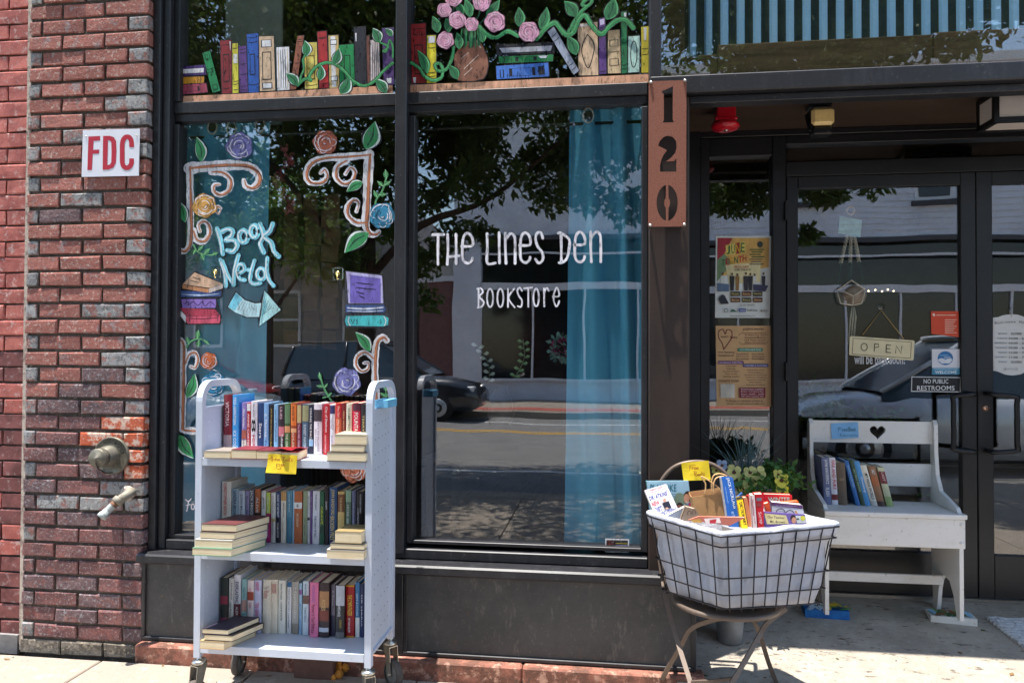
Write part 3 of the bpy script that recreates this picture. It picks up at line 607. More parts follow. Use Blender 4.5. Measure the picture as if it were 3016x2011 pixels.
def car(name, x, y, color, label, L=4.6, W=1.82, face=1, tall=0):
    """x is the centre, face=+1 nose towards +X"""
    zb = -.1; c = thing(name, (x, y, zb), label, 'car'); PM = mat(color, .25, .2, var=0, coat=1)
    # stations along the length: t, z bottom, z belt, half width
    st = [(-.5, .38, .75, .70), (-.47, .28, .88, .80), (-.36, .22, .98, .88), (-.1, .2, .96+tall*.1, .91), (.18, .2, .95+tall*.1, .91), (.36, .22, .86+tall*.12, .88), (.46, .26, .74+tall*.12, .80), (.5, .36, .58+tall*.1, .66)]
    def W_(t): return x+face*t*L
    q = MB(); vs_ = []; fs = []
    for (t, z0, z1, hw) in st:
        hw *= W/1.82
        for (yy, zz) in ((-hw*.9, z0), (-hw, z0+(z1-z0)*.35), (-hw*.98, z0+(z1-z0)*.8), (-hw*.88, z1), (0, z1+.035), (hw*.88, z1), (hw*.98, z0+(z1-z0)*.8), (hw, z0+(z1-z0)*.35), (hw*.9, z0)):
            vs_.append((W_(t), y+yy, zb+zz))
    for i in range(len(st)-1):
        for k in range(8): fs.append((i*9+k, i*9+k+1, i*9+10+k, i*9+9+k))
        fs.append((i*9+8, i*9, i*9+9, i*9+17))
    fs.append(tuple(range(9))); fs.append(tuple((len(st)-1)*9+k for k in range(9))); q.add(vs_, fs, PM, True); q.build('body', c)
    # cabin
    g = [(-.42, .97, .78), (-.27, 1.42+tall*.3, .62), (-.05, 1.46+tall*.32, .64), (.08, 1.42+tall*.3, .62), (.25, .95+tall*.1, .78)]
    if tall: g = [(-.48, 1.0, .8), (-.44, 1.68, .66), (-.16, 1.78, .68), (.02, 1.73, .66), (.26, 1.06, .80)]
    q = MB(); vs_ = []; fs = []
    for (t, z, hw) in g: vs_ += [(W_(t), y-hw, zb+z), (W_(t), y+hw, zb+z)]
    base = len(vs_)
    for (t, z, hw) in g: vs_ += [(W_(t), y-.84, zb+.93), (W_(t), y+.84, zb+.93)]
    for i in range(len(g)-1):
        fs.append((2*i, 2*i+1, 2*i+3, 2*i+2)); fs.append((2*i, 2*i+2, base+2*i+2, base+2*i)); fs.append((2*i+1, base+2*i+1, base+2*i+3, 2*i+3))
    q.add(vs_, fs, CARGLASS); q.build('windows', c)
    q = MB(); a, b = g[1], g[3]; q.bbox((min(W_(a[0]), W_(b[0]))-.05, y-.64, zb+g[2][1]-.02), (max(W_(a[0]), W_(b[0]))+.05, y+.64, zb+g[2][1]+.03), PM, .02); q.build('roof', c)
    for sgn in (-1, 1):
        q = MB()
        for (i, j) in ((0, 1), (3, 4), (2, 2)):
            p0 = (W_(g[i][0]), y+sgn*(g[i][2]+.01), zb+g[i][1]) ; p1 = (W_(g[j][0]), y+sgn*(g[j][2]+.01), zb+g[j][1])
            if i == j: p1 = (W_(g[i][0]), y+sgn*.85, zb+.95)
            q.tube([p0, p1], .035, PM, 6)
        q.build('pillar', c)
        for t in (-.31, .31):
            wh = MB(); wh.lathe((W_(t), y+sgn*.78, zb+.33), (0, sgn, 0), [(.33, -.1), (.34, 0), (.33, .10), (.25, .12), (0, .12)], mat((26, 26, 27), .8, var=0, name='tyre'), 24); o = wh.build('wheel', c)
            wh = MB(); wh.lathe((W_(t), y+sgn*.79, zb+.33), (0, sgn, 0), [(.23, .11), (.22, .13), (.07, .10), (.05, .14), (0, .14)], mat((190, 192, 196), .3, .7, var=0, name='rim'), 14); wh.build('rim', o)
        hl = MB(); hl.bbox((W_(.445)-.12, y+sgn*.62-.14, zb+.60+tall*.1), (W_(.47)+.05, y+sgn*.62+.14, zb+.72+tall*.1), mat((230, 232, 236), .15, .2, var=0, name='lamp_lens'), .02); hl.build('headlight', c)
    q = MB(); q.bbox((W_(.49)-.04, y-.42, zb+.42), (W_(.49)+.05, y+.42, zb+.60), mat((60, 60, 64), .3, .6, var=0, name='grille'), .01); q.build('grille', c)
    return c
car('parked_car', -7.1, -7.2, (186, 194, 204), 'silver sedan parked at the kerb, mirrored behind the book cart', face=1)
car('parked_car', -9.2, -9.6, (28, 38, 62), 'navy blue sport utility car mirrored behind the Book Nerd lettering', face=1, tall=.8)
car('parked_car', -10.2, -13.0, (170, 26, 30), 'bright red sedan on the far side of the street mirrored in the window', face=1)
car('parked_car', -5.1, -13.2, (40, 43, 50), 'black sport utility car across the street mirrored beside the bookstore lettering', face=1, tall=.8)
car('parked_car', 4.75, -6.0, (222, 226, 232), 'white sport utility car parked facing left, mirrored in the entrance doors', face=-1, tall=.8)
df((2.823, .795, .15), (2.90, .88, 2.385))
q = MB(); q.bbox((2.90, .05, 0), (6.0, .79, 2.575), BROWNM, .01); q.box((2.903, .792, 0), (6.0, .9, 2.38), BROWNM); struct('entrance_side_wall', q)
# ================================================================ paint on the glass
GP = GY-.0015
BLK = (22, 20, 26); GRN = (52, 140, 82); GRN2 = (92, 176, 112); DGR = (24, 74, 52); WHT = (226, 226, 230)
def pbook(tf, quad, c, deco, parent, lv=0, rot=False):
    p = PB(tf, GP, lv); cx = sum(a[0] for a in quad)/4; cy = sum(a[1] for a in quad)/4
    p.poly([(a[0]+(6 if a[0] > cx else -5), a[1]+(5 if a[1] > cy else -6)) for a in quad], BLK); p.poly(quad, c)
    def bl(u, v):
        a, b, d, e = quad; return tuple((a[k]*(1-u)+b[k]*u)*(1-v)+(e[k]*(1-u)+d[k]*u)*v for k in (0, 1))
    for dd in deco:
        if dd[0] == 'b': p.line([bl(.08, dd[1]), bl(.5, dd[1]+.008), bl(.95, dd[1]-.004)], 7, BLK, taper=True)
        elif dd[0] == 'h': p.line([bl(dd[1], .06), bl(dd[1]+.03, .5), bl(dd[1], .94)], 7, dd[2] if len(dd) > 2 else BLK, taper=True)
        elif dd[0] == 'r': u0, v0, u1, v1 = dd[1:5]; p.poly([bl(u0, v0), bl(u1, v0), bl(u1, v1), bl(u0, v1)], BLK); w_ = .06; wv = .012 if abs(v1-v0) < .3 else .02; p.poly([bl(u0+w_, v0+wv), bl(u1-w_, v0+wv), bl(u1-w_, v1-wv), bl(u0+w_, v1-wv)], dd[5] if len(dd) > 5 else c)
        elif dd[0] == 'w': p.poly([bl(dd[1], dd[2]), bl(dd[3], dd[2]), bl(dd[3]-.03, dd[4]), bl(dd[1]+.05, dd[4])], WHT if len(dd) < 6 else dd[5])
        elif dd[0] == 'd': pts = [(.5, .22), (.78, .38), (.8, .55), (.5, .86), (.2, .6), (.24, .4), (.5, .22)]; p.line([bl(*t) for t in pts], 9, BLK)
        elif dd[0] == 'o': p.line([bl(.5+.28*math.cos(t*.524), .5+.36*math.sin(t*.524)) for t in range(13)], 8, BLK)
    return p.build('painted_book', parent)
hb = lambda *v: [('b', t) for t in v]
for quad, c, deco, lv in (
 (((130, 630), (395, 610), (405, 700), (130, 715)), (70, 44, 110), [('w', 0, .3, .95, .75)], 0),
 (((135, 725), (385, 718), (382, 775), (138, 790)), (200, 140, 34), [('h', .75), ('h', .86)], 0),
 (((130, 800), (405, 782), (418, 865), (130, 890)), (160, 66, 88), [('r', .05, .25, .75, .75)], 0),
 (((370, 500), (440, 478), (535, 850), (462, 872)), (28, 130, 76), hb(.42, .5)+[('r', .2, .06, .8, .18), ('r', .2, .82, .8, .94)], 1),
 (((535, 385), (640, 375), (642, 875), (552, 880)), (128, 38, 42), hb(.08, .9)+[('r', .2, .26, .8, .78), ('w', .84, .03, .95, .2)], 0),
 (((650, 410), (700, 405), (708, 870), (652, 875)), (206, 198, 66), hb(.1, .24, .3, .76, .82, .93)+[('w', .1, .22, .9, .4)], 0),
 (((708, 440), (778, 430), (792, 865), (722, 868)), (96, 62, 130), hb(.06, .14, .38, .6, .86, .94), 0),
 (((784, 325), (890, 312), (896, 865), (802, 870)), (40, 86, 168), hb(.06, .14, .86)+[('r', .2, .34, .7, .7)], 0),
 (((900, 346), (1035, 340), (1050, 848), (908, 855)), (206, 178, 148), [('r', .12, .06, .85, .2, WHT), ('r', .18, .28, .8, .8), ('r', .15, .85, .82, .96, WHT)], 0),
 (((1062, 446), (1180, 440), (1185, 842), (1072, 850)), (224, 224, 228), [('h', .12, (190, 160, 110)), ('h', .3), ('h', .48), ('h', .66), ('h', .85, (200, 180, 130))], 0),
 (((1258, 340), (1320, 336), (1245, 840), (1188, 842)), (146, 88, 66), hb(.06, .1, .5, .92), 1),
 (((1322, 402), (1440, 398), (1450, 830), (1330, 835)), (222, 204, 104), hb(.92)+[('r', .15, .28, .8, .8)], 0),
 (((1446, 300), (1530, 294), (1550, 820), (1466, 830)), (170, 40, 44), hb(.1, .12, .92), 0),
 (((1548, 336), (1640, 331), (1650, 822), (1560, 830)), (200, 172, 110), [('w', .2, .02, .7, .98), ('r', .15, .08, .85, .18, WHT), ('r', .15, .77, .85, .87, WHT)], 0),
 (((1648, 426), (1785, 416), (1795, 805), (1657, 810)), (22, 134, 74), [('r', .3, .25, .75, .95)], 0),
 (((1790, 260), (1895, 252), (1900, 782), (1797, 790)), (34, 34, 44), [('w', .08, .1, .2, .25)], 0),
 (((1906, 340), (1932, 336), (1937, 776), (1913, 780)), (120, 72, 60), [], 0),
 (((1942, 380), (2022, 372), (2032, 770), (1944, 775)), (208, 196, 196), [('h', .2), ('h', .4), ('h', .6), ('h', .8)], 0),
 (((2052, 268), (2158, 260), (2160, 795), (2067, 800)), (84, 56, 120), [('w', .3, .88, .8, .97)], 0)):
    pbook(U1, quad, c, deco, pUL, lv)
def bl_quad(): pass
for quad, c, deco, lv in (
 (((92, 218), (222, 210), (225, 738), (100, 742)), (146, 34, 34), hb(.08, .18)+[('r', .2, .35, .8, .85), ('w', .08, .9, .3, .99)], 0),
 (((234, 318), (312, 314), (318, 735), (232, 740)), (220, 206, 50), hb(.14, .26, .78, .86)+[('w', .1, .02, .9, .16)], 0),
 (((850, 405), (1360, 380), (1365, 470), (855, 490)), (30, 30, 38), [('w', .05, .3, .97, .8, (170, 172, 184))], 0),
 (((870, 505), (1355, 485), (1350, 545), (875, 565)), (30, 120, 66), [('r', .3, .2, .7, .8), ('h', .08), ('w', .72, .1, .9, .5)], 0),
 (((848, 590), (1310, 560), (1320, 680), (855, 705)), (70, 120, 206), [('r', .24, .25, .74, .85), ('r', .06, .3, .14, .9), ('r', .8, .2, .92, .85)], 0),
 (((1305, 285), (1360, 240), (1585, 630), (1535, 665)), (150, 158, 176), hb(.13, .23, .8, .9), 2),
 (((1572, 215), (1745, 196), (1755, 670), (1582, 672)), (212, 180, 148), [('d',), ('w', .04, .02, .8, .06)], 0),
 (((1764, 170), (1815, 156), (1828, 655), (1764, 660)), (96, 62, 130), [('w', .1, .02, .9, .12, (200, 190, 220)), ('b', .16), ('b', .95)], 0),
 (((1842, 276), (1946, 264), (1955, 650), (1840, 655)), (214, 186, 146), hb(.5)+[('r', .12, .22, .85, .38), ('r', .12, .66, .85, .82)], 0),
 (((1958, 110), (2006, 102), (2012, 650), (1962, 655)), (26, 116, 70), hb(.5, .86, .92)+[('w', .5, .02, .95, .12)], 0),
 (((2022, 326), (2122, 320), (2118, 640), (2020, 648)), (184, 220, 210), [('o',)], 0),
 (((2138, 240), (2203, 236), (2203, 645), (2138, 648)), (206, 190, 50), hb(.48, .6)+[('w', .3, .02, .7, .3)], 0)):
    pbook(U2, quad, c, deco, pUR, lv)
p = PB(U1, GP); p.poly([(130, 905), (700, 880), (2150, 800), (2150, 868), (70+60, 962)], (232, 172, 138)); p.poly([(130, 905), (190, 902), (190, 955), (130, 960)], (190, 138, 108)); p.build('painted_shelf', pUL)
p = PB(U2, GP); p.poly([(82, 758), (2200, 660), (2200, 735), (82, 826)], (232, 172, 138)); p.poly([(82, 758), (146, 755), (146, 822), (82, 826)], (190, 138, 108)); p.build('painted_shelf', pUR)
def leaf(tf, b, t, w_, parent, lv=3, c=GRN, c2=GRN2, white=True, name='painted_leaf'):
    p = PB(tf, GP, lv); dx, dy = t[0]-b[0], t[1]-b[1]; l = math.hypot(dx, dy); nx, ny = -dy/l, dx/l
    def sh(k, sc_=1.0, ox=0, bend=.06):
        o = []
        N = 12
        for i in range(N+1):
            s_ = i/N; hw = math.sin(math.pi*s_**.8)*w_/2*sc_; o.append((b[0]+dx*s_+nx*(hw+ox+bend*l*math.sin(math.pi*s_)), b[1]+dy*s_+ny*(hw+ox+bend*l*math.sin(math.pi*s_))))
        for i in range(N-1, 0, -1):
            s_ = i/N; hw = -math.sin(math.pi*s_**.8)*w_/2*sc_; o.append((b[0]+dx*s_+nx*(hw+ox+bend*l*math.sin(math.pi*s_)), b[1]+dy*s_+ny*(hw+ox+bend*l*math.sin(math.pi*s_))))
        return o
    p.poly(sh(0, 1.22), BLK); p.poly(sh(0, 1.0), c2 if not white else (214, 226, 220)); p.poly(sh(0, .82, -w_*.05), c)
    p.line([(b[0]+dx*.15, b[1]+dy*.15), (b[0]+dx*.5+nx*.07*l, b[1]+dy*.5+ny*.07*l), (b[0]+dx*.82, b[1]+dy*.82)], w_*.10, DGR, taper=True)
    return p.build(name, parent)
def rose(tf, cx, cy, r, c, parent, lv=3, seed=0, hi=(232, 226, 236), name='painted_rose'):
    p = PB(tf, GP, lv); rr = random.Random(seed+int(cx))
    dk = tuple(int(v*.62) for v in c); md = tuple(int(v*.84) for v in c)
    p.oval(cx, cy, r*1.05, r*1.05, dk, 40, .07, seed); p.oval(cx, cy, r*.99, r*.99, c, 40, .07, seed)
    for k in range(7): a_ = k*.9+seed; p.line([(cx+r*(.62+.34*math.sin(math.pi*t/5))*math.cos(a_+t*.2), cy+r*(.62+.34*math.sin(math.pi*t/5))*math.sin(a_+t*.2)) for t in range(6)], r*.06, dk if k % 2 else hi, taper=True)
    for k in range(15):
        rad = r*(.9-.058*k); a0 = rr.uniform(0, 6.3); sp = rr.uniform(1.2, 2.2)
        pts = [(cx+rad*math.cos(a0+sp*t/5)*(1+.05*math.sin(3*t)), cy+rad*math.sin(a0+sp*t/5)) for t in range(6)]
        p.line(pts, r*.085, (hi, md, dk, hi, tuple(min(255, int(v*1.15)) for v in c))[k % 5], taper=True)
    return p.build(name, parent)
def vine(tf, pts, w_, parent, lv=4, c=GRN, c2=GRN2):
    p = PB(tf, GP, lv); p.line(pts, w_*1.35, BLK); p.line(pts, w_, c); p.line([(a, b-w_*.22) for a, b in pts], w_*.28, c2, taper=True); return p.build('painted_vine', parent)
# vase of roses and vines, right
p = PB(U2, GP, 1)
vp = [(545, 375), (700, 360), (735, 420), (770, 500), (778, 580), (762, 650), (735, 700), (650, 722), (560, 724), (510, 712), (485, 640), (474, 560), (480, 490), (515, 430)]
p.poly([(a+(8 if a > 620 else -6), b+8) for a, b in vp], BLK); p.poly(vp, (140, 92, 72)); p.poly([(520, 560), (600, 470), (612, 480), (530, 600)], (158, 108, 86))
for a in (((540, 520), (600, 470)), ((565, 612), (690, 490)), ((565, 670), (635, 605))): p.line(a, 7, (214, 190, 176), taper=False)
p.line([(680, 365), (690, 395), (710, 425)], 12, (200, 180, 170)); p.build('painted_vase', pUR)
p = PB(U2, GP, 2)
for i in range(12): x = 545+i*15; p.line([(x, 250+R_.uniform(-20, 20)), (x+R_.uniform(-8, 8), 330), (x+R_.uniform(-12, 12), 400+R_.uniform(0, 30))], 16, (GRN, DGR, (60, 120, 80))[i % 3], taper=True)
for a in (((560, 160), (600, 60), (620, -10)), ((660, 190), (700, 120), (690, 40)), ((690, 230), (760, 150), (830, 60)), ((560, 230), (480, 120), (470, 30))): p.line(a, 14, DGR)
p.build('painted_stems', pUR)
vine(U2, [(95, 560), (170, 610), (215, 680), (290, 715), (360, 690), (375, 620), (345, 565), (305, 580), (330, 630), (400, 620), (440, 560), (465, 480), (470, 420)], 26, pUR)
vine(U2, [(700, 240), (770, 310), (850, 335), (950, 280), (1040, 322)], 34, pUR)
vine(U2, [(1205, 345), (1290, 250), (1370, 205), (1420, 260), (1470, 310), (1530, 290), (1580, 180), (1640, 140), (1700, 230), (1780, 305), (1850, 240), (1920, 185), (2000, 180), (2065, 250)], 40, pUR)
vine(U2, [(1490, 290), (1560, 160), (1620, 90), (1690, 30), (1690, -10), (1640, 5), (1610, 45), (1650, 60)], 28, pUR)
for b, t, w_ in (((330, 295), (285, 145), 80), ((430, 290), (400, 160), 70), ((620, 160), (570, -10), 80), ((760, 140), (880, 0), 80), ((520, 440), (500, 290), 75), ((730, 380), (700, 260), 70), ((240, 655), (150, 445), 80), ((505, 705), (430, 580), 80), ((1050, 240), (1050, 65), 90), ((1240, 260), (1300, 65), 90), ((1560, 150), (1455, 10), 110), ((1830, 180), (1900, -20), 120), ((1560, 490), (1480, 320), 100), ((560, 130), (470, 20), 70)): leaf(U2, b, t, w_, pUR, 4, white=False, c=(40, 116, 70))
for i, (cx, cy, r) in enumerate(((470, -10, 70), (387, 92, 62), (502, 180, 74), (720, 18, 80), (630, 218, 60), (838, 195, 88), (397, 360, 74), (1138, 285, 88))): rose(U2, cx, cy, r, (222, 160, 188), pUR, 6, i, (240, 200, 218))
# vines, upper left
vine(U1, [(1260, 800), (1330, 740), (1390, 755), (1370, 720), (1420, 640), (1520, 590), (1620, 610), (1700, 670), (1780, 760), (1880, 805), (1980, 760), (2060, 670), (2150, 590)], 26, pUL)
vine(U1, [(1280, 780), (1290, 720), (1320, 640), (1310, 560), (1345, 500)], 18, pUL); vine(U1, [(2150, 540), (2150, 440), (2120, 380), (2090, 480), (2060, 480), (2110, 440), (2030, 400)], 18, pUL)
for b, t, w_ in (((1265, 800), (1155, 685), 90), ((1345, 530), (1330, 380), 90), ((1470, 755), (1480, 610), 80), ((1600, 610), (1650, 455), 90), ((1665, 885), (1750, 720), 110), ((2095, 870), (1985, 740), 100), ((2030, 400), (1965, 265), 95), ((2150, 340), (2080, 270), 60)): leaf(U1, b, t, w_, pUL, 4, white=True, c=(44, 124, 76))
# scroll frames
CW = (224, 224, 228); CB = (190, 120, 82)
def scroll(tf, strokes, parent, name='painted_scroll', lv=0):
    p = PB(tf, GP, lv)
    for pts, w_ in strokes: p.line(pts, tuple(v*1.22 for v in w_), CW)
    for pts, w_ in strokes: p.line([(a_+w_[0]*.10, b_) for a_, b_ in pts], tuple(v*.5 for v in w_), CB, taper=True)
    for pts, w_ in strokes: p.line([(a+w_[0]*.30, b+w_[0]*.12) for a, b in pts[1:-1]] if len(pts) > 3 else pts, w_[0]*.10, (70, 40, 34), taper=True)
    return p.build(name, parent)
scroll(L1, [([(190, 560), (195, 800), (200, 1050), (200, 1230), (180, 1330), (130, 1375), (95, 1350), (85, 1300)], (62, 34)), ([(185, 575), (380, 555), (600, 545), (760, 560), (850, 630), (850, 715), (790, 765), (730, 745), (712, 690)], (90, 38)),
            ([(400, 610), (500, 615), (580, 680), (570, 780), (490, 830), (425, 800), (425, 740), (480, 730)], (56, 30)), ([(225, 1180), (255, 1260), (330, 1275), (380, 1200), (370, 1120), (320, 1085), (275, 1120), (290, 1185)], (56, 28)), ([(490, 960), (460, 940), (445, 990), (470, 1010), (490, 975)], (26, 14))], pL)
scroll(L1, [([(1920, 440), (1905, 700), (1895, 950), (1885, 1120), (1920, 1200), (1980, 1210), (2010, 1185)], (80, 40)), ([(1930, 445), (1700, 465), (1480, 480), (1360, 530), (1310, 630), (1350, 710), (1450, 715), (1510, 660), (1490, 590), (1450, 620)], (62, 34)),
            ([(1700, 500), (1610, 560), (1600, 660), (1670, 725), (1750, 695), (1780, 610), (1735, 570), (1690, 630)], (56, 28)), ([(1890, 1095), (1790, 1095), (1710, 1020), (1715, 930), (1770, 880), (1815, 910), (1795, 990)], (58, 28))], pL)
scroll(L2, [([(75, 880), (115, 890), (135, 960), (132, 1150), (128, 1480), (124, 1700), (128, 1760), (200, 1775), (420, 1780)], (56, 56)), ([(150, 1110), (190, 1020), (250, 1005), (275, 1070), (250, 1150), (205, 1140)], (44, 30))], pL)
scroll(L2, [([(2145, 880), (2110, 850), (2055, 890), (2035, 1000), (2030, 1200), (2040, 1480), (2045, 1700)], (52, 62)), ([(2010, 1060), (1930, 1000), (1855, 1040), (1840, 1120), (1890, 1185), (1955, 1165), (1965, 1105), (1920, 1105)], (44, 26))], pL)
for b, t, w_ in (((310, 512), (258, 272), 110), ((150, 1095), (75, 880), 90), ((1890, 395), (1978, 125), 165), ((1855, 705), (1700, 800), 95), ((1910, 1190), (1680, 1385), 150)): leaf(L1, b, t, w_, pL)
for b, t, w_ in (((175, 1450), (250, 1210), 110), ((1985, 985), (1840, 800), 110)): leaf(L2, b, t, w_, pL)
leaf(ZB, (1175, 1300), (1275, 1455), 90, pL)
def sprig(tf, pts, lw, leaves, parent):
    p = PB(tf, GP, 2); p.line(pts, lw, (96, 160, 106))
    for i, (a, b, c_, d_) in enumerate(leaves):
        l = math.hypot(c_-a, d_-b); nx, ny = -(d_-b)/l, (c_-a)/l; w_ = l*.28
        q_ = [(a+(c_-a)*s_+nx*w_*math.sin(math.pi*s_)*g, b+(d_-b)*s_+ny*w_*math.sin(math.pi*s_)*g) for g, rg in ((1, range(0, 9)), (-1, range(7, 0, -1))) for s_ in [k/8 for k in rg]]
        p.poly(q_, (70, 140, 84)); p.line([(a, b), (c_, d_)], lw*.4, (150, 200, 150))
    return p.build('painted_sprig', parent)
sprig(L1, [(1975, 930), (1990, 870), (2040, 800), (2070, 720), (2085, 640)], 18, [(2085, 680, 2075, 590), (2060, 740, 2125, 700), (2055, 750, 2000, 700), (2010, 830, 2085, 825), (2000, 860, 1965, 790)], pL)
sprig(L1, [(230, 1310), (260, 1370), (320, 1400), (400, 1410)], 14, [(300, 1390, 330, 1460), (400, 1410, 465, 1385), (330, 1400, 385, 1345), (250, 1350, 225, 1400), (270, 1370, 320, 1320)], pL)
sprig(L2, [(165, 950), (210, 890), (290, 865), (360, 890)], 16, [(185, 915, 170, 845), (270, 870, 285, 780), (290, 875, 280, 950), (340, 880, 390, 920)], pL)
sprig(L2, [(1600, 1478), (1550, 1400), (1510, 1310), (1490, 1230)], 18, [(1490, 1270, 1480, 1200), (1520, 1340, 1455, 1330), (1530, 1350, 1560, 1310), (1560, 1440, 1600, 1400), (1550, 1440, 1510, 1450)], pL)
sprig(L2, [(2140, 1478), (2140, 1420), (2138, 1350)], 16, [(2140, 1440, 2085, 1400), (2140, 1440, 2190, 1400), (2140, 1380, 2120, 1330), (2140, 1380, 2165, 1330)], pL)
for a in ((L1, 670, 362, 124, (120, 116, 176)), (L1, 1495, 325, 112, (190, 104, 78)), (L1, 335, 935, 112, (212, 160, 82)), (L1, 2045, 1030, 120, (56, 140, 178)), (L2, 385, 1085, 82, (214, 110, 60)), (L2, 430, 1310, 118, (40, 128, 168)), (L2, 1750, 1290, 132, (134, 134, 196)), (MM, 1790, 80, 130, (216, 130, 100))): rose(*a, pL, 2, int(a[1]) % 7)
# painted stacks of books
p = PB(L2, GP)
p.poly([(70, 540), (100, 380), (240, 195), (540, 325), (535, 380), (525, 450), (470, 480), (515, 640), (505, 725), (155, 728)], BLK)
p.poly([(90, 392), (510, 395), (505, 445), (95, 455)], (70, 96, 156)); p.line([(120, 425), (300, 435), (490, 420)], 12, (190, 204, 226), taper=True)
p.poly([(115, 472), (455, 475), (460, 520), (450, 560), (125, 562)], (142, 112, 190)); p.line([(140, 520), (190, 500), (180, 535), (230, 500), (280, 535), (320, 500), (350, 540), (400, 500), (440, 530)], 8, (60, 36, 90))
p.poly([(80, 552), (160, 640), (158, 708), (78, 600)], WHT); p.poly([(100, 560), (445, 575), (505, 640), (165, 640)], (176, 58, 80)); p.poly([(165, 645), (495, 640), (502, 680), (490, 712), (175, 716), (158, 680)], (206, 84, 108)); p.line([(190, 665), (350, 668), (480, 655)], 8, (120, 30, 50))
p.poly([(245, 210), (525, 322), (400, 365), (125, 325)], (214, 176, 146)); p.poly([(125, 330), (385, 372), (385, 412), (125, 368)], (196, 138, 96)); p.poly([(385, 372), (525, 326), (525, 366), (390, 412)], (224, 206, 196))
p.line([(230, 255), (300, 280)], 6, BLK); p.line([(210, 290), (290, 310)], 6, BLK); p.build('painted_book_stack', pL)
p = PB(L2, GP)
p.poly([(1735, 190), (2110, 230), (2125, 520), (2150, 540), (2190, 690), (2170, 760), (1740, 755), (1715, 690), (1735, 560)], (58, 58, 66))
p.poly([(1745, 200), (2100, 242), (2112, 515), (1768, 515)], (184, 178, 220)); p.poly([(1785, 232), (2085, 268), (2090, 512), (1785, 510)], (112, 98, 182))
for i, (x0, x1, y_) in enumerate(((1840, 2020, 310), (1840, 2040, 358), (1845, 1925, 400), (1875, 1925, 440))): p.line([(x0, y_), ((x0+x1)/2, y_+12), (x1, y_+20)], 11, BLK, taper=True)
p.poly([(1745, 530), (2125, 532), (2140, 570), (2120, 608), (1745, 604), (1738, 560)], (62, 84, 136)); p.line([(1760, 560), (1930, 570), (2120, 555)], 18, (206, 212, 228), taper=True); p.line([(1760, 590), (1930, 596), (2110, 588)], 12, (190, 200, 220), taper=True)
p.poly([(1745, 640), (2120, 634), (2165, 660), (2160, 730), (2110, 742), (1750, 736), (1732, 690)], (72, 186, 190)); p.line([(1775, 650), (1765, 690), (1785, 735)], 9, WHT); p.line([(2120, 645), (2140, 690), (2125, 735)], 9, WHT)
p.line([(1795, 675), (1812, 720), (1830, 675)], 8, BLK, smooth=False); p.line([(1845, 685), (1855, 675), (1852, 722)], 8, BLK, smooth=False); p.build('painted_book_stack', pL)
# arrow, Book Nerd
p = PB(L2, GP); p.poly([(650, 392), (745, 470), (840, 503), (890, 498), (935, 372), (1110, 578), (880, 752), (868, 660), (740, 658), (560, 556)], BLK)
p.poly([(655, 405), (740, 482), (840, 517), (905, 512), (885, 650), (760, 650), (650, 605), (575, 552)], (188, 222, 230)); p.poly([(655, 410), (720, 470), (640, 590), (578, 550)], (120, 200, 220)); p.poly([(935, 385), (1098, 580), (885, 740)], (176, 222, 224)); p.poly([(940, 420), (960, 560), (900, 700)], (130, 206, 220))
for i in range(7): p.line([(720+i*24, 500+i*6), (670+i*30, 580+i*8)], 5, (60, 60, 70), taper=True, smooth=False)
for i in range(6): p.line([(935+i*20, 450+i*22), (900+i*18, 650-i*16)], 6, (60, 50, 60), taper=True, smooth=False)
p.build('painted_arrow', pL)
TQ = (132, 210, 228)
def letters(tf, strokes, w_, c, name, parent, hl=None, sh=None, lv=2):
    p = PB(tf, GP, lv)
    if sh:
        for s_ in strokes: p.line([(a+sh, b+sh*.5) for a, b in s_], w_*1.1, BLK)
    for s_ in strokes: p.line(s_, w_, c)
    if hl:
        for s_ in strokes: p.line([(a-w_*.22, b) for a, b in s_], w_*.34, hl, taper=True)
    return p.build(name, parent)
def ell(cx, cy, rx, ry, n=12, a0=0, a1=360): return [(cx+rx*math.cos(math.radians(a0+(a1-a0)*i/n)), cy+ry*math.sin(math.radians(a0+(a1-a0)*i/n))) for i in range(n+1)]
letters(L1, [[(455, 1155), (490, 1270), (510, 1400)], [(500, 1185), (560, 1160), (605, 1180), (590, 1230), (540, 1262)], [(540, 1268), (620, 1270), (650, 1320), (610, 1375), (555, 1365)], ell(710, 1230, 42, 58), ell(815, 1182, 38, 58),
 [(870, 1112), (905, 1220), (870, 1300), (905, 1385)], [(990, 1108), (960, 1180), (905, 1230), (975, 1290), (1000, 1370), (1045, 1420)]], 46, TQ, 'painted_lettering', pL, (224, 232, 238), 14)
letters(L2, [[(500, 85), (545, 220), (555, 345)], [(520, 100), (580, 250), (635, 325)], [(680, 40), (640, 190), (632, 330)], [(670, 225), (735, 190), (730, 140), (690, 130), (665, 190), (690, 270), (745, 285)],
 [(838, 95), (812, 180), (795, 290), (840, 325), (900, 315)], [(775, 185), (800, 190)], ell(905, 225, 42, 55, 10), [(965, 65), (960, 200), (985, 290), (1025, 340)]], 40, TQ, 'painted_lettering', pL, (224, 232, 238), 12)
LW = (228, 224, 232)
def e_(x0, x1, yt, yb, ym): xm = (x0+x1)/2; return [[(x0-6, ym), (x1, ym-4), (x1-1, yt+28), (xm+4, yt), (x0+10, yt+18), (x0, ym-10), (x0+2, yb-30), (xm, yb), (x1-4, yb-16), (x1+2, yb-36)]]
def n_(x0, x1, yt, yb): return [[(x0, yb), (x0-4, (yt+yb)/2), (x0-4, yt)], [(x0-2, yt+40), ((x0+x1)/2, yt+2), (x1-6, yt+18), (x1, yt+60), (x1, yb)]]
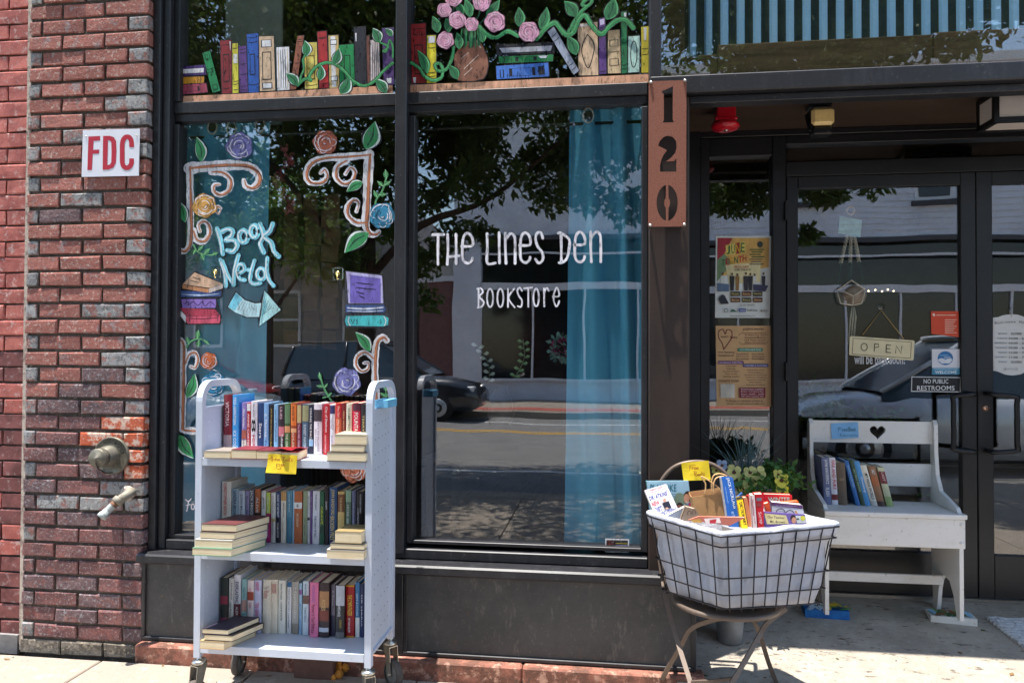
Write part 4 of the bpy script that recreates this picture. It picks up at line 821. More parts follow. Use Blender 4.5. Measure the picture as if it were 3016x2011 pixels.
letters(WA, [[(212, 922), (285, 920)], [(247, 922), (246, 1020), (246, 1118)], [(310, 920), (312, 1020), (308, 1116)], [(365, 918), (366, 1010), (366, 1114)], [(310, 1068), (388, 1060)]]+e_(408, 472, 912, 1110, 998)+
 [[(570, 915), (572, 1010), (572, 1108), (625, 1108)], [(650, 908), (650, 1010), (652, 1108)]]+n_(695, 755, 912, 1110)+e_(790, 852, 908, 1106, 992)+
 [[(938, 945), (925, 908), (900, 912), (890, 950), (905, 1000), (935, 1040), (938, 1085), (912, 1108), (888, 1082)], [(1040, 912), (1055, 910), (1110, 950), (1112, 1010), (1095, 1080), (1060, 1106), (1045, 1106)], [(1058, 915), (1060, 1010), (1060, 1100)]]+e_(1150, 1212, 904, 1102, 988)+n_(1258, 1320, 902, 1100), 17, LW, 'shop_name_lettering', pR)
letters(WA, [[(505, 1278), (530, 1275), (542, 1300), (520, 1330), (548, 1365), (535, 1395), (508, 1402)], [(514, 1280), (514, 1400)], ell(590, 1338, 20, 60), ell(658, 1338, 20, 60), [(708, 1278), (708, 1398)], [(748, 1278), (712, 1338), (752, 1400)],
 [(800, 1290), (786, 1270), (770, 1290), (780, 1325), (800, 1355), (795, 1395), (772, 1392)], [(815, 1275), (868, 1270)], [(842, 1275), (842, 1396)], ell(894, 1335, 18, 58), [(948, 1394), (945, 1275)], [(946, 1310), (962, 1272), (978, 1292)]]+e_(1010, 1044, 1270, 1394, 1330), 11, LW, 'shop_type_lettering', pR)
letters(ZC, [[(1402, 180), (1425, 195), (1445, 175)], [(1425, 190), (1420, 230), (1412, 268)], [(1408, 225), (1438, 218)], ell(1458, 235, 12, 20, 8)], 8, LW, 'painted_script', pL)
# small flag sticker
fs_ = PB(WB, GP, 0); fs_.poly([(1350, 1355), (1508, 1360), (1506, 1450), (1348, 1445)], (226, 226, 230)); fs_.poly([(1358, 1364), (1500, 1368), (1498, 1442), (1356, 1438)], (24, 22, 30))
for i, c in enumerate(((96, 96, 96), (210, 190, 60), (150, 150, 200), (200, 60, 80), (200, 60, 120), (60, 60, 160))): fs_.poly([(1362+(56 if i < 3 else 0), 1374+i*11), (1496, 1377+i*11), (1496, 1381+i*11), (1362+(56 if i < 3 else 0), 1378+i*11)], c)
for i in range(5):
    for j in range(3): fs_.oval(1368+i*9, 1374+j*10, 2.6, 2.6, (200, 80, 60), 6)
fs_.build('flag_sticker', None, 'small striped black flag sticker in the lower right corner of shop window', 'sticker')
# clear suction hooks
CLR = glassmat('clear_plastic', .12, (.86, .88, .88)); GOLD = mat((200, 180, 110), .3, .8, var=0, name='brass_hook')
for i, (cx, cy, lab) in enumerate(((455, 205, 'clear adhesive hook on the window left of the Nerd lettering'), (1665, 222, 'clear adhesive hook on the window beside the painted purple book'))):
    t = thing('adhesive_hook', P(*L2(cx, cy), GY-.004), lab, 'hook', 'clear hooks stuck on the shop window'); c = P(*L2(cx, cy), GY-.004)
    q = MB(); q.bbox((c.x-.026, GY-.008, c.z-.031), (c.x+.026, GY-.002, c.z+.029), CLR, .004); q.build('base_plate', t)
    q = MB(); q.lathe((c.x, GY-.009, c.z), (0, -1, 0), [(.011, 0), (.011, .003), (0, .003)], GOLD, 16); q.tube([(c.x, GY-.014, c.z), (c.x, GY-.016, c.z-.025), (c.x+.004, GY-.022, c.z-.03), (c.x+.012, GY-.022, c.z-.026)], .0016, GOLD, 6); q.build('hook', t)

# ================================================================ behind the glass
def curtain(x0, x1, zt, zb, y, folds, amp, label, bow=0.0):
    t = thing('curtain', ((x0+x1)/2, y, zb), label, 'curtain'); q = MB(); nx, nz = 120, 40; vs_ = []; fs = []
    for j in range(nz+1):
        v = j/nz
        for i in range(nx+1):
            u = i/nx; ph = 2*math.pi*folds*(u+.03*math.sin(3*v+5*u)); a = amp*(.55+.45*math.sin(v*2.2+u*3))
            vs_.append((x0+(x1-x0)*(u+.015*math.sin(ph*1.0+1)+bow*v*math.sin(math.pi*u)*.3)-(.02*v if bow else 0), y+a*(math.copysign(abs(math.sin(ph))**.65, math.sin(ph))*.8+.18*math.sin(2*ph+4*v)), zt-(zt-zb)*v+.006*math.sin(ph)*(1 if j == 0 else 0)))
    for j in range(nz):
        for i in range(nx): a = j*(nx+1)+i; fs.append((a, a+1, a+nx+2, a+nx+1))
    q.add(vs_, fs, CURT, True); q.build('cloth', t); return t
c2 = curtain(-.175, .19, 2.60, .555, .176, 2.8, .044, 'teal grommet curtain hanging at the right side of the big window', 1)
c1 = curtain(-2.10, -1.655, 2.60, .60, .175, 2.2, .026, 'teal grommet curtain hanging behind the Book Nerd lettering')
def ring(c, par):
    q = MB(); q.tube([(c.x+.024*math.cos(a), c.y, c.z+.034*math.sin(a)) for a in [k*math.pi/8 for k in range(16)]], .004, STEEL, 6, True); q.lathe(c, (0, -1, 0), [(.022, -.001), (0, -.001)], mat((14, 16, 18), .9, var=0, name='dark_hole')); q.build('grommet', par)
ring(P(*WA(1238, 135), .134), c2); ring(P(*L1(410, 180), .14), c1); ring(P(*L1(870, 165), .14), c1); ring(P(*L1(595, 190), .14), c1)
q = MB(); q.tube([(-2.06, .165, 2.505), (.17, .165, 2.505)], .008, HM, 8); q.build('curtain_rod', None, 'thin black curtain rod running across behind the shop window', 'curtain rod')
# dried flower garland, paper cascade, bouquet
PINK = mat((196, 96, 112), .8, var=.3, scale=60, name='dried_pink'); q = MB()
for i in range(90):
    t_ = R_.random(); c = P(835+18*math.sin(t_*9)+R_.uniform(-12, 12), 430+t_*200, .42); s_ = R_.uniform(.010, .02)
    for k in range(3):
        a = Vector((R_.uniform(-1, 1), R_.uniform(-1, 1), R_.uniform(-1, 1))).normalized()*s_; b = Vector((R_.uniform(-1, 1), R_.uniform(-1, 1), R_.uniform(-1, 1))).normalized()*s_; q.add([c, c+a, c+a+b, c+b], [(0, 1, 2, 3)], PINK)
q.tube([P(830, 345, .42), P(838, 430, .42), P(830, 620, .42)], .003, mat((70, 80, 50), .8, name='stem_green'), 5)
q.build('flower_garland', None, 'dusty pink dried flower garland hanging inside the left window', 'garland')
KRAFT = mat((118, 88, 62), .85, var=.3, scale=10, bump=.5, name='kraft_paper'); t = thing('paper_cascade', P(915, 1010, .7), 'cascade of brown book pages hanging inside the left window', 'paper hanging')
for j in range(9):
    for i in range(3):
        a = P(835+i*58+R_.uniform(-5, 5), 570+j*50+R_.uniform(-6, 6), .7+R_.uniform(-.02, .02)); q = MB(); ry = R_.uniform(-.03, .03)
        q.obox(a, (.092, ry, R_.uniform(-.01, .01)), (0, .002, 0), (R_.uniform(-.01, .01), R_.uniform(-.02, .02), -.10), KRAFT); q.build('page', t)
def bouquet(px, py, y, r, c1_, c2_, label):
    q = MB(); c = P(px, py, y)
    for i in range(150):
        d = Vector((R_.gauss(0, 1), R_.gauss(0, 1)-.5, R_.gauss(0, 1))).normalized(); rr = r*R_.uniform(.5, 1); col = c1_ if rr < r*.72 else c2_
        a = d.cross(Vector((R_.gauss(0, 1), R_.gauss(0, 1), R_.gauss(0, 1)))).normalized()*r*.16; q.add([c+d*rr-a, c+d*rr*1.15, c+d*rr+a, c+d*rr*.8], [(0, 1, 2, 3)], mat(c_, .8, name='petal') if (c_ := col) else None)
    q.build('paper_flower', None, label, 'paper flower')
bouquet(1655, 1025, .5, .085, (190, 70, 130), (150, 200, 190), 'large pink and mint paper flower inside the right window')
def stalk(p0, p1, y, n, c, label, r=.018):
    q = MB(); a, b = P(*p0, y), P(*p1, y); m_ = (a+b)/2+Vector((.03, 0, 0)); k = smooth_pts([tuple(a), tuple(m_), tuple(b)], 10); q.tube(k, .002, mat((90, 110, 80), .7, name='stem_green2'), 5)
    for i in range(n):
        c_ = Vector(k[min(len(k)-1, 2+i*len(k)//(n+2))]); s_ = (-1)**i; q.add([c_, c_+Vector((s_*r, 0, r*.9)), c_+Vector((s_*r*1.7, -.004, r*.4)), c_+Vector((s_*r, 0, -r*.3))], [(0, 1, 2, 3)], mat(c, .8, name='leaf_pale'))
    q.build('eucalyptus_stem', None, label, 'stem')
stalk((1440, 1130), (1400, 1010), .35, 12, (170, 180, 170), 'pale eucalyptus stem standing inside the right window, left one'); stalk((1510, 1120), (1540, 1000), .35, 12, (86, 120, 84), 'green leafy stem standing inside the right window, right one')
q = MB(); q.lathe(P(1475, 1250, .5), (0, 0, 1), [(.05, 0), (.07, .05), (.055, .14), (.03, .18), (.035, .2)], mat((60, 56, 60), .3, name='dark_vase'), 20); q.build('vase', None, 'dark round vase inside the right window below the stems', 'vase')
tb_ = thing('display_table', (-.4, .75, .14), 'dark display table inside behind the right window pane', 'table')
boxo('table_top', (-.95, .5, .86), (.1, 1.2, .89), mat((70, 56, 48), .5, name='table_wood'), tb_)
for xx in (-.93, .04):
    for yy in (.52, 1.14): boxo('leg', (xx, yy, .14), (xx+.04, yy+.04, .86), mat((70, 56, 48), .5, name='table_wood'), tb_)
boxo('inner_screen', (-2.06, .5, 2.67), (-1.74, .52, 3.45), mat((150, 160, 150), .8, var=.1, name='pale_screen'), None, label='pale grey green screen standing inside the upper left window', cat='screen')
# warm string lights deep inside, seen through the left door
q = MB(); EM = bpy.data.materials.new('warm_bulb'); EM.use_nodes = True; eb = EM.node_tree.nodes['Principled BSDF']; eb.inputs['Emission Color'].default_value = (1, .75, .4, 1); eb.inputs['Emission Strength'].default_value = 2.5
pts = []
for px, py in ((2558, 857), (2578, 854), (2598, 858), (2615, 853), (2632, 857)): c = P(px, py, 3.4); pts.append(tuple(c+Vector((0, 0, .025)))); q.sphere(c, .007, EM, 6)
q.tube(pts, .003, HM, 4); q.build('string_lights', None, 'small warm string lights glowing deep inside the left door', 'string lights')
# ================================================================ book cart
CX0, CX1, CYF, CYR = -1.655, -.912, -.43, -.105      # outer planes of the side panels, front, rear
ct = thing('book_cart', ((CX0+CX1)/2, -.27, 0), 'white metal library book cart on casters, in front of the shop window', 'book cart')
SH = (1.012, .635, .257)
def side_panel(x, th=.027):
    zb, zt = .205, 1.325; r = .085; y0, y1 = CYF, CYR
    def arch(y0, y1, zb, zt, r):
        o = [(y0, zb)]
        for k in range(9): a = math.pi-math.pi/2*k/8; o.append((y0+r+r*math.cos(a), zt-r+r*math.sin(a)))
        for k in range(9): a = math.pi/2-math.pi/2*k/8; o.append((y1-r+r*math.cos(a), zt-r+r*math.sin(a)))
        o.append((y1, zb)); return o
    q = MB(); outer = arch(y0, y1, zb, zt, r); inner = arch(y0+.028, y1-.028, zb, zt-.028, r-.026)
    U = [Vector((x, a, b)) for a, b in outer]; I = [Vector((x, a, b)) for a, b in inner]
    n = len(U); vs_ = U+I+[p+Vector((th, 0, 0)) for p in U]+[p+Vector((th, 0, 0)) for p in I]; fs = []
    for i in range(n-1):
        fs += [(i, i+1, n+i+1, n+i), (2*n+i, 3*n+i, 3*n+i+1, 2*n+i+1), (i, 2*n+i, 2*n+i+1, i+1), (n+i, n+i+1, 3*n+i+1, 3*n+i)]
    fs += [(0, n, 3*n, 2*n), (n-1, 3*n-1, 4*n-1, 2*n-1)]; q.add(vs_, fs, CARTM); q.build('upright_frame', ct)
    q = MB(); xm = x+th*.5; q.box((xm-.003, y0+.03, .257), (xm+.003, y1-.03, 1.205), CARTM); q.box((xm-.010, y0+.03, 1.206), (xm+.010, y1-.03, 1.214), CARTM); q.box((xm-.012, y0+.03, .245), (xm+.012, y1-.03, .256), CARTM); s_ = q.build('side_panel', ct)
    # perforations and bolts
    q = MB(); HOLE = mat((70, 70, 76), .8, var=0, name='hole_dark')
    HOLE2 = mat((236, 236, 238), .8, var=0, name='hole_light')
    for zz in range(15):
        for yy in range(5):
            for sg in (-1, 1): c = (xm+sg*.0034, y0+.07+yy*.045, .31+zz*.06+yy*.003); q.lathe(c, (sg, 0, 0), [(.0034, 0), (0, .0002)], HOLE if sg > 0 and x > -1.2 else HOLE2, 6)
    q.build('peg_holes', s_, kind='stuff')
    return s_
side_panel(CX0); side_panel(CX1-.027)
for i, z in enumerate(SH):
    q = MB(); a, b = CX0+.0285, CX1-.0285
    q.box((a, CYF+.002, z-.004), (b, CYR-.01, z), CARTM); q.bbox((a, CYF, z-.032), (b, CYF+.004, z+.001), CARTM, .0015); q.box((a, CYR-.012, z-.03), (b, CYR-.008, z-.004), CARTM)
    if i == 2: q.box((a, CYR-.012, z), (b, CYR-.008, z+.02), CARTM)
    q.build('shelf', ct)
def caster(x, y, ang, big=True):
    ZT_ = .205; r = .058; q = MB(); q.lathe((x, y, ZT_-.03), (0, 0, 1), [(.011, .03), (.011, .018), (.026, .016), (.030, .006), (.024, 0), (0, 0)], STEEL, 20)
    d = Vector((math.cos(ang), math.sin(ang), 0)); s_ = Vector((-d.y, d.x, 0)); c = Vector((x, y, r))+d*.026
    for g in (-1, 1):
        o = Vector((x, y, ZT_-.032))+s_*(.019*g); pr = [o-d*.022, o+d*.026, c+s_*(.019*g)+d*.012-Vector((0, 0, .008)), c+s_*(.019*g)-d*.012-Vector((0, 0, .008))]
        q.prism([pr], s_*(.002*g), STEEL)
    q.obox(Vector((x, y, ZT_-.035))-d*.022-s_*.02, d*.048, s_*.04, (0, 0, .004), STEEL); q.tube([c-s_*.028, c+s_*.028], .006, STEEL, 8); k = q.build('caster', ct)
    q = MB(); q.lathe(c, s_, [(r-.012, -.015), (r-.003, -.014), (r, -.007), (r, .007), (r-.003, .014), (r-.012, .015)], RUBBER, 28); q.build('wheel', k)
    q = MB(); q.lathe(c, s_, [(0, -.0145), (.02, -.013), (r-.012, -.011), (r-.012, .011), (.02, .013), (0, .0145)], mat((120, 118, 116), .6, var=.1, name='wheel_hub'), 20); q.build('hub', k)
caster(CX0+.016, CYF+.018, math.radians(250)); caster(CX1-.016, CYF+.018, math.radians(-55)); caster(CX0+.03, CYR-.03, math.radians(95)); caster(CX1-.016, CYR-.012, math.radians(-40))

# ---------------------------------------------------------------- books
ORD = 'first second third fourth fifth sixth seventh eighth ninth tenth eleventh twelfth thirteenth fourteenth fifteenth sixteenth seventeenth eighteenth nineteenth twentieth twenty-first twenty-second twenty-third twenty-fourth twenty-fifth'.split()
def book(o, et, eh, ed, c, label, group, bands=(), texts=(), pages=PAGEV, hard=True):
    """o: corner; et thickness vector, eh height vector, ed vector from the spine into the book"""
    o, et, eh, ed = Vector(o), Vector(et), Vector(eh), Vector(ed); T, H, D = et.length, eh.length, ed.length
    t, h, d = et/T, eh/H, ed/D; CM = mat(c, .42, var=.1, scale=14, coat=0, name='book_cover'); bt = min(.0028, T*.14)
    th = thing('book', tuple(o), label, 'book', group)
    q = MB(); N = 5; pr = []
    for k in range(N+1): u = k/N; pr.append(o+t*(T*u)-d*(T*.10*math.sin(math.pi*u)))
    pr += [o+t*T+d*D, o+t*(T-bt)+d*D, o+t*(T-bt)+d*bt, o+t*bt+d*bt, o+t*bt+d*D, o+d*D]
    q.prism([pr], h*H, CM)
    def sp(u, v, off): return o+t*(T*u)+h*(H*v)-d*(T*.10*math.sin(math.pi*min(max(u, 0), 1))+off)
    for bi, (v0, v1, bc) in enumerate(bands):
        M = mat(bc, .42, var=.1, scale=60, name='spine_print'); vs_ = []; fs = []
        for k in range(6): vs_ += [sp(k/5, v0, .0004+bi*.0003), sp(k/5, v1, .0004+bi*.0003)]
        for k in range(5): fs.append((2*k, 2*k+2, 2*k+3, 2*k+1))
        q.add(vs_, fs, M)
    q.build('cover', th)
    q = MB(); e = .003 if hard else .0005; q.obox(o+t*(bt+.0002)+d*(bt+.0003)+h*e, t*(T-2*bt-.0004), d*(D-bt-(.004 if hard else .001)), h*(H-2*e), pages); q.build('page_block', th)
    if texts:
        q = MB()
        for (s_, v0, v1, u0, u1, tc) in texts:    # v measured from the top
            M = mat(tc, .5, var=0, name='spine_ink'); off = T*.012+.0024
            A = o+t*(T*u0)+h*(H*(1-v0))-d*(T*.10+off); q.text(s_, A, h*(-H*(v1-v0)), t*(T*(u1-u0)), M)
        q.build('spine_lettering', th)
    return th
def shelf_row(tf, z, specs, where, group, bot, ztop=None):
    for i, (x0, x1, yt, yb, c, desc, bands, texts) in enumerate(specs):
        b0 = bot(x0) if yb is None else yb
        pb = PZ(*tf(x0, b0), z); y = min(pb.y, CYR-.16); y = max(y, CYF+.02)
        a = P(*tf(x0, b0), y); b = P(*tf(x1, b0), y); tp = P(*tf(x0, yt), y)
        T = max(.008, b.x-a.x-.0015); H = tp.z-z; D = min(.15, H*.66, CYR-.012-y-.004)
        lab = '%s, %s from the left on %s' % (desc, ORD[i], where)
        tilt = R_.uniform(-.006, .006)
        book((a.x, y, z+.0012), (T, 0, 0), (tilt*H, 0, H), (0, D, 0), c, lab, group, bands, texts)
W_, K_, G_ = (236, 234, 232), (24, 22, 26), (206, 170, 70)
top = [
 (362, 453, 195, None, (132, 30, 44), 'tall dark red hardcover with pale lettering', [(0, .3, (176, 150, 150))], [('VICTORIA', .12, .55, .3, .75, (230, 200, 200))]),
 (457, 523, 195, None, (70, 160, 226), 'bright sky blue hardcover', [(0, .12, (150, 200, 235))], [('TESS GERRITSEN', .04, .52, .25, .7, W_), ('ICE COLD', .62, .95, .25, .75, W_)]),
 (558, 612, 280, None, (150, 130, 190), 'lavender paperback with reddish picture', [(0, .25, (226, 214, 200)), (.27, .45, (176, 96, 80))], [('Alice Hunter', .12, .5, .3, .75, W_), ('DENISE HUNTER', .72, .97, .35, .65, (80, 60, 90))]),
 (614, 655, 290, None, (196, 40, 52), 'thin red book with white head', [(.85, 1, W_)], [('ANNE CARTER', .2, .9, .25, .75, W_)]),
 (658, 728, 265, None, (236, 232, 238), 'white book with black knot and coloured letters', [(.35, .62, (238, 234, 240))], [('PERRI BROWN', .05, .3, .35, .6, K_), ('8', .35, .6, .15, .85, K_), ('HERO', .66, .98, .25, .75, (190, 60, 70))]),
 (737, 793, 285, None, (40, 66, 116), 'navy book dotted with stars', [], [('Stars', .4, .7, .25, .8, W_)]),
 (797, 850, 285, None, (132, 176, 220), 'light blue paperback with white lettering', [(0, .1, (100, 140, 200))], [('Z. TRAVAIL', .2, .7, .3, .7, W_), ('Kate', .75, .95, .3, .7, (50, 80, 140))]),
 (857, 903, 300, None, (30, 30, 34), 'thin black book with gold lettering', [], [('Just be you and a New Dawn', .08, .92, .3, .7, G_)]),
 (906, 953, 300, None, (140, 190, 226), 'thin pale blue book in handwritten lettering', [], [('Jenna Churchill', .1, .75, .25, .7, (36, 50, 90))]),
 (956, 1020, 300, None, (52, 40, 48), 'dark book with pink flower', [(.35, .55, (206, 120, 130))], [('TURNING', .6, .95, .5, .85, W_), ('LILIES', .05, .3, .3, .7, (220, 180, 190))]),
 (1023, 1085, 290, None, (70, 104, 56), 'green leafy paperback with orange medallion', [(.42, .55, (206, 150, 100)), (.6, .98, (96, 130, 90))], [('THE GREEN', .6, .95, .3, .7, (210, 220, 190))]),
 (1090, 1153, 285, None, (166, 70, 40), 'autumn orange paperback with medallion', [(.42, .5, (220, 170, 120)), (.55, .98, (222, 120, 50))], [('Anne of', .05, .35, .3, .7, (90, 40, 30)), ('ASHLAND', .58, .92, .3, .7, (226, 200, 170))]),
 (1158, 1206, 295, None, (112, 42, 66), 'thin maroon book with gold head', [(.62, .98, (190, 170, 120))], [('The SILVER CREEK', .4, .9, .3, .7, (222, 180, 190))]),
 (1211, 1281, 300, None, (76, 102, 122), 'slate blue book with mottled head', [(.66, .98, (150, 150, 110))], [('SUNSET WATERS', .4, .9, .3, .7, (200, 214, 222))]),
 (1286, 1335, 305, None, (34, 40, 62), 'navy book with a white foot band', [(.16, .3, (150, 190, 220))], [('YOUNG', .05, .35, .3, .7, W_), ('THE SHACK', .38, .72, .3, .72, W_)]),
 (1339, 1428, 290, None, (230, 224, 230), 'thick white book with dark figure picture', [(.65, .88, (70, 60, 66))], [('INTO THE WILDERNESS', .38, .95, .5, .72, (120, 110, 120)), ('SARA DONATI', .5, .85, .22, .38, (120, 110, 120))]),
 (1442, 1505, 300, None, (180, 30, 42), 'bright red book with script title', [], [('City of Shadows', .04, .55, .3, .75, W_), ('ARIANA FRANKLIN', .6, .95, .3, .6, (230, 190, 190))]),
 (1514, 1570, 300, None, (226, 224, 232), 'white paperback with indigo picture at its head', [(.82, .98, (50, 50, 100))], [('GEORGETTE', .22, .5, .5, .75, (110, 90, 120)), ('HEYER', .3, .48, .2, .42, (110, 90, 120)), ('Arabella', .6, .85, .3, .7, (130, 120, 150))]),
 (1574, 1640, 285, None, (226, 110, 70), 'coral book with red head', [(.72, 1, (200, 40, 50))], [('The Girl', .05, .26, .35, .7, (240, 200, 180)), ('Who Was', .3, .55, .35, .7, (240, 210, 190))]),
 (1644, 1684, 285, None, (120, 28, 30), 'thin oxblood book', [], [('PEEN WOLF', .15, .5, .3, .7, (220, 170, 120))]),
 (1687, 1750, 290, None, (228, 222, 200), 'cream book with grey green lettering', [], [('SEAMSTRESS', .08, .55, .3, .75, (90, 110, 90))]),
 (1757, 1843, 285, None, (206, 26, 66), 'crimson book with bold white lettering', [(.86, 1, (90, 40, 60))], [('FOUNTAIN', .17, .6, .25, .75, W_)]),
 (1850, 1908, 295, None, (44, 36, 40), 'dark book beside the right upright', [], [('TERRY B', .2, .6, .3, .7, (190, 170, 120))]),
]
shelf_row(TT, SH[0], top, "cart's top shelf", "books standing on the top shelf of the cart", lambda x: 745+(x-360)*.0926)
mid = [
 (402, 503, 207, 775, (232, 226, 216), 'tall cream hardcover with red lettering', [], [('CHRISTOPHER REICH', .02, .56, .3, .6, (200, 60, 50))]),
 (507, 578, 282, 780, (160, 182, 196), 'grey blue book with tall blue lettering', [(0, .2, (200, 210, 220))], [('SANDRA BROWN', .03, .56, .25, .75, (40, 60, 90))]),
 (583, 648, 305, 785, (214, 222, 232), 'pale book with slate lettering', [], [('SUSAN MALLERY', .06, .56, .3, .7, (80, 90, 120))]),
 (652, 688, 305, 790, (170, 160, 200), 'thin lilac book', [(0, .4, (60, 80, 130))], [('BEACH READS', .1, .6, .3, .7, K_)]),
 (691, 744, 285, 795, (96, 98, 108), 'dark grey book with big pale lettering', [(0, .3, (40, 40, 46))], [('JACK HIGGINS', .02, .6, .15, .85, W_)]),
 (747, 808, 283, 832, (40, 30, 28), 'black book with orange sunset head', [(.55, 1, (196, 110, 60)), (.1, .4, (120, 80, 50))], [('ALIVE', .15, .45, .3, .7, W_)]),
 (815, 863, 305, 830, (230, 226, 218), 'white book with spaced grey lettering', [], [('JEWEL', .12, .36, .3, .7, (70, 66, 66)), ('BRET LOTT', .5, .9, .3, .7, (70, 66, 66))]),
 (867, 914, 320, 832, (196, 40, 120), 'lime green over magenta book', [(.58, 1, (190, 210, 84))], [('Gutsy Girls', .08, .4, .25, .7, W_), ('LET THE MAGIC', .5, .9, .3, .7, (230, 180, 210))]),
 (920, 968, 325, 832, (226, 222, 214), 'ivory book with faint script', [(.42, .48, (200, 180, 120))], [('Jean Francois', .05, .4, .3, .7, (160, 150, 140)), ('Soul London', .55, .85, .3, .7, (160, 150, 140))]),
 (972, 1020, 315, 835, (44, 60, 104), 'navy book with white title', [(0, .5, (28, 28, 44))], [('POINT OF RETREAT', .05, .5, .3, .75, W_), ('COLLEEN HOOVER', .6, .9, .3, .7, W_)]),
 (1024, 1080, 310, 838, (230, 222, 206), 'white book with gold flower at its head', [(.82, 1, (196, 150, 90))], [('Jude Deveraux', .22, .5, .4, .8, (110, 60, 60)), ('A Knight in', .6, .85, .3, .6, (180, 160, 150))]),
 (1084, 1140, 305, 845, (90, 140, 162), 'dusty teal book', [(0, .5, (70, 124, 150))], [('Sandy Beach', .05, .4, .3, .7, (190, 210, 220))]),
 (1143, 1158, 300, 846, (150, 190, 216), 'very thin pale blue book', [], []),
 (1161, 1248, 310, 855, (190, 104, 60), 'rust orange book with white library label', [(.67, .79, W_)], [('5', .24, .3, .4, .6, K_), ('MCGRAW', .42, .68, .35, .65, (230, 200, 170))]),
 (1253, 1299, 305, 852, (150, 160, 128), 'sage green book', [], [('John Lescroart', .5, .85, .35, .65, (90, 100, 80))]),
 (1303, 1329, 310, 855, (228, 226, 226), 'slim white book with small print', [(.45, .5, K_)], [('Pelican Summer', .1, .9, .3, .7, (120, 110, 110))]),
 (1332, 1350, 312, 856, (112, 76, 136), 'slim purple book', [], [('My Sister', .1, .5, .3, .7, (220, 200, 230))]),
 (1354, 1428, 307, 863, (226, 224, 230), 'white book with plain dark capitals', [], [('RYAN HOLIDAY', .06, .36, .4, .65, (60, 70, 96)), ('THE DAILY STOIC', .46, .86, .3, .62, (60, 70, 96))]),
 (1436, 1480, 310, 865, (40, 96, 66), 'dark green book with yellow title', [(.2, .35, (30, 70, 50))], [('GRAVE', .28, .62, .2, .8, (206, 200, 70))]),
 (1484, 1524, 265, 868, (36, 24, 30), 'tall thin near black book', [], [('DARK', .25, .4, .3, .7, W_)]),
 (1529, 1610, 267, 862, (44, 84, 136), 'thick royal blue book with gold capitals', [(0, .12, (30, 50, 90))], [('JOHN SANDFORD', .03, .48, .2, .75, (226, 200, 130)), ('BROKEN PREY', .5, .92, .2, .75, (226, 200, 130))]),
 (1618, 1690, 312, 870, (222, 190, 120), 'straw yellow book', [(.62, .95, (130, 80, 50))], [('THE RAISIN', .1, .38, .35, .7, (230, 200, 140))]),
 (1703, 1763, 292, 873, (104, 130, 112), 'sage book with white capitals', [(.78, .98, (150, 180, 150))], [('HOME SKILLS', .27, .72, .3, .65, (226, 230, 220))]),
 (1770, 1810, 305, 876, (110, 112, 146), 'violet grey slim book', [], [('THE ENGLISH', .2, .6, .3, .7, (180, 180, 200))]),
 (1815, 1884, 312, 878, (32, 26, 32), 'black book with silver lettering', [], [('KATHLEEN NIMMO', .05, .4, .55, .8, (200, 200, 206)), ('of BERNADETTE', .3, .66, .2, .42, (200, 200, 206))]),
]
shelf_row(MM, SH[1], mid, "cart's middle shelf", "books standing on the middle shelf of the cart", lambda x: 835)
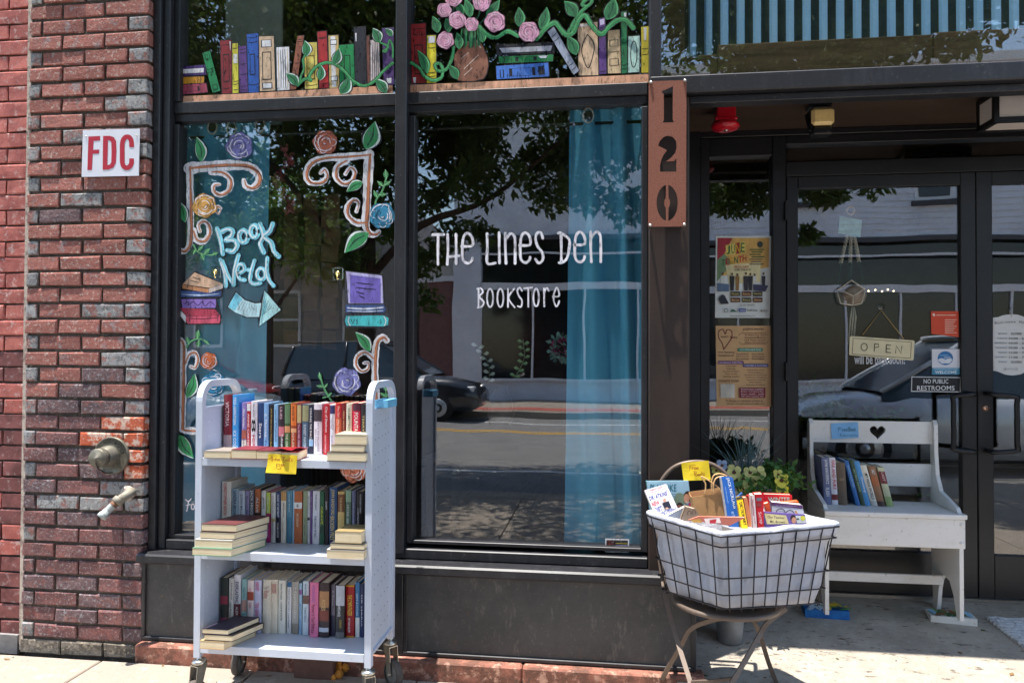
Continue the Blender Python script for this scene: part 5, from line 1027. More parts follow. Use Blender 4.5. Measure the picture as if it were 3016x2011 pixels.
low = [
 (365, 442, 172, 690, (36, 46, 44), 'dark floral book', [(.5, .66, (150, 50, 70)), (.0, .25, (130, 60, 90))], []),
 (447, 496, 178, 692, (226, 222, 214), 'white paperback with small black type', [], [('RONA JAFFE', .08, .4, .5, .8, (50, 46, 46)), ('Class Reunion', .45, .75, .3, .6, (50, 46, 46))]),
 (500, 568, 140, 695, (230, 226, 232), 'white over maroon tall book', [(.0, .48, (96, 30, 46))], [('EVERLASTING', .12, .5, .25, .75, (60, 50, 70)), ('ALEX', .56, .72, .35, .7, W_)]),
 (574, 627, 185, 700, (160, 206, 206), 'mint blue book with couple picture', [(.38, .6, (206, 160, 150))], [('Vicky Wilde', .15, .36, .3, .7, (60, 90, 110)), ('Love', .66, .85, .3, .7, (60, 90, 110))]),
 (633, 697, 195, 715, (232, 216, 214), 'blush white book with red figure', [(.62, .78, (160, 70, 50)), (.0, .16, (44, 60, 90))], [('LILY', .15, .22, .3, .7, (190, 70, 80)), ('CAN', .42, .52, .3, .7, (190, 70, 80))]),
 (701, 768, 195, 716, (206, 206, 232), 'lavender white book with pink capitals', [], [('HARVEST', .03, .2, .2, .8, (206, 70, 120)), ('TESS GERRITSEN', .42, .8, .2, .75, (206, 70, 120))]),
 (783, 864, 190, 718, (222, 212, 194), 'thick ivory book with grey emblem', [], [('The', .11, .17, .2, .8, (170, 150, 140)), ('Robe', .2, .34, .2, .8, (190, 120, 110))]),
 (868, 934, 190, 718, (224, 212, 192), 'ivory book with red stacked capitals', [], [('THE WOLF', .07, .16, .1, .9, (180, 60, 50)), ('DOVE', .17, .25, .1, .9, (180, 60, 50))]),
 (938, 1009, 195, 721, (230, 226, 214), 'off white book with thin black lettering', [], [('Kathleen Woodiwiss', .06, .36, .4, .62, K_), ('A ROSE IN WINTER', .4, .75, .4, .62, K_)]),
 (1024, 1067, 212, 721, (230, 226, 224), 'white book with blue head square', [(.9, 1, (40, 96, 140))], [("WE'RE JUST LIKE YOU", .12, .56, .3, .65, (40, 70, 110)), ('Only Prettier', .6, .9, .3, .65, (90, 90, 110))]),
 (1073, 1140, 210, 721, (186, 178, 168), 'grey beige book', [(0, .2, (150, 140, 126))], [('Mapleville', .1, .7, .3, .75, (222, 218, 210))]),
 (1144, 1172, 227, 733, (170, 200, 220), 'thin powder blue book', [(.78, .88, (140, 90, 150))], [('BLONDE AMBITION', .4, .95, .25, .75, (70, 120, 190))]),
 (1178, 1238, 205, 736, (206, 222, 230), 'pale blue book with oval portrait', [(.58, .74, (120, 90, 80))], [('Sandy Wells', .05, .25, .3, .7, (90, 110, 140)), ('A Season Beyond', .48, .75, .3, .7, (90, 110, 140))]),
 (1250, 1334, 217, 756, (226, 120, 160), 'bubblegum pink thick book', [], [('SHIRLEE BUSBEE', .05, .36, .3, .7, (180, 110, 180)), ('Forever in Your Embrace', .4, .92, .25, .7, (120, 30, 70))]),
 (1342, 1440, 222, 757, (60, 44, 46), 'thick dark book with gold floral pattern', [(.55, .85, (180, 130, 90)), (.3, .5, (130, 60, 50)), (.1, .18, (200, 206, 216))], [('ROSES', .3, .5, .3, .7, (220, 180, 120))]),
 (1460, 1501, 240, 742, (130, 124, 142), 'grey violet book', [(0, .4, (60, 58, 86))], [('A. Prince', .1, .4, .3, .7, (220, 214, 226))]),
 (1506, 1594, 247, 768, (44, 42, 46), 'black book with silver head and capitals', [(.62, 1, (186, 190, 200)), (0, .12, (110, 110, 110))], [('(THE NAMESAKE)', .2, .58, .2, .6, (228, 228, 230)), ('CONOR', .64, .8, .5, .75, G_)]),
 (1602, 1694, 242, 756, (176, 28, 36), 'red book edged with gold and yellow script', [(.97, 1, (216, 160, 40)), (0, .03, (216, 160, 40))], [('THE SYMPATHIZER', .18, .58, .3, .8, (240, 200, 70)), ('VIET THANH NGUYEN', .62, .9, .35, .6, W_)]),
 (1702, 1747, 216, 745, (60, 120, 170), 'blue over white book', [(0, .36, (230, 228, 222))], [('DAYS & HOURS', .2, .6, .3, .7, (200, 220, 236))]),
 (1752, 1786, 232, 742, (40, 52, 96), 'narrow navy book beside the right upright', [], [('DR MARIA', .2, .8, .3, .7, (200, 206, 226))]),
]
shelf_row(BB, SH[2], low, "cart's bottom shelf", "books standing on the bottom shelf of the cart", lambda x: 730)
# books lying flat: fore edges towards the street
def flat(tf, x0, x1, yt, yb, y, c, label, group, skew=0.0, D=None, lift=0.0, back=CYR-.02, pages=PAGES):
    a = P(*tf(x0, yb), y); b = P(*tf(x1, yb), y); tp = P(*tf(x0, yt), y); Hh = b.x-a.x; D = D or min(.115, back-y)
    book((a.x+skew*D, y+D, a.z+lift), (0, 0, tp.z-a.z), (Hh, 0, 0), (-skew*D, -D, 0), c, label, group, pages=pages, hard=False)
GF = 'books lying flat on the cart'
yF = CYF-.005
def flat_z(tf, x0, x1, zb, th, y, c, label, skew=0, D=.115):
    a = P(*tf(x0, 800), y); b = P(*tf(x1, 800), y)
    book((a.x+skew*D, y+D, zb), (0, 0, th), (b.x-a.x, 0, 0), (-skew*D, -D, 0), c, label, GF, pages=PAGES, hard=False)
z0 = SH[0]+.001
flat_z(TT, 150, 435, z0, .030, yF-.012, (150, 140, 130), 'worn paperback lying flat at the left end of the top shelf', .1)
flat_z(TT, 447, 712, z0, .038, yF-.012, (120, 40, 50), 'thick tan edged paperback lying flat, second on the top shelf')
flat_z(TT, 717, 985, z0, .036, yF-.012, (110, 30, 40), 'paperback with red cover lying flat above the yellow note', -.03)
flat_z(TT, 988, 1170, z0, .034, yF-.016, (150, 40, 50), 'peach edged paperback with curled red cover lying beside the red one', -.1)
flat_z(TT, 1480, 1900, z0, .036, yF-.016, (90, 84, 78), 'lowest paperback of the pile at the top shelf right end', 0, .12)
flat_z(TT, 1525, 1880, z0+.037, .028, yF-.010, (140, 120, 96), 'second paperback from below in the top shelf right pile', .05, .12)
flat_z(TT, 1565, 1908, z0+.066, .040, yF-.010, (180, 170, 150), 'thick topmost paperback of the top shelf right pile', -.04, .12)
# curled covers
q = MB(); a = P(*TT(880, 745), yF-.01); b = P(*TT(1165, 725), yF-.01); n = 10; vs_ = []
for i in range(n+1):
    u = i/n; x = a.x+(b.x-a.x)*u; z = z0+.0375+.022*abs(math.sin(u*math.pi*1.1+.5))*(.4+u*.4)
    vs_ += [(x, yF-.022+.01*math.sin(u*9), z), (x+.01, yF+.09, z0+.039)]
q.add(vs_, [(2*i, 2*i+2, 2*i+3, 2*i+1) for i in range(n)], mat((150, 30, 44), .3, name='curled_red')); q.build('curled_cover', None, 'curled dark red paperback cover peeling up on the top shelf', 'paper cover')
z1 = SH[1]+.001
def fm(x0, x1, zb, th, c, lab, skew=0, D=.14, y=yF-.03): flat_z(MM, x0, x1, z1+(zb-z1)*(.8 if x0 < 900 else 1), th*(.8 if x0 < 900 else 1), y, c, lab, skew, D)
fm(95, 505, z1, .038, (120, 160, 120), 'green hardcover at the bottom of the middle shelf left pile', .35, .17, yF-.06)
fm(120, 512, z1+.039, .040, (214, 210, 204), 'white edged book second from below in the middle shelf left pile', .36, .17, yF-.055)
fm(175, 535, z1+.080, .036, (84, 84, 74), 'book with dark rounded spine third from below in the left pile', .34, .17, yF-.05)
fm(190, 553, z1+.117, .038, (96, 50, 50), 'cream edged topmost paperback of the middle shelf left pile', .34, .17, yF-.05)
fm(1505, 1895, z1, .036, (200, 190, 180), 'tan edged paperback at the bottom of the middle shelf right pile', 0, .12)
fm(1542, 1898, z1+.037, .024, (60, 60, 60), 'white edged book in the middle of the right pile', 0, .12)
fm(1590, 1870, z1+.062, .046, (150, 130, 90), 'fat wavy paperback on top of the middle shelf right pile', .05, .12)
z2 = SH[2]+.001
def fl(x0, x1, zb, th, c, lab, skew=0, D=.15, y=yF-.03): flat_z(BB, x0, x1, z2+(zb-z2)*.72, th*.72, y, c, lab, skew, D)
fl(163, 400, z2, .046, (206, 170, 120), 'tan slipcase book at the bottom of the lowest left pile', .38)
fl(205, 485, z2+.047, .034, (60, 50, 50), 'yellowed paperback in the middle of the lowest left pile', .38)
fl(186, 440, z2+.082, .030, (50, 44, 60), 'yellowed paperback with bent dark cover atop the lowest pile', .38)
q = MB(); a = P(*TT(2022, 375), -.3); q.obox((a.x, -.33, 1.216), (.055, 0, 0), (0, .13, 0), (0, 0, .032), mat((120, 190, 226), .5, name='pale_blue_card')); q.build('blue_card_box', None, 'small light blue card box inside the arch of the right upright', 'box')

# sticky notes
def note(name, px, y, col, label, fold, lines, cat='note'):
    t = thing(name, P(*px[0], y), label, cat); NM = mat(col, .7, var=.08, scale=12, name='note_paper'); q = MB(); vs_ = []
    n = 6
    a, b, c, d = [P(*p_, y) for p_ in px]    # TL TR BR BL
    for i in range(n+1):
        v = i/n; L_ = a.lerp(d, v); R2 = b.lerp(c, v); dy = -fold*v*v
        for k in range(n+1): u = k/n; w__ = L_.lerp(R2, u); vs_.append((w__.x, w__.y+dy+.0015*math.sin(u*5+v*3), w__.z))
    fs = [(i*(n+1)+k, i*(n+1)+k+1, (i+1)*(n+1)+k+1, (i+1)*(n+1)+k) for i in range(n) for k in range(n)]
    o = len(vs_); vs2 = vs_+[(v_[0], v_[1]+.0006, v_[2]) for v_ in vs_]; fs2 = fs+[tuple(o+i for i in reversed(f)) for f in fs]
    q.add(vs2, fs2, NM, False); q.build('paper', t)
    p = PB(ID, y-fold-.002)
    for s_, w__, c_ in lines: p.line(s_, w__, c_)
    p.build('handwriting', t); return t
INK = (176, 96, 30)
nz = zm(760, 1330, 16.8)
def hw(tf, strokes): return [([tf(*q_) for q_ in s_], 1.5, INK) for s_ in strokes]
note('yellow_note', [nz(510, 90), nz(1950, 170), nz(1890, 1100), nz(400, 1020)], CYF-.022, (240, 208, 44), 'yellow sticky note reading These Books hanging from the cart top shelf', .006,
 hw(nz, [[(530, 380), (640, 310), (720, 240)], [(650, 240), (650, 460)], [(715, 230), (715, 480)], [(720, 400), (780, 370), (810, 450)], [(860, 400), (920, 360), (870, 340), (850, 400), (900, 460)], [(980, 370), (940, 400), (1000, 440), (960, 470)], [(1020, 420), (1080, 370), (1030, 360), (1020, 430), (1100, 450)],
 [(1190, 260), (1260, 240), (1310, 290), (1250, 380), (1340, 450), (1290, 510), (1250, 480)], [(1240, 250), (1240, 400)], [(1400, 390), (1360, 430), (1410, 460), (1430, 400), (1390, 390)], [(1480, 390), (1450, 430), (1500, 450), (1510, 400)], [(1545, 290), (1545, 470)], [(1620, 290), (1550, 400), (1620, 470)], [(1700, 360), (1640, 390), (1700, 440), (1640, 490)],
 [(920, 590), (920, 830)], [(980, 600), (900, 640), (970, 700), (920, 740)], [(1000, 610), (1090, 640), (1030, 700), (1120, 780), (1060, 870), (980, 840)], [(1150, 620), (1130, 660), (1180, 660), (1150, 610)], [(1250, 610), (1200, 650), (1290, 660), (1260, 600)], [(1130, 700), (1310, 725)]]))
# ================================================================ things on the brick pilaster
fd = thing('fdc_sign', P(325, 460, -.01), 'white metal sign with red FDC letters on the brick pilaster', 'sign')
SGW = mat((232, 232, 240), .4, var=.04, scale=6, name='sign_white'); SGR = mat((186, 18, 44), .4, var=.05, name='sign_red')
cs = [P(*ZA(*c), -.012) for c in ((547, 860), (922, 850), (915, 1160), (538, 1168))]
q = MB(); q.prism([cs], (0, .0025, 0), SGW); q.build('plate', fd)
p = PB(ZA, -.0128)
p.poly([(583, 902), (660, 898), (660, 928), (617, 931), (614, 990), (655, 987), (653, 1014), (612, 1016), (606, 1122), (576, 1123)], SGR)
M_ = SGR
pts_o = [(680, 898), (725, 897), (750, 906), (765, 930), (768, 1000), (764, 1075), (748, 1106), (715, 1120), (677, 1121)]; pts_i = [(712, 926), (722, 926), (734, 936), (736, 1000), (734, 1070), (726, 1086), (708, 1090)]
oo = [p.pt(*a) for a in pts_o]; ii = [p.pt(*a) for a in pts_i]; p.add(oo+ii, [tuple(t) for t in tessellate_polygon([oo, ii])], SGR); p.k += 1
p.line([(868, 972), (866, 930), (850, 906), (825, 908), (808, 940), (806, 1010), (808, 1080), (826, 1106), (850, 1104), (866, 1080), (868, 1046)], 31, SGR, round_=False)
p.build('lettering', fd)
for c in ((567, 902), (901, 895)):
    q = MB(); o = P(*ZA(*c), -.0135); q.lathe(o, (0, -1, 0), [(.004, 0), (.004, .001), (0, .002)], STEEL, 10); q.tube([o+Vector((0, -.001, .004)), o+Vector((0, -.001, -.006))], .0015, STEEL, 5); q.build('screw', fd)
# sprinkler connection
sp_ = thing('sprinkler_connection', P(*AA(388, 445), 0), 'round aged brass sprinkler connection plate lettered AUTO SPKR on the bricks', 'sprinkler connection')
c = P(*AA(388, 440), -.006); Rr = abs(P(*AA(610, 440), -.006).x-c.x)
q = MB(); q.lathe(c, (0, -1, 0), [(Rr*.98, -.02), (Rr, .0), (Rr*.985, .008), (Rr*.93, .009), (Rr*.9, .005), (Rr*.5, .016), (0, .018)], BRONZE, 48); q.build('plate', sp_)
c2 = c+Vector((0, -.014, 0)); ax = Vector((0, -1, .0))
q = MB(); q.lathe(c2, ax, [(Rr*.56, 0), (Rr*.56, .028), (Rr*.50, .034), (Rr*.50, .05), (Rr*.47, .052)], BRONZE, 36); q.build('collar', sp_)
q = MB(); q.lathe(c2+Vector((-.004, -.05, 0)), ax, [(Rr*.45, 0), (Rr*.50, .002), (Rr*.50, .03), (Rr*.46, .036), (Rr*.1, .036), (Rr*.08, .045), (0, .045)], BRONZE, 36)
q.tube([c2+Vector((-.004, -.092, 0)), c2+Vector((.0, -.094, -.02)), c2+Vector((.006, -.088, -.045)), c2+Vector((.02, -.06, -.07)), c2+Vector((.03, -.02, -.075))], .003, mat((60, 54, 46), .6, .5, name='chain'), 6); q.build('cap', sp_)
for a in (-45, 0, 180): q = MB()
q = MB(); DK = mat((34, 30, 26), .6, var=0, name='recess_dark')
def arc_text(s_, a0, a1, r0, r1):
    for i, chh in enumerate(s_):
        if chh == ' ': continue
        a = math.radians(a0+(a1-a0)*i/(len(s_)-1)); d = Vector((math.sin(a), 0, math.cos(a))); u = Vector((math.cos(a), 0, -math.sin(a))); wd = .0135 if chh != 'I' else .005
        o = c+Vector((0, -.0185, 0)); q.text(chh, o+d*r0-u*wd/2, u*wd, d*(r1-r0), DK)
arc_text('AUTO.SPKR', -22, 78, Rr*.66, Rr*.90)
q.build('lettering', sp_)
# drain elbow
pe = thing('drain_elbow', P(*AA(640, 900), 0), 'grey elbow drain pipe sticking out of the bricks below the sprinkler connection', 'pipe')
PIPE = layered('cast_pipe', (150, 144, 130), [((120, 112, 98), 14, .42, .62, O1, .7), ((214, 208, 196), 40, .58, .7, O1, .5)], rough=.6, metal=.15, bump=.3)
a0 = P(*AA(640, 905), .02); a1 = P(*AA(635, 910), -.045); a2 = P(*AA(560, 960), -.085); a3 = P(*AA(470, 1020), -.10); a4 = P(*AA(425, 1060), -.11)
q = MB(); q.tube(smooth_pts([tuple(a0), tuple(a1), tuple(a2), tuple(a3)], 6), .0205, PIPE, 16); q.build('elbow', pe)
q = MB(); dd = (a4-a3).normalized(); q.lathe(a3-dd*.012, dd, [(.024, 0), (.026, .003), (.026, .02), (.022, .024)], PIPE, 20); q.lathe(a3+dd*.012, dd, [(.018, 0), (.018, .018)], mat((122, 88, 66), .8, var=.3, name='rust'), 16); q.build('collar', pe)
q = MB(); a5 = P(*AA(305, 1185), -.13); q.lathe(a3+dd*.028, (a5-a3).normalized(), [(.017, 0), (.0175, .045), (.0215, .052), (.0225, .068), (.019, .069), (.018, .03), (0, .03)], mat((176, 182, 180), .5, .2, var=.15, name='galvanised'), 20); q.build('outlet', pe)
q = MB(); q.lathe(a0+Vector((0, -.03, 0)), (0, -1, 0), [(.0, .004), (.034, .003), (.035, 0), (.03, -.02)], MORTAR2, 14); q.build('mortar_collar', pe)

# ================================================================ address plate
ad = thing('address_sign', P(*SS(240, 700), .03), 'tall copper coloured metal plate with the cut out number 120', 'address sign')
YS = -.012
def L3(pts): return [P(*SS(*a), YS) for a in pts]
outer = [(86, 112), (398, 102), (392, 1308), (80, 1310)]
h1 = [(195, 192), (245, 172), (286, 152), (284, 300), (284, 425), (293, 450), (200, 453), (211, 428), (211, 300), (209, 212), (196, 208)]
h2 = [(163, 642), (178, 602), (210, 570), (240, 560), (282, 568), (312, 604), (317, 655), (305, 700), (272, 740), (230, 772), (290, 770), (304, 762), (306, 751), (314, 750), (314, 857), (178, 857), (179, 806), (192, 750), (212, 712), (236, 680)]
def half(s_):
    o = []
    cx, cy = 238, 1113
    for k in range(13): a = -math.pi/2+math.pi*k/12; x_ = cx+s_*88*math.cos(a); o.append((x_ if abs(x_-cx) > 9 else cx+s_*9, cy+148*math.sin(a)))
    for k in range(7): a = math.pi/2*.9-math.pi*.9*k/6; o.append((cx+s_*(9+15*math.cos(a)), cy+37*math.sin(a)))
    return o
q = MB(); q.prism([L3(outer), L3(h1), L3(h2), L3(half(-1)), L3(half(1))], (0, .003, 0), COPPER); q.build('plate', ad)
for c in ((103, 122), (384, 108), (97, 1298), (379, 1293)):
    o = P(*SS(*c), YS-.0005); q = MB(); q.lathe(o+Vector((0, .055, 0)), (0, -1, 0), [(.006, 0), (.006, .054), (.0075, .0555), (.006, .062), (0, .0635)], STEEL, 14); q.build('standoff_bolt', ad)

# ================================================================ entrance ceiling fixtures
def cz(px, y, z): return PZ(px, 300, z)
al = thing('alarm_bell', (.56, .42, 2.5), 'round red fire alarm horn on the entrance ceiling above the sidelight', 'alarm')
RED = mat((214, 20, 42), .28, var=.05, coat=.6, name='alarm_red'); c = P(2136, 368, .42)
q = MB(); q.bbox((c.x-.045, c.y-.04, c.z+.015), (c.x+.045, c.y+.05, 2.634), RED, .006); q.bbox((c.x-.052, c.y-.046, c.z+.012), (c.x+.052, c.y+.055, c.z+.026), RED, .004); q.build('base', al)
q = MB(); q.lathe((c.x, c.y, c.z-.034), (0, 0, 1), [(0, 0), (.03, .001), (.058, .01), (.068, .022), (.066, .034), (.05, .046), (.04, .05)], RED, 32); q.lathe((c.x, c.y-.02, c.z-.040), (0, 0, 1), [(0, 0), (.01, .002), (.012, .01)], STEEL, 10); q.build('dome', al)
fl_ = thing('flood_light', (.95, .35, 2.6), 'black flood light with square cream lens under the entrance ceiling', 'flood light'); c = P(*RR(1125, 710), .36)
q = MB(); q.bbox((c.x-.055, c.y+.02, c.z+.055), (c.x+.05, c.y+.10, 2.634), HM, .006); q.tube([(c.x-.04, c.y+.06, 2.6), (c.x-.062, c.y+.05, c.z+.02), (c.x-.055, c.y+.02, c.z-.06), (c.x+.03, c.y+.0, c.z-.075)], .008, HM, 8)
q.bbox((c.x-.045, c.y-.005, c.z-.085), (c.x+.045, c.y+.07, c.z-.05), HM, .006); q.build('housing', fl_)
q = MB(); LENS = mat((246, 214, 142), .25, var=.06, scale=80, coat=.5, name='cream_lens'); q.bbox((c.x-.052, c.y-.012, c.z-.042), (c.x+.052, c.y+.02, c.z+.042), LENS, .014); q.build('lens', fl_)
q = MB(); q.bbox((c.x-.056, c.y+.006, c.z-.047), (c.x+.056, c.y+.05, c.z+.047), HM, .012); q.build('lamp_shell', fl_)
lt = thing('ceiling_lantern', (1.75, .4, 2.4), 'black framed box lantern with frosted panels on the entrance ceiling, cut by the frame', 'lantern')
x0 = P(*RR(2170, 640), .27).x; zb_ = P(*RR(2170, 745), .27).z; zt_ = P(*RR(2170, 550), .27).z; y0_, y1_ = .27, .43; x1_ = x0+.36
FROST = mat((214, 204, 196), .6, var=.03, name='frosted_panel'); q = MB(); t_ = .022
for (xx, yy) in ((x0, y0_), (x1_-t_, y0_), (x0, y1_-t_), (x1_-t_, y1_-t_)): q.box((xx, yy, zb_), (xx+t_, yy+t_, zt_), HM)
for zz in (zb_, zt_-t_):
    q.box((x0+t_, y0_-.001, zz-.001), (x1_-t_, y0_+t_, zz+t_), HM); q.box((x0+t_, y1_-t_, zz-.001), (x1_-t_, y1_+.001, zz+t_), HM); q.box((x0-.001, y0_+t_, zz-.001), (x0+t_, y1_-t_, zz+t_), HM); q.box((x1_-t_, y0_+t_, zz-.001), (x1_+.001, y1_-t_, zz+t_), HM)
q.box((x0+.02, y0_+.02, zt_), (x1_-.02, y1_-.02, 2.634), HM); q.build('frame', lt)
for a, b in (((x0+t_, y0_+.005, zb_+t_), (x1_-t_, y0_+.008, zt_-t_)), ((x0+.005, y0_+t_, zb_+t_), (x0+.008, y1_-t_, zt_-t_)), ((x0+t_, y0_+t_, zb_+.003), (x1_-t_, y1_-t_, zb_+.007)), ((x1_-.008, y0_+t_, zb_+t_), (x1_-.005, y1_-t_, zt_-t_))): boxo('panel', a, b, FROST, lt)

# ================================================================ posters on the sidelight, stickers on the doors
YP = .8335
def sheet(name, corners, tf, y, col, label, cat='poster', th=.0008):
    t = thing(name, P(*tf(*corners[3]), y), label, cat); q = MB(); q.prism([[P(*tf(*c_), y) for c_ in corners]], (0, th, 0), mat(col, .5, var=.03, name='sheet_paper')); q.build('sheet', t); return t
po = sheet('event_poster', [(192, 44), (648, 44), (636, 718), (185, 716)], PP, YP, (226, 230, 226), 'bright poster with green yellow red lettering, upper one on the sidelight')
p = PB(PP, YP-.0008)
p.poly([(205, 58), (632, 58), (628, 300), (420, 340), (200, 380)], (222, 176, 96)); p.poly([(205, 58), (330, 58), (260, 190), (203, 240)], (170, 48, 60)); p.poly([(203, 240), (260, 190), (330, 260), (201, 420)], (120, 150, 110)); p.poly([(270, 280), (560, 260), (560, 420), (300, 440)], (232, 220, 170))
for i, (chh, c_) in enumerate(zip('JUNE', ((40, 110, 50), (60, 120, 60), (220, 180, 50), (50, 110, 50)))): x_ = 275+i*40; p.poly([(x_-3, 118-i*8), (x_+38, 112-i*8), (x_+40, 196-i*6), (x_+1, 202-i*6)], (236, 214, 110) if i != 2 else (150, 30, 36)); p.ptext(chh, x_+3, 122-i*8, x_+34, 194-i*6, c_)
for i, (chh, c_) in enumerate(zip('TEENTH', ((60, 110, 50), (180, 40, 40), (220, 170, 40), (60, 110, 50), (200, 40, 40), (180, 40, 40)))): x_ = 238+i*35; p.ptext(chh, x_, 235-i*7, x_+31, 288-i*7, c_)
for i in range(7): p.poly([(470+(i % 2)*16, 150+i*20), (590-(i % 3)*14, 150+i*20), (590-(i % 3)*14, 159+i*20), (470+(i % 2)*16, 159+i*20)], (70, 100, 50) if i < 4 else (120, 110, 90))
p.oval(556, 112, 24, 26, (60, 66, 60), 14); p.ptext('SPECIAL GUEST', 342, 288, 465, 306, (190, 60, 40)); p.ptext('JUS ONCE', 345, 312, 480, 335, (60, 50, 50))
for i, (x_, w__, c_) in enumerate(((248, 26, (210, 214, 210)), (326, 28, (40, 38, 42)), (370, 22, (150, 110, 60)), (440, 30, (50, 48, 52)), (476, 28, (40, 38, 42)), (512, 20, (210, 210, 206)), (585, 22, (50, 44, 50)))):
    p.oval(x_, 352+(i % 3)*5, 9, 11, (96, 66, 50), 10); p.poly([(x_-w__*.7, 372), (x_+w__*.7, 372), (x_+w__*.6, 430), (x_+w__*.5, 492), (x_-w__*.5, 492), (x_-w__*.6, 430)], c_)
p.poly([(205, 430), (300, 440), (300, 500), (205, 500)], (96, 120, 150)); p.poly([(500, 440), (625, 450), (600, 500), (500, 490)], (60, 60, 90))
for i in range(3):
    for j in range(2): p.poly([(314+i*92, 500+j*50), (392+i*92, 500+j*50), (392+i*92, 538+j*50), (314+i*92, 538+j*50)], (96, 40, 36) if (i+j) % 2 else (60, 60, 40)); p.ptext(('Music', 'Karaoke', 'Dancing', 'Market', 'Food', 'Games')[i+3*j], 322+i*92, 510+j*50, 384+i*92, 528+j*50, (226, 200, 130))
p.poly([(215, 560), (240, 525), (262, 530), (300, 600), (230, 604)], (40, 44, 52)); p.ptext('ALL DAY CONCERTS', 388, 604, 512, 618, (90, 90, 90))
p.oval(277, 656, 16, 16, (90, 110, 110), 14); p.oval(277, 656, 12, 12, (226, 230, 226), 14); p.poly([(382, 640), (440, 640), (440, 668), (382, 668)], (50, 80, 150)); p.ptext('WILSON', 388, 648, 434, 661, (230, 230, 235)); p.ptext('SelfHelp', 450, 645, 535, 668, (90, 100, 110)); p.poly([(306, 668), (330, 644), (372, 668)], (70, 110, 90)); p.ptext('MARKET', 560, 650, 625, 668, (120, 100, 90)); p.ptext('www.downtownevents.com', 305, 694, 520, 705, (120, 120, 120))
p.build('print', po)
pn = sheet('pantry_poster', [(190, 782), (642, 782), (648, 1448), (198, 1446)], PP, YP, (216, 172, 122), 'tan poster headed JOSEPHS PANTRY, lower one on the sidelight')
p = PB(PP, YP-.0008); BRW = (110, 40, 32)
p.line([(255, 975), (245, 930), (215, 880), (215, 830), (250, 812), (268, 850), (285, 815), (320, 825), (322, 880), (290, 930), (258, 975)], 8, BRW); p.ptext('Joseph\'s', 232, 862, 296, 882, (90, 40, 30)); p.ptext('Pantry', 310, 868, 370, 892, BRW)
p.ptext("JOSEPH'S PANTRY", 414, 800, 590, 826, (90, 60, 46))
for i, s_ in enumerate(('A Heart For God', 'International Ministries', '114 Nash Street', 'Wilson, NC 2nd Floor')): p.ptext(s_, 430, 850+i*21, 600, 864+i*21, (100, 60, 50))
for a in ([(380, 860), (400, 842), (600, 842), (620, 860)], [(380, 915), (400, 932), (600, 932), (620, 915)]): p.line(a, 3, BRW, smooth=False)
p.poly([(375, 966), (575, 966), (582, 980), (575, 994), (375, 994), (368, 980)], (52, 130, 100)); p.ptext('NON-PERISHABLE FOOD', 388, 973, 566, 987, (230, 236, 230))
p.ptext('Now Receiving', 212, 994, 345, 1010, (70, 40, 34)); p.ptext('Donations of:', 216, 1018, 340, 1034, (70, 40, 34))
for i, (s_, t2) in enumerate((('Canned Goods', 'Peanut Butter'), ('Beans & Soups', 'Oatmeal'), ('Rice & Pasta', 'Boxed Meals'))): p.ptext(s_, 360, 1008+i*20, 462, 1021+i*20, (100, 62, 50)); p.ptext(t2, 488, 1008+i*20, 590, 1021+i*20, (100, 62, 50))
p.poly([(212, 1072), (418, 1072), (422, 1084), (418, 1098), (212, 1098)], (110, 50, 110)); p.ptext('HOUSEHOLD ESSENTIALS', 220, 1079, 410, 1092, (230, 214, 230)); p.poly([(416, 1096), (622, 1096), (626, 1108), (622, 1122), (416, 1122)], (70, 60, 120)); p.ptext('TOILETRIES & CLOTHING', 424, 1103, 614, 1116, (220, 220, 236))
for i, s_ in enumerate(('Toilet Paper', 'Dish Soap', 'Laundry Detergent', 'Paper Towels', 'Cleaning Supplies')): p.ptext(s_, 318-len(s_)*4, 1110+i*21, 318+len(s_)*4, 1123+i*21, (100, 62, 50))
for i, s_ in enumerate(('Soap & Body Wash', 'Dental Hygiene', 'Shampoo & Conditioner', "Children's Clothing", 'Seasonal Clothing', 'Baby Diapers', 'Feminine Products')): p.ptext(s_, 520-len(s_)*4.4, 1142+i*20, 520+len(s_)*4.4, 1154+i*20, (100, 62, 50))
p.ptext('DONATE NOW:', 214, 1228, 384, 1246, (80, 44, 36)); p.poly([(230, 1262), (348, 1262), (348, 1375), (230, 1375)], (214, 206, 190))
p.poly([(385, 1292), (600, 1292), (600, 1376), (385, 1376)], (132, 30, 44))
for i, s_ in enumerate(('Food boxes available', 'Every 3rd Saturday', 'from 12:00 - 2:00', 'OR while supplies last')): p.ptext(s_, 400, 1298+i*20, 585, 1311+i*20, (236, 210, 210))
p.ptext('To donate or volunteer contact us', 270, 1392, 580, 1408, (100, 62, 50)); p.ptext('email: josephspantry@mail', 280, 1416, 590, 1432, (100, 62, 50)); p.build('print', pn)
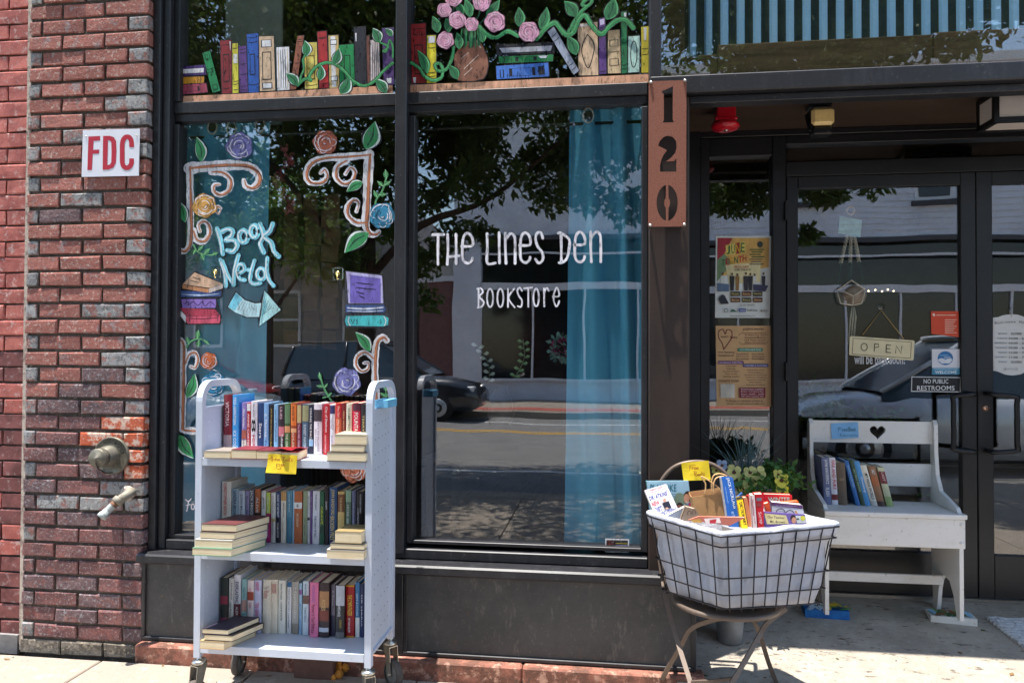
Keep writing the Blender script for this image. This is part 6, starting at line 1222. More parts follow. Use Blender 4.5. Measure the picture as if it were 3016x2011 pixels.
# door left: stickers
o_ = sheet('orange_notice', [(870, 818), (1038, 818), (1040, 975), (873, 955)], DD, .8165, (216, 74, 40), 'bright orange notice taped inside the left door', 'notice')
p = PB(DD, .8155)
for i in range(7): p.poly([(955, 868+i*13), (1026-(i % 3)*9, 868+i*13), (1026-(i % 3)*9, 873+i*13), (955, 873+i*13)], (240, 190, 170))
p.poly([(878, 836), (890, 830), (898, 845), (885, 848)], (240, 220, 210)); p.line([(905, 842), (1020, 842)], 5, (240, 200, 180)); p.build('print', o_)
o_ = sheet('district_sticker', [(876, 1048), (1045, 1048), (1045, 1202), (877, 1202)], DD, .8175, (222, 222, 230), 'white square sticker with blue round logo above a WELCOME band', 'sticker')
p = PB(DD, .8167); p.oval(958, 1103, 47, 42, (40, 110, 170), 26); p.poly([(912, 1112), (935, 1102), (958, 1114), (985, 1104), (1003, 1112), (985, 1134), (935, 1136)], (222, 226, 234)); p.ptext('Creative', 922, 1078, 975, 1090, (150, 190, 220)); p.ptext('SOCIAL', 950, 1092, 992, 1102, (226, 234, 240)); p.ptext('DISTRICT', 940, 1104, 998, 1113, (226, 234, 240))
p.poly([(877, 1162), (1045, 1162), (1045, 1202), (877, 1202)], (74, 150, 186)); p.ptext('Social District Beverages', 890, 1166, 1034, 1174, (230, 236, 240)); p.ptext('WELCOME', 896, 1179, 1026, 1197, (240, 244, 246)); p.build('print', o_)
o_ = sheet('restroom_sign', [(752, 1214), (1052, 1218), (1050, 1310), (750, 1306)], DD, .8168, (226, 226, 228), 'black NO PUBLIC RESTROOMS sign with thin white border', 'sign')
p = PB(DD, .8158); p.poly([(757, 1219), (1047, 1223), (1045, 1305), (755, 1301)], (22, 22, 26)); p.ptext('NO PUBLIC', 826, 1230, 976, 1257, (230, 230, 232)); p.ptext('RESTROOMS', 786, 1270, 1014, 1298, (230, 230, 232)); p.build('print', o_)
p = PB(DD, .8195); p.ptext('will be back soon!', 405, 1078, 712, 1140, (206, 206, 212)); p.build('door_lettering', d1)
# OPEN sign hanging
op = thing('open_sign', P(*DD(570, 1050), .775), 'cream hanging OPEN sign on a cord inside the left door', 'sign'); YO = .812
TANW = mat((226, 214, 176), .5, var=.06, scale=20, name='cream_wood'); rc = []
for (cx_, cy_, a0) in ((386, 978, 180), (762, 1004, 270), (756, 1108, 0), (383, 1076, 90)):
    for k in range(4): a = math.radians(a0+30*k); rc.append(P(*DD(cx_+9*math.cos(a), cy_+9*math.sin(a)), YO))
q = MB(); q.prism([rc], (0, .005, 0), TANW); q.build('board', op)
p = PB(DD, YO-.001)
fr_ = [(398, 982), (752, 1006), (746, 1104), (392, 1078)]
for i in range(4): p.line([fr_[i], fr_[(i+1) % 4]], 3, (90, 70, 50), smooth=False)
for L_ in ([ell(465, 1035, 19, 22, 12)], [[(528, 1015), (526, 1060)], [(528, 1016), (552, 1018), (553, 1036), (528, 1038)]], [[(600, 1022), (598, 1067)], [(600, 1022), (626, 1025)], [(599, 1044), (620, 1046)], [(598, 1067), (626, 1070)]], [[(656, 1072), (660, 1028), (690, 1074), (694, 1032)]]):
    for s_ in L_: p.line(s_, 5, (80, 60, 40), smooth=len(s_) > 5)
p.build('lettering', op)
q = MB(); hk = P(*DD(568, 812), YO+.003); q.tube([P(*DD(455, 960), YO+.002), hk, P(*DD(706, 988), YO+.002)], .0022, mat((176, 150, 100), .8, name='cord'), 6); q.build('cord', op)
q = MB(); q.lathe(P(*DD(568, 790), .818), (0, -1, 0), [(.020, 0), (.014, .006), (.005, .008), (.005, .014), (0, .014)], CLR, 18); q.build('suction_hook', op)
# macrame hanger
mc = thing('macrame_hanger', P(*DD(385, 790), .86), 'cream and green macrame hanger with a patterned bowl inside the left door', 'plant hanger'); YM = .87
ROPE = mat((214, 204, 184), .9, var=.2, scale=90, bump=.8, name='cotton_rope'); GROPE = mat((20, 50, 44), .9, var=.2, scale=90, name='green_rope')
q = MB(); c = P(*DD(382, 208), YM); q.tube([(c.x+.020*math.cos(a), YM, c.z+.020*math.sin(a)) for a in [k*math.pi/8 for k in range(16)]], .004, mat((196, 160, 120), .5, name='wood_ring'), 8, True); q.build('ring', mc)
q = MB(); cs = [P(*DD(*a), YM-.01) for a in ((318, 240), (452, 266), (442, 370), (308, 345))]; q.prism([cs], (0, .006, 0), mat((140, 190, 176), .7, var=.25, scale=40, name='mint_card')); q.build('card', mc)
for (a, b) in (((360, 360), (322, 525)), ((383, 362), (380, 525)), ((404, 365), (434, 518))):
    q = MB(); A, B_ = P(*DD(*a), YM), P(*DD(*b), YM)
    for ph in (0, math.pi): q.tube([A.lerp(B_, t/28)+Vector((.006*math.cos(t*.9+ph), .006*math.sin(t*.9+ph), 0)) for t in range(29)], .005, ROPE, 6)
    q.build('rope', mc)
for (a, b) in (((322, 525), (304, 680)), ((380, 525), (380, 635)), ((434, 518), (466, 680))):
    q = MB(); q.tube([P(*DD(*a), YM), P(*DD(*b), YM)], .006 if a[0] != 380 else .011, GROPE, 8); q.build('green_cord', mc)
cb = P(*DD(386, 715), YM); q = MB(); q.lathe(cb+Vector((0, 0, -.062)), (0, 0, 1), [(0, 0), (.04, .002), (.066, .025), (.074, .055), (.066, .085), (.05, .105), (.046, .105)], mat((150, 134, 116), .6, var=.25, scale=40, name='stone_bowl'), 28); q.build('bowl', mc)
q = MB(); yk = YM-.078
for s_ in ([(300, 690), (388, 630), (470, 685)], [(330, 692), (398, 725), (455, 690)], [(300, 695), (320, 770), (395, 782)], [(470, 690), (450, 770), (395, 782)], [(398, 725), (396, 782)]): q.tube([P(*DD(*a), yk) for a in s_], .003, ROPE, 6)
q.build('rope_net', mc)
q = MB()
for i in range(9): q.tube([P(*DD(388+i*2, 790), YM), P(*DD(376+i*5, 850), YM), P(*DD(362+i*5, 1010+R_.uniform(-20, 20)), YM)], .0025, ROPE if i % 3 else GROPE, 5)
q.build('tassel', mc)
# Business hours sign, right door
bs = thing('hours_sign', P(*HH(700, 1450), .812), 'white scalloped Business Hours sign on the right door, cut by the frame', 'sign')
yH = .813; prof = [(322, 250), (440, 240), (520, 205), (600, 188), (720, 182), (840, 190), (930, 220), (1000, 250), (1130, 262), (1150, 800), (1140, 1365), (1000, 1390), (900, 1440), (730, 1465), (580, 1445), (470, 1400), (400, 1375), (328, 1365), (318, 800)]
q = MB(); q.prism([[P(*HH(*a), yH) for a in prof]], (0, .004, 0), mat((222, 222, 222), .4, var=.03, name='hours_board')); q.build('board', bs)
p = PB(HH, yH-.001); GI = (110, 106, 104)
for i, chh in enumerate('Business Hours'):
    if chh == ' ': continue
    x_ = 355+i*57; y_ = 395-34*math.sin(math.pi*(i+.5)/14); p.ptext(chh, x_, y_-(52 if chh in 'BH' else 34), x_+(46 if chh in 'BH' else 40 if chh != 'i' else 14), y_, GI)
for i, (d_, h_) in enumerate((('MONDAY', 'CLOSED'), ('TUESDAY', '10:00 - 6:00'), ('WEDNESDAY', '10:00 - 6:00'), ('THURSDAY', '10:00 - 6:00'), ('FRIDAY', '11:00 - 7:00'), ('SATURDAY', '11:00 - 7:00'), ('SUNDAY', 'CLOSED'))):
    y_ = 590+i*99; p.ptext(d_, 618-len(d_)*31, y_-16, 618, y_+12, (96, 112, 130)); p.ptext(h_, 655 if i not in (0, 6) else 695, y_-22, (1080 if i not in (0, 6) else 925), y_+22, (50, 48, 50))
p.line([(540, 1330), (590, 1310), (570, 1350), (680, 1320), (770, 1345), (800, 1310), (840, 1330), (800, 1355)], 7, GI); p.build('lettering', bs)
q = MB(); c = P(*HH(715, 95), .814); q.lathe(c, (0, -1, 0), [(.017, 0), (.012, .004), (0, .005)], CLR, 16); q.tube([c+Vector((0, -.005, 0)), P(*HH(705, 235), .812)], .0018, STEEL, 6); q.build('suction_hook', bs)

# ================================================================ white bench
be = thing('bench', (1.35, .58, .135), 'white painted wooden bench with heart cutout, holding a row of books', 'bench')
YFb, YBk = .44, .725; BX0, BX1 = 1.036, 1.655
q = MB(); q.bbox((BX0-.004, YFb-.012, .676), (BX1+.012, YBk, .698), WPAINT, .003); q.build('seat', be)
q = MB(); q.bbox((BX0-.002, YFb-.004, .538), (BX1+.006, YFb+.016, .675), WPAINT, .003); q.build('apron', be)
for zz in (.565, .65):
    q = MB(); q.lathe((BX1-.012, YFb-.004, zz), (0, -1, 0), [(.009, 0), (.008, .003), (0, .005)], WPAINT, 12); q.build('dowel_plug', be)
def sidebd(x):
    # profile in (y, z): legs with a notch, seat bulge, tall back
    up = [(YBk+.018, .70), (YBk+.018, 1.08), (YBk+.006, 1.108), (YBk-.012, 1.112), (YBk-.028, 1.09), (YBk-.03, .95), (YBk-.045, .84), (YBk-.085, .77), (YFb+.08, .735), (YFb+.03, .722), (YFb+.012, .70)]
    q = MB(); q.prism([[Vector((x, a, b)) for a, b in up]], (.018, 0, 0), WPAINT); q.build('arm_side', be)
    lo = [(YFb+.017, .674), (YFb-.002, .538), (YFb-.002, .205), (YFb+.028, .205), (YFb+.06, .30), (YFb+.10, .36), (YFb+.16, .37), (YBk-.09, .34), (YBk-.07, .29), (YBk-.055, .20), (YBk-.045, .165), (YBk-.018, .160), (YBk-.002, .175), (YBk-.004, .25), (YBk+.006, .33), (YBk+.014, .45), (YBk+.014, .674)]
    q = MB(); q.prism([[Vector((x, a, b)) for a, b in lo]], (.018, 0, 0), WPAINT); q.build('leg', be)
sidebd(BX0); sidebd(BX1-.02)
def heart(cx_, cz_, s_):
    return [(cx_+s_*.062*16*math.sin(t)**3/16, cz_+s_*.062*(13*math.cos(t)-5*math.cos(2*t)-2*math.cos(3*t)-math.cos(4*t))/16) for t in [2*math.pi*k/28 for k in range(28)]]
zt0, zt1 = P(*NN(500, 270), YBk).z, P(*NN(500, 130), YBk).z; hx = P(*NN(510, 200), YBk)
q = MB(); y_ = YBk-.004; xa, xb = BX0+.0185, BX1-.0205
q.prism([[Vector(v) for v in ((xa, y_, zt0), (xb, y_, zt0), (xb, y_, zt1), (xa, y_, zt1))], [Vector((a, y_, b)) for a, b in heart(hx.x, hx.z+.002, .62)]], (0, .016, 0), WPAINT); q.build('back_slat', be)
q = MB(); q.bbox((xa, YBk-.004, P(*NN(700, 548), YBk).z), (xb, YBk+.012, P(*NN(700, 403), YBk).z), WPAINT, .003); q.build('back_slat', be)
q = MB(); q.bbox((xa, YBk-.12, P(*NN(700, 1172), YBk-.12).z), (xb, YBk-.103, P(*NN(700, 1112), YBk-.12).z), WPAINT, .003); q.build('stretcher', be)
GBk = 'books standing on the bench'
ys = YBk-.145
bsp = [
 (150, 196, 362, 0, (104, 112, 150), 'slate violet hardcover', [], [('JAYNE ANN KRENTZ', .04, .56, .25, .8, W_), ('FLASH', .64, .82, .25, .75, W_)], 22),
 (200, 240, 364, 0, (222, 220, 228), 'white book with red capitals', [(.1, .22, (120, 40, 40))], [('FIRE AND FURY', .05, .68, .3, .85, (190, 50, 70))], 20),
 (243, 302, 396, 0, (100, 84, 70), 'plain brown cloth book', [], [('SONG', .36, .42, .25, .75, (160, 140, 110))], 18),
 (296, 325, 382, 0, (42, 104, 170), 'thin blue leaning book', [], [('WOLF HUNTER', .1, .6, .3, .75, (150, 190, 226))], 78),
 (328, 356, 380, 0, (50, 74, 56), 'dark green leaning book', [], [('EAT PRAY WINTER', .2, .7, .3, .75, (150, 180, 150))], 80),
 (358, 394, 386, 0, (80, 150, 206), 'light blue leaning book', [], [('Cruising', .35, .7, .3, .8, W_)], 74),
 (398, 440, 412, 0, (228, 220, 204), 'cream leaning book with black capitals', [(.0, .12, (190, 186, 180))], [('MY WIDE WORLD', .2, .84, .3, .75, K_)], 74),
 (448, 496, 418, 0, (150, 106, 76), 'brown leaning paperback with picture spine', [(.5, .75, (176, 100, 60)), (0, .12, (60, 40, 40))], [('SALT', .08, .2, .3, .7, W_)], 66),
 (508, 552, 426, 0, (196, 196, 160), 'pale green leaning book with red label', [(.58, .9, (120, 40, 50)), (0, .25, (150, 170, 110))], [('LAST', .12, .35, .35, .7, (230, 200, 190))], 62)]
for i, (x0, x1, yt, _, c, desc, bands, texts, lean) in enumerate(bsp):
    a = P(*NN(x0+lean, 700), ys); b = P(*NN(x1+lean, 700), ys); tp = P(*NN(x0, yt), ys)
    z = .6995; eh = Vector((tp.x-a.x, 0, tp.z-z)); T = b.x-a.x-.001
    book((a.x, ys, z), (T, 0, T*.0), tuple(eh), (0, min(.135, eh.length*.68), 0), c, '%s, %s from the left on the white bench' % (desc, ORD[i]), GBk, bands, texts)
note('blue_note', [NN(212, 145), NN(385, 138), NN(390, 236), NN(216, 245)], YBk-.008, (126, 180, 226), 'light blue paper note reading Free Books on the bench back', .003,
 [([NN(*q_) for q_ in s_], 1.3, (60, 110, 130)) for s_ in ([(262, 170), (260, 195)], [(262, 172), (280, 170)], [(261, 182), (275, 181)], [(285, 195), (284, 182), (292, 182)], [(296, 188), (304, 184), (298, 180), (296, 192), (305, 192)], [(310, 188), (318, 184), (312, 180), (310, 192), (318, 192)], [(326, 168), (326, 194), (338, 190), (328, 181), (338, 174), (326, 168)], ell(345, 187, 4, 6, 8), ell(355, 187, 4, 6, 8), [(364, 170), (364, 194)], [(372, 178), (365, 185), (373, 194)],
 [(275, 215), (275, 228)], [(270, 215), (282, 214)], [(288, 228), (300, 220), (306, 228), (318, 220)], [(324, 226), (335, 219), (345, 227), (360, 219), (380, 224)])], 'paper note')
# painted bricks under the front legs
def pbrick(px, z, w_, d_, h_, ang, col, label, deco):
    c = PZ(*NN(*px), z); t = thing('painted_brick', (c.x, c.y, z), label, 'brick'); ex = Vector((math.cos(ang), math.sin(ang), 0)); ey = Vector((-ex.y, ex.x, 0)); q = MB()
    o = Vector((c.x, c.y, z))-ex*w_/2-ey*d_/2; q.obox(o, ex*w_, ey*d_, (0, 0, h_), col); q.build('brick_body', t); q = MB(); k = 0
    for (u, v, w2, h2, cc, an) in deco:
        a = Vector((math.cos(an), math.sin(an))); e1 = (ex*a.x+ey*a.y)*w2; e2 = (ey*a.x-ex*a.y)*h2; k += 1; zz = Vector((0, 0, h_+.0004+.0002*k)); b0 = o+ex*w_*u+ey*d_*v+zz
        pts = [b0+e1*math.cos(t_)*.5+e2*math.sin(t_)*.5 for t_ in [2*math.pi*i/10 for i in range(10)]]
        q.add(pts, [tuple(range(10))], mat(cc, .5, var=.1, name='brick_paint'))
    q.build('painting', t); return t
zr = rz(.40)
BLUEB = layered('blue_painted_brick', (24, 110, 180), [((20, 70, 140), 12, .45, .6, O1, .6)], rough=.4, bump=.3); WBR = layered('white_painted_brick2', (222, 220, 214), [((150, 140, 130), 30, .55, .66, O1, .6)], rough=.6, bump=.6)
rr = random.Random(4)
dk = [(rr.uniform(.1, .5), rr.uniform(.15, .8), .08, .014, (206, 226, 240), rr.uniform(.5, 2)) for i in range(12)]+[(rr.uniform(.55, .95), rr.uniform(.1, .9), .08, .022, ((90, 150, 70), (200, 180, 60), (30, 60, 110))[i % 3], rr.uniform(-.5, 2)) for i in range(14)]+[(.7, .7, .05, .045, (230, 190, 50), 0)]
pbrick((172, 1400), zr+.002, .205, .10, .062, -.05, BLUEB, 'blue painted brick with sun and plants under the left bench leg', dk)
dk = [(rr.uniform(.15, .75), rr.uniform(.25, .8), .06, .022, ((90, 120, 60), (150, 90, 60), (60, 96, 60), (120, 160, 90))[i % 4], rr.uniform(1, 2)) for i in range(26)]+[(.1, .5, .03, .07, (150, 200, 226), 0), (.88, .5, .03, .08, (160, 206, 230), 0)]
pbrick((980, 1445), zr-.004, .20, .095, .060, -.12, WBR, 'white brick with green garden painted on top under the right leg', dk)
# woven mat
mt = thing('door_mat', (2.3, .4, .12), 'pale woven mat lying before the right door, cut by the frame', 'mat')
a, b, c_ = PZ(2903, 1803, .19), PZ(3016, 1990, .10), None
def mz(y): return rz(max(.0, min(.9, y)))+.003
x0m = 1.83
for i in range(26):
    yy = .60-i*.0235; xs_ = x0m+(.60-yy)*.14; q = MB(); n = 24; pts = []
    for k in range(n+1): x = xs_+k*.045; pts.append((x, yy+.004*math.sin(k*2.1+i), mz(yy)+.004+.002*math.sin(k*1.9+i*2.3)))
    q.tube(pts, .0115, layered('mat_weave', (196, 196, 198), [((120, 118, 122), 30, .54, .62, O1, .7), ((226, 226, 226), 50, .52, .6, O1, .6)], bump=1, bscale=160) if i == 0 else MATW, 6)
    if i == 0: MATW = q.m[0]
    q.build('woven_strip', mt)

# ================================================================ folding chair, basket
ch = thing('folding_chair', (.48, -.17, .03), 'taupe metal folding bistro chair holding the wire basket', 'chair')
sx, sy, sz, sr = .482, -.165, .455, .212
q = MB(); q.lathe((sx, sy, sz-.018), (0, 0, 1), [(sr-.03, 0), (sr, .0), (sr+.003, .006), (sr+.003, .014), (sr-.004, .018), (sr-.02, .014), (0, .014)], CHAIRM, 48); q.build('seat', ch)
def bar(name, pts, w_=.018, th=.010, up=(0, -1, 0)): q = MB(); q.ribbon(smooth_pts([tuple(p_) for p_ in pts], 6), up, th, w_, CHAIRM); return q.build(name, ch)
g0 = .045
yb_ = .03
bar('leg', [P(1950, 1690, -.02), P(1961, 1760, -.08), P(1978, 1830, -.13), P(2000, 1902, -.20), P(2045, 2045, -.34), P(2062, 2100, -.40)])
bar('leg', [P(2317, 1790, -.16), P(2262, 1832, -.20), P(2238, 1868, -.22), P(2200, 1935, -.28), P(2155, 2010, -.34), P(2105, 2090, -.40)])
bar('leg', [P(2145, 1815, -.24), P(2080, 1830, -.20), P(2032, 1853, -.18), P(2008, 1895, -.16), P(1960, 1980, -.06), P(1925, 2046, .0)])
bar('leg', [P(2214, 1815, -.1), P(2238, 1868, -.10), P(2262, 1945, -.05), P(2290, 2020, .0), P(2300, 2045, .02)])
bar('stretcher', [P(2035, 2008, -.31), P(2100, 2004, -.31), P(2165, 1996, -.31)], .012)
# back hoop
hp = [P(*K2(x_, y_), yb_+.01) for x_, y_ in ((440, 700), (500, 520), (620, 360), (760, 245), (920, 180), (1100, 145), (1300, 140), (1500, 175), (1680, 260), (1820, 380), (1900, 470), (1960, 580))]
q = MB(); q.tube(smooth_pts([(p_.x, p_.y-.15*0, p_.z) for p_ in [P(1935, 1560, -.0)]+hp+[P(2172, 1560, -.0)]], 4), .009, CHAIRM, 8); q.build('back_hoop', ch)
bar('back_post', [P(1935, 1560, .0), P(1940, 1620, -.02), P(1950, 1695, -.04)]); bar('back_post', [P(2172, 1560, .0), P(2174, 1640, -.03), P(2176, 1800, -.08)])
note('yellow_note', [K2(900, 165), K2(1475, 112), K2(1520, 515), K2(950, 530)], yb_-.014, (246, 214, 40), 'yellow paper note reading Free Books taped on the chair back', .004,
 [([K2(*q_) for q_ in s_], 1.6, (176, 100, 40)) for s_ in ([(1085, 215), (1080, 310)], [(1065, 225), (1200, 210)], [(1070, 262), (1150, 256)], [(1130, 305), (1132, 270), (1165, 262)], [(1175, 290), (1215, 270), (1190, 252), (1172, 290), (1210, 300)], [(1225, 290), (1262, 270), (1238, 252), (1222, 290), (1262, 300)],
 [(1160, 345), (1200, 340), (1225, 370), (1180, 392), (1235, 410), (1225, 440), (1185, 430)], [(1178, 345), (1185, 430)], ell(1262, 412, 15, 16, 8), ell(1302, 408, 14, 16, 8), [(1330, 350), (1335, 425)], [(1368, 370), (1335, 395), (1372, 422)], [(1392, 385), (1370, 395), (1394, 412), (1368, 425)])], 'paper note')

ba = thing('wire_basket', (.517, -.216, .475), 'black wire basket with white cloth liner full of books on the chair', 'basket')
CB_ = Vector((.5275, -.2135)); rimc = [Vector((.160, -.165)), Vector((.418, -.455)), Vector((.895, -.262)), Vector((.637, .028))]; ZR, ZBt = .79, .478
botc = [CB_+(v-CB_)*.82 for v in rimc]
def bk(s_, u, v, out=0.0):
    """side s_ (0..3), u along it, v 0 bottom .. 1 top"""
    a, b = rimc[s_], rimc[(s_+1) % 4]; c, d = botc[s_], botc[(s_+1) % 4]; r = 0
    top_ = a.lerp(b, u); bt = c.lerp(d, u); p = bt.lerp(top_, v); z = ZBt+(ZR-ZBt)*v
    sag = .0
    # corner rounding towards the centre
    kk = .03*(max(0, 1-min(u, 1-u)/.16)**2); p = p.lerp(CB_, kk)
    d_ = (p-CB_).normalized(); p = p+d_*out
    if s_ in (0, 1): f_ = (u if s_ == 0 else 1-u); sag = -.010*v*f_+.012*(1-v)*f_
    return Vector((p.x, p.y, z+sag))
for v in (.02, .20, .42, .83, .97):
    loop = [bk(s_, u/12, v, .0075) for s_ in range(4) for u in range(12)]
    q = MB(); q.tube(loop, .0028 if v < .9 else .0036, WIRE, 6, True); q.build('hoop_wire', ba)
cnt = {0: 5, 1: 9, 2: 5, 3: 9}
for s_ in range(4):
    for i in range(cnt[s_]):
        u = (i+.5)/cnt[s_]; q = MB(); q.tube([bk(s_, u, v, .0065) for v in (-.02, .3, .6, .985)], .0028, WIRE, 6); q.build('upright_wire', ba)
for i in range(6):
    u = (i+.5)/6; q = MB(); q.tube([bk(0, u, 0, 0)+Vector((0, 0, -.004)), bk(2, 1-u, 0, 0)+Vector((0, 0, -.004))], .0022, WIRE, 6); q.build('bottom_wire', ba)
# liner with folds, rolled over the rim
q = MB(); NU = 160; prof = [(-.02, -.30), (0.0, -.02), (.12, -.008), (.25, -.004), (.4, -.003), (.55, -.004), (.7, -.005), (.845, -.003), (.853, .003), (.90, .007), (.96, .009), (1.0, .009), (1.02, .005), (1.03, -.002), (1.03, -.012), (.96, -.02), (.8, -.022), (.5, -.03)]
vs_ = []
for j, (v, out) in enumerate(prof):
    for i in range(NU):
        s_, u = divmod(i, NU//4); u /= NU/4; b0 = bk(s_, u, v, out)
        th_ = i/NU*2*math.pi; wv = noise.noise(Vector((math.cos(th_)*3, math.sin(th_)*3, v*2.2)))+.5*noise.noise(Vector((math.cos(th_)*9, math.sin(th_)*9, v*5)))
        amp = .024 if 0 < v < .83 else .006; wv += .8*abs(noise.noise(Vector((math.cos(th_)*5+v*1.5, math.sin(th_)*5, v*3+7))))-.5
        if v >= .85: b0.z += .005*noise.noise(Vector((math.cos(th_)*4, math.sin(th_)*4, 0)))
        d_ = Vector((b0.x-CB_.x, b0.y-CB_.y, 0)).normalized(); b0 += d_*(min(wv, .35)*amp-(.006 if 0 < v < .85 else 0))
        if v < 0: b0 = Vector((CB_.x, CB_.y, ZBt+.006))+(b0-Vector((CB_.x, CB_.y, ZBt+.006)))*.1
        vs_.append(b0)
fs = [(j*NU+i, j*NU+(i+1) % NU, (j+1)*NU+(i+1) % NU, (j+1)*NU+i) for j in range(len(prof)-1) for i in range(NU)]
q.add(vs_, fs, LINER, True); q.build('cloth_liner', ba)
# filler level so nothing floats: low layer of books inside
GB = 'books in the wire basket'
rb = random.Random(11)
for i, (dx, dy, an, c, lab) in enumerate(((0, 0, .6, (206, 200, 190), 'cream book lying flat near the basket front corner'), (-.1, 0, -.6, (180, 186, 196), 'pale grey book lying flat near the basket left rim'), (-.1, -.08, .5, (150, 140, 120), 'grey beige book buried flat in the basket left front'), (.12, -.02, -.3, (120, 60, 60), 'dull red book buried flat in the basket right side'), (0.02, .1, .2, (90, 100, 120), 'grey blue book buried flat at the basket back'), (-.1, .02, 1.2, (170, 150, 110), 'tan book buried flat in the basket left back'), (.1, 0, .58, (214, 210, 214), 'white magazine lying flat in the basket under the purple book'), (0, -.1, .58, (150, 150, 158), 'grey book lying flat behind the front rim of the basket'))):
    ca, sa = math.cos(an), math.sin(an); o = Vector((CB_.x+dx*.4-.06*ca+.04*sa, CB_.y+dy*.4-.06*sa-.04*ca, .50+.0335*i)); book(o, (0, 0, .031), (.15*ca, .13*sa, 0), (-.09*sa, .09*ca, 0), c, lab, GB)
def slab(name, quad, tf, y, th, col, label, texts=None, group=GB, cat='book', lean=.0, side=None, ext=1.3):
    """book standing in the basket: front cover corners TL TR BR BL (top and bottom as seen), thickness goes back"""
    c3 = P(*tf(*quad[3]), y); c0 = P(*tf(*quad[0]), y); N_ = Vector((0, -1, lean/max(.02, c0.z-c3.z)))
    def hit(px, py, off=0.0): r_ = ray(px, py); return CAM+r_*(((c3-CAM).dot(N_)+off*N_.length)/r_.dot(N_))
    f_ = [hit(*tf(*c_)) for c_ in quad]
    for i, k in ((2, 1), (3, 0)): f_[i] = f_[k]+(f_[i]-f_[k])*ext
    t = thing(name, tuple(f_[3]), label, cat, group); bv = -N_.normalized()*th; b1 = -N_.normalized(); CM = mat(col, .4, var=.06, scale=12, name='book_cover')
    q = MB(); q.prism([f_], b1*.002, CM); q.prism([[p_+b1*(th-.002) for p_ in f_]], b1*.002, CM)
    a, b, c2_, d_ = f_; sw_ = (b-a).normalized()*.002; q.prism([[a-sw_*.2, a+sw_, d_+sw_, d_-sw_*.2]], bv, mat(side, .5, name='book_spine') if side else CM); q.build('cover', t)
    q = MB(); ins = (b-a).normalized()*.003; dn = (d_-a).normalized()*.003
    q.prism([[p_+b1*.0022 for p_ in (a+sw_*1.2+dn, b-ins+dn, c2_-ins-dn, d_+sw_*1.2-dn)]], b1*(th-.0045), PAGEV); q.build('page_block', t)
    if texts:
        p = PB(tf, y); p.pt = lambda x, yy_: hit(*tf(x, yy_), off=.0006+p.k*.00015); texts(p); p.build('cover_print', t)
    return t
def tilt_text(p, s_, o, ux, uy, vx, vy, c):
    """text with origin o (lower left), width vector (ux,uy), up vector (vx,vy) in zoom coordinates"""
    A = p.pt(*o); q_ = p.pt(o[0]+ux, o[1]+uy); r_ = p.pt(o[0]+vx, o[1]+vy); p.text(s_, A, q_-A, r_-A, mat(c, .5, var=0, name='cover_ink')); p.k += 1
def t_play(p):
    p.ptext('PLAY LIKE', 250, 610, 800, 760, (30, 110, 130)); p.ptext('Lessons from the', 690, 800, 850, 830, (60, 60, 70)); p.ptext('Soccer Field', 690, 850, 850, 875, (60, 60, 70))
    p.oval(880, 930, 140, 140, (120, 140, 120), 16, .1); p.oval(1040, 860, 86, 110, (60, 40, 34), 16); p.oval(1015, 910, 62, 100, (206, 150, 120), 16); p.poly([(1050, 1010), (1180, 980), (1230, 1060), (1200, 1160), (1080, 1150)], (214, 40, 110)); p.oval(870, 1080, 80, 90, (50, 40, 40), 14); p.oval(860, 1100, 55, 60, (150, 96, 76), 14); p.line([(1000, 960), (1030, 1000), (1060, 985)], 12, (240, 230, 226))
slab('book', [(160, 545), (1050, 540), (1130, 1120), (230, 1180)], K2, -.05, .012, (160, 200, 220), 'large pale blue picture book with a laughing child on its cover, basket back', t_play, side=(60, 160, 160))
def t_atk(p):
    U_, V_ = (415, -150), (-32, -110)
    def L_(s_, x, y, w__, h_, c): k = w__/440.0; tilt_text(p, s_, (x, y), 415*k, -130*k, -h_*.27, -h_*.95, c)
    p.line([(165, 752), (590, 612)], 4, (120, 100, 120), smooth=False)
    L_('COMPLETELY UPDATED', 250, 760, 270, 26, (190, 60, 60)); L_('The Most Amazing No Hunger', 232, 806, 370, 24, (190, 60, 60)); L_("DR. ATKINS'", 245, 950, 400, 92, (40, 60, 150)); L_('NEW', 300, 1080, 165, 100, (200, 40, 50)); L_('DIET', 362, 1200, 160, 100, (40, 60, 150)); L_('REVOLUTION', 392, 1320, 440, 100, (40, 60, 150))
    p.poly([(455, 945), (620, 885), (700, 1100), (545, 1160)], (206, 200, 206)); p.oval(552, 945, 34, 44, (200, 150, 130), 12); p.poly([(500, 1010), (545, 985), (640, 960), (695, 1100), (560, 1140)], (30, 34, 52)); p.oval(600, 1112, 34, 18, (206, 160, 140), 8)
slab('book', [(125, 735), (585, 600), (830, 1115), (345, 1260)], K2, -.16, .034, (232, 228, 236), 'white diet paperback with blue and red capitals leaning at the basket left', t_atk, lean=.03, side=(200, 196, 190))
slab('book', [(1440, 925), (1700, 1140), (1880, 1300), (1260, 1180)], K2, -.16, .03, (236, 226, 214), 'cream book with rose pink page edge tilted in the basket middle', lambda p: (p.poly([(1400, 945), (1440, 925), (1300, 1180), (1255, 1165)], (206, 60, 100)), p.line([(1520, 1195), (1460, 1190), (1450, 1250), (1510, 1260)], 8, (200, 120, 120))), side=(206, 60, 100))
slab('book', [(560, 1290), (960, 1090), (1130, 1120), (900, 1330)], K2, -.24, .03, (150, 160, 176), 'grey blue book wedged low beside the diet paperback')
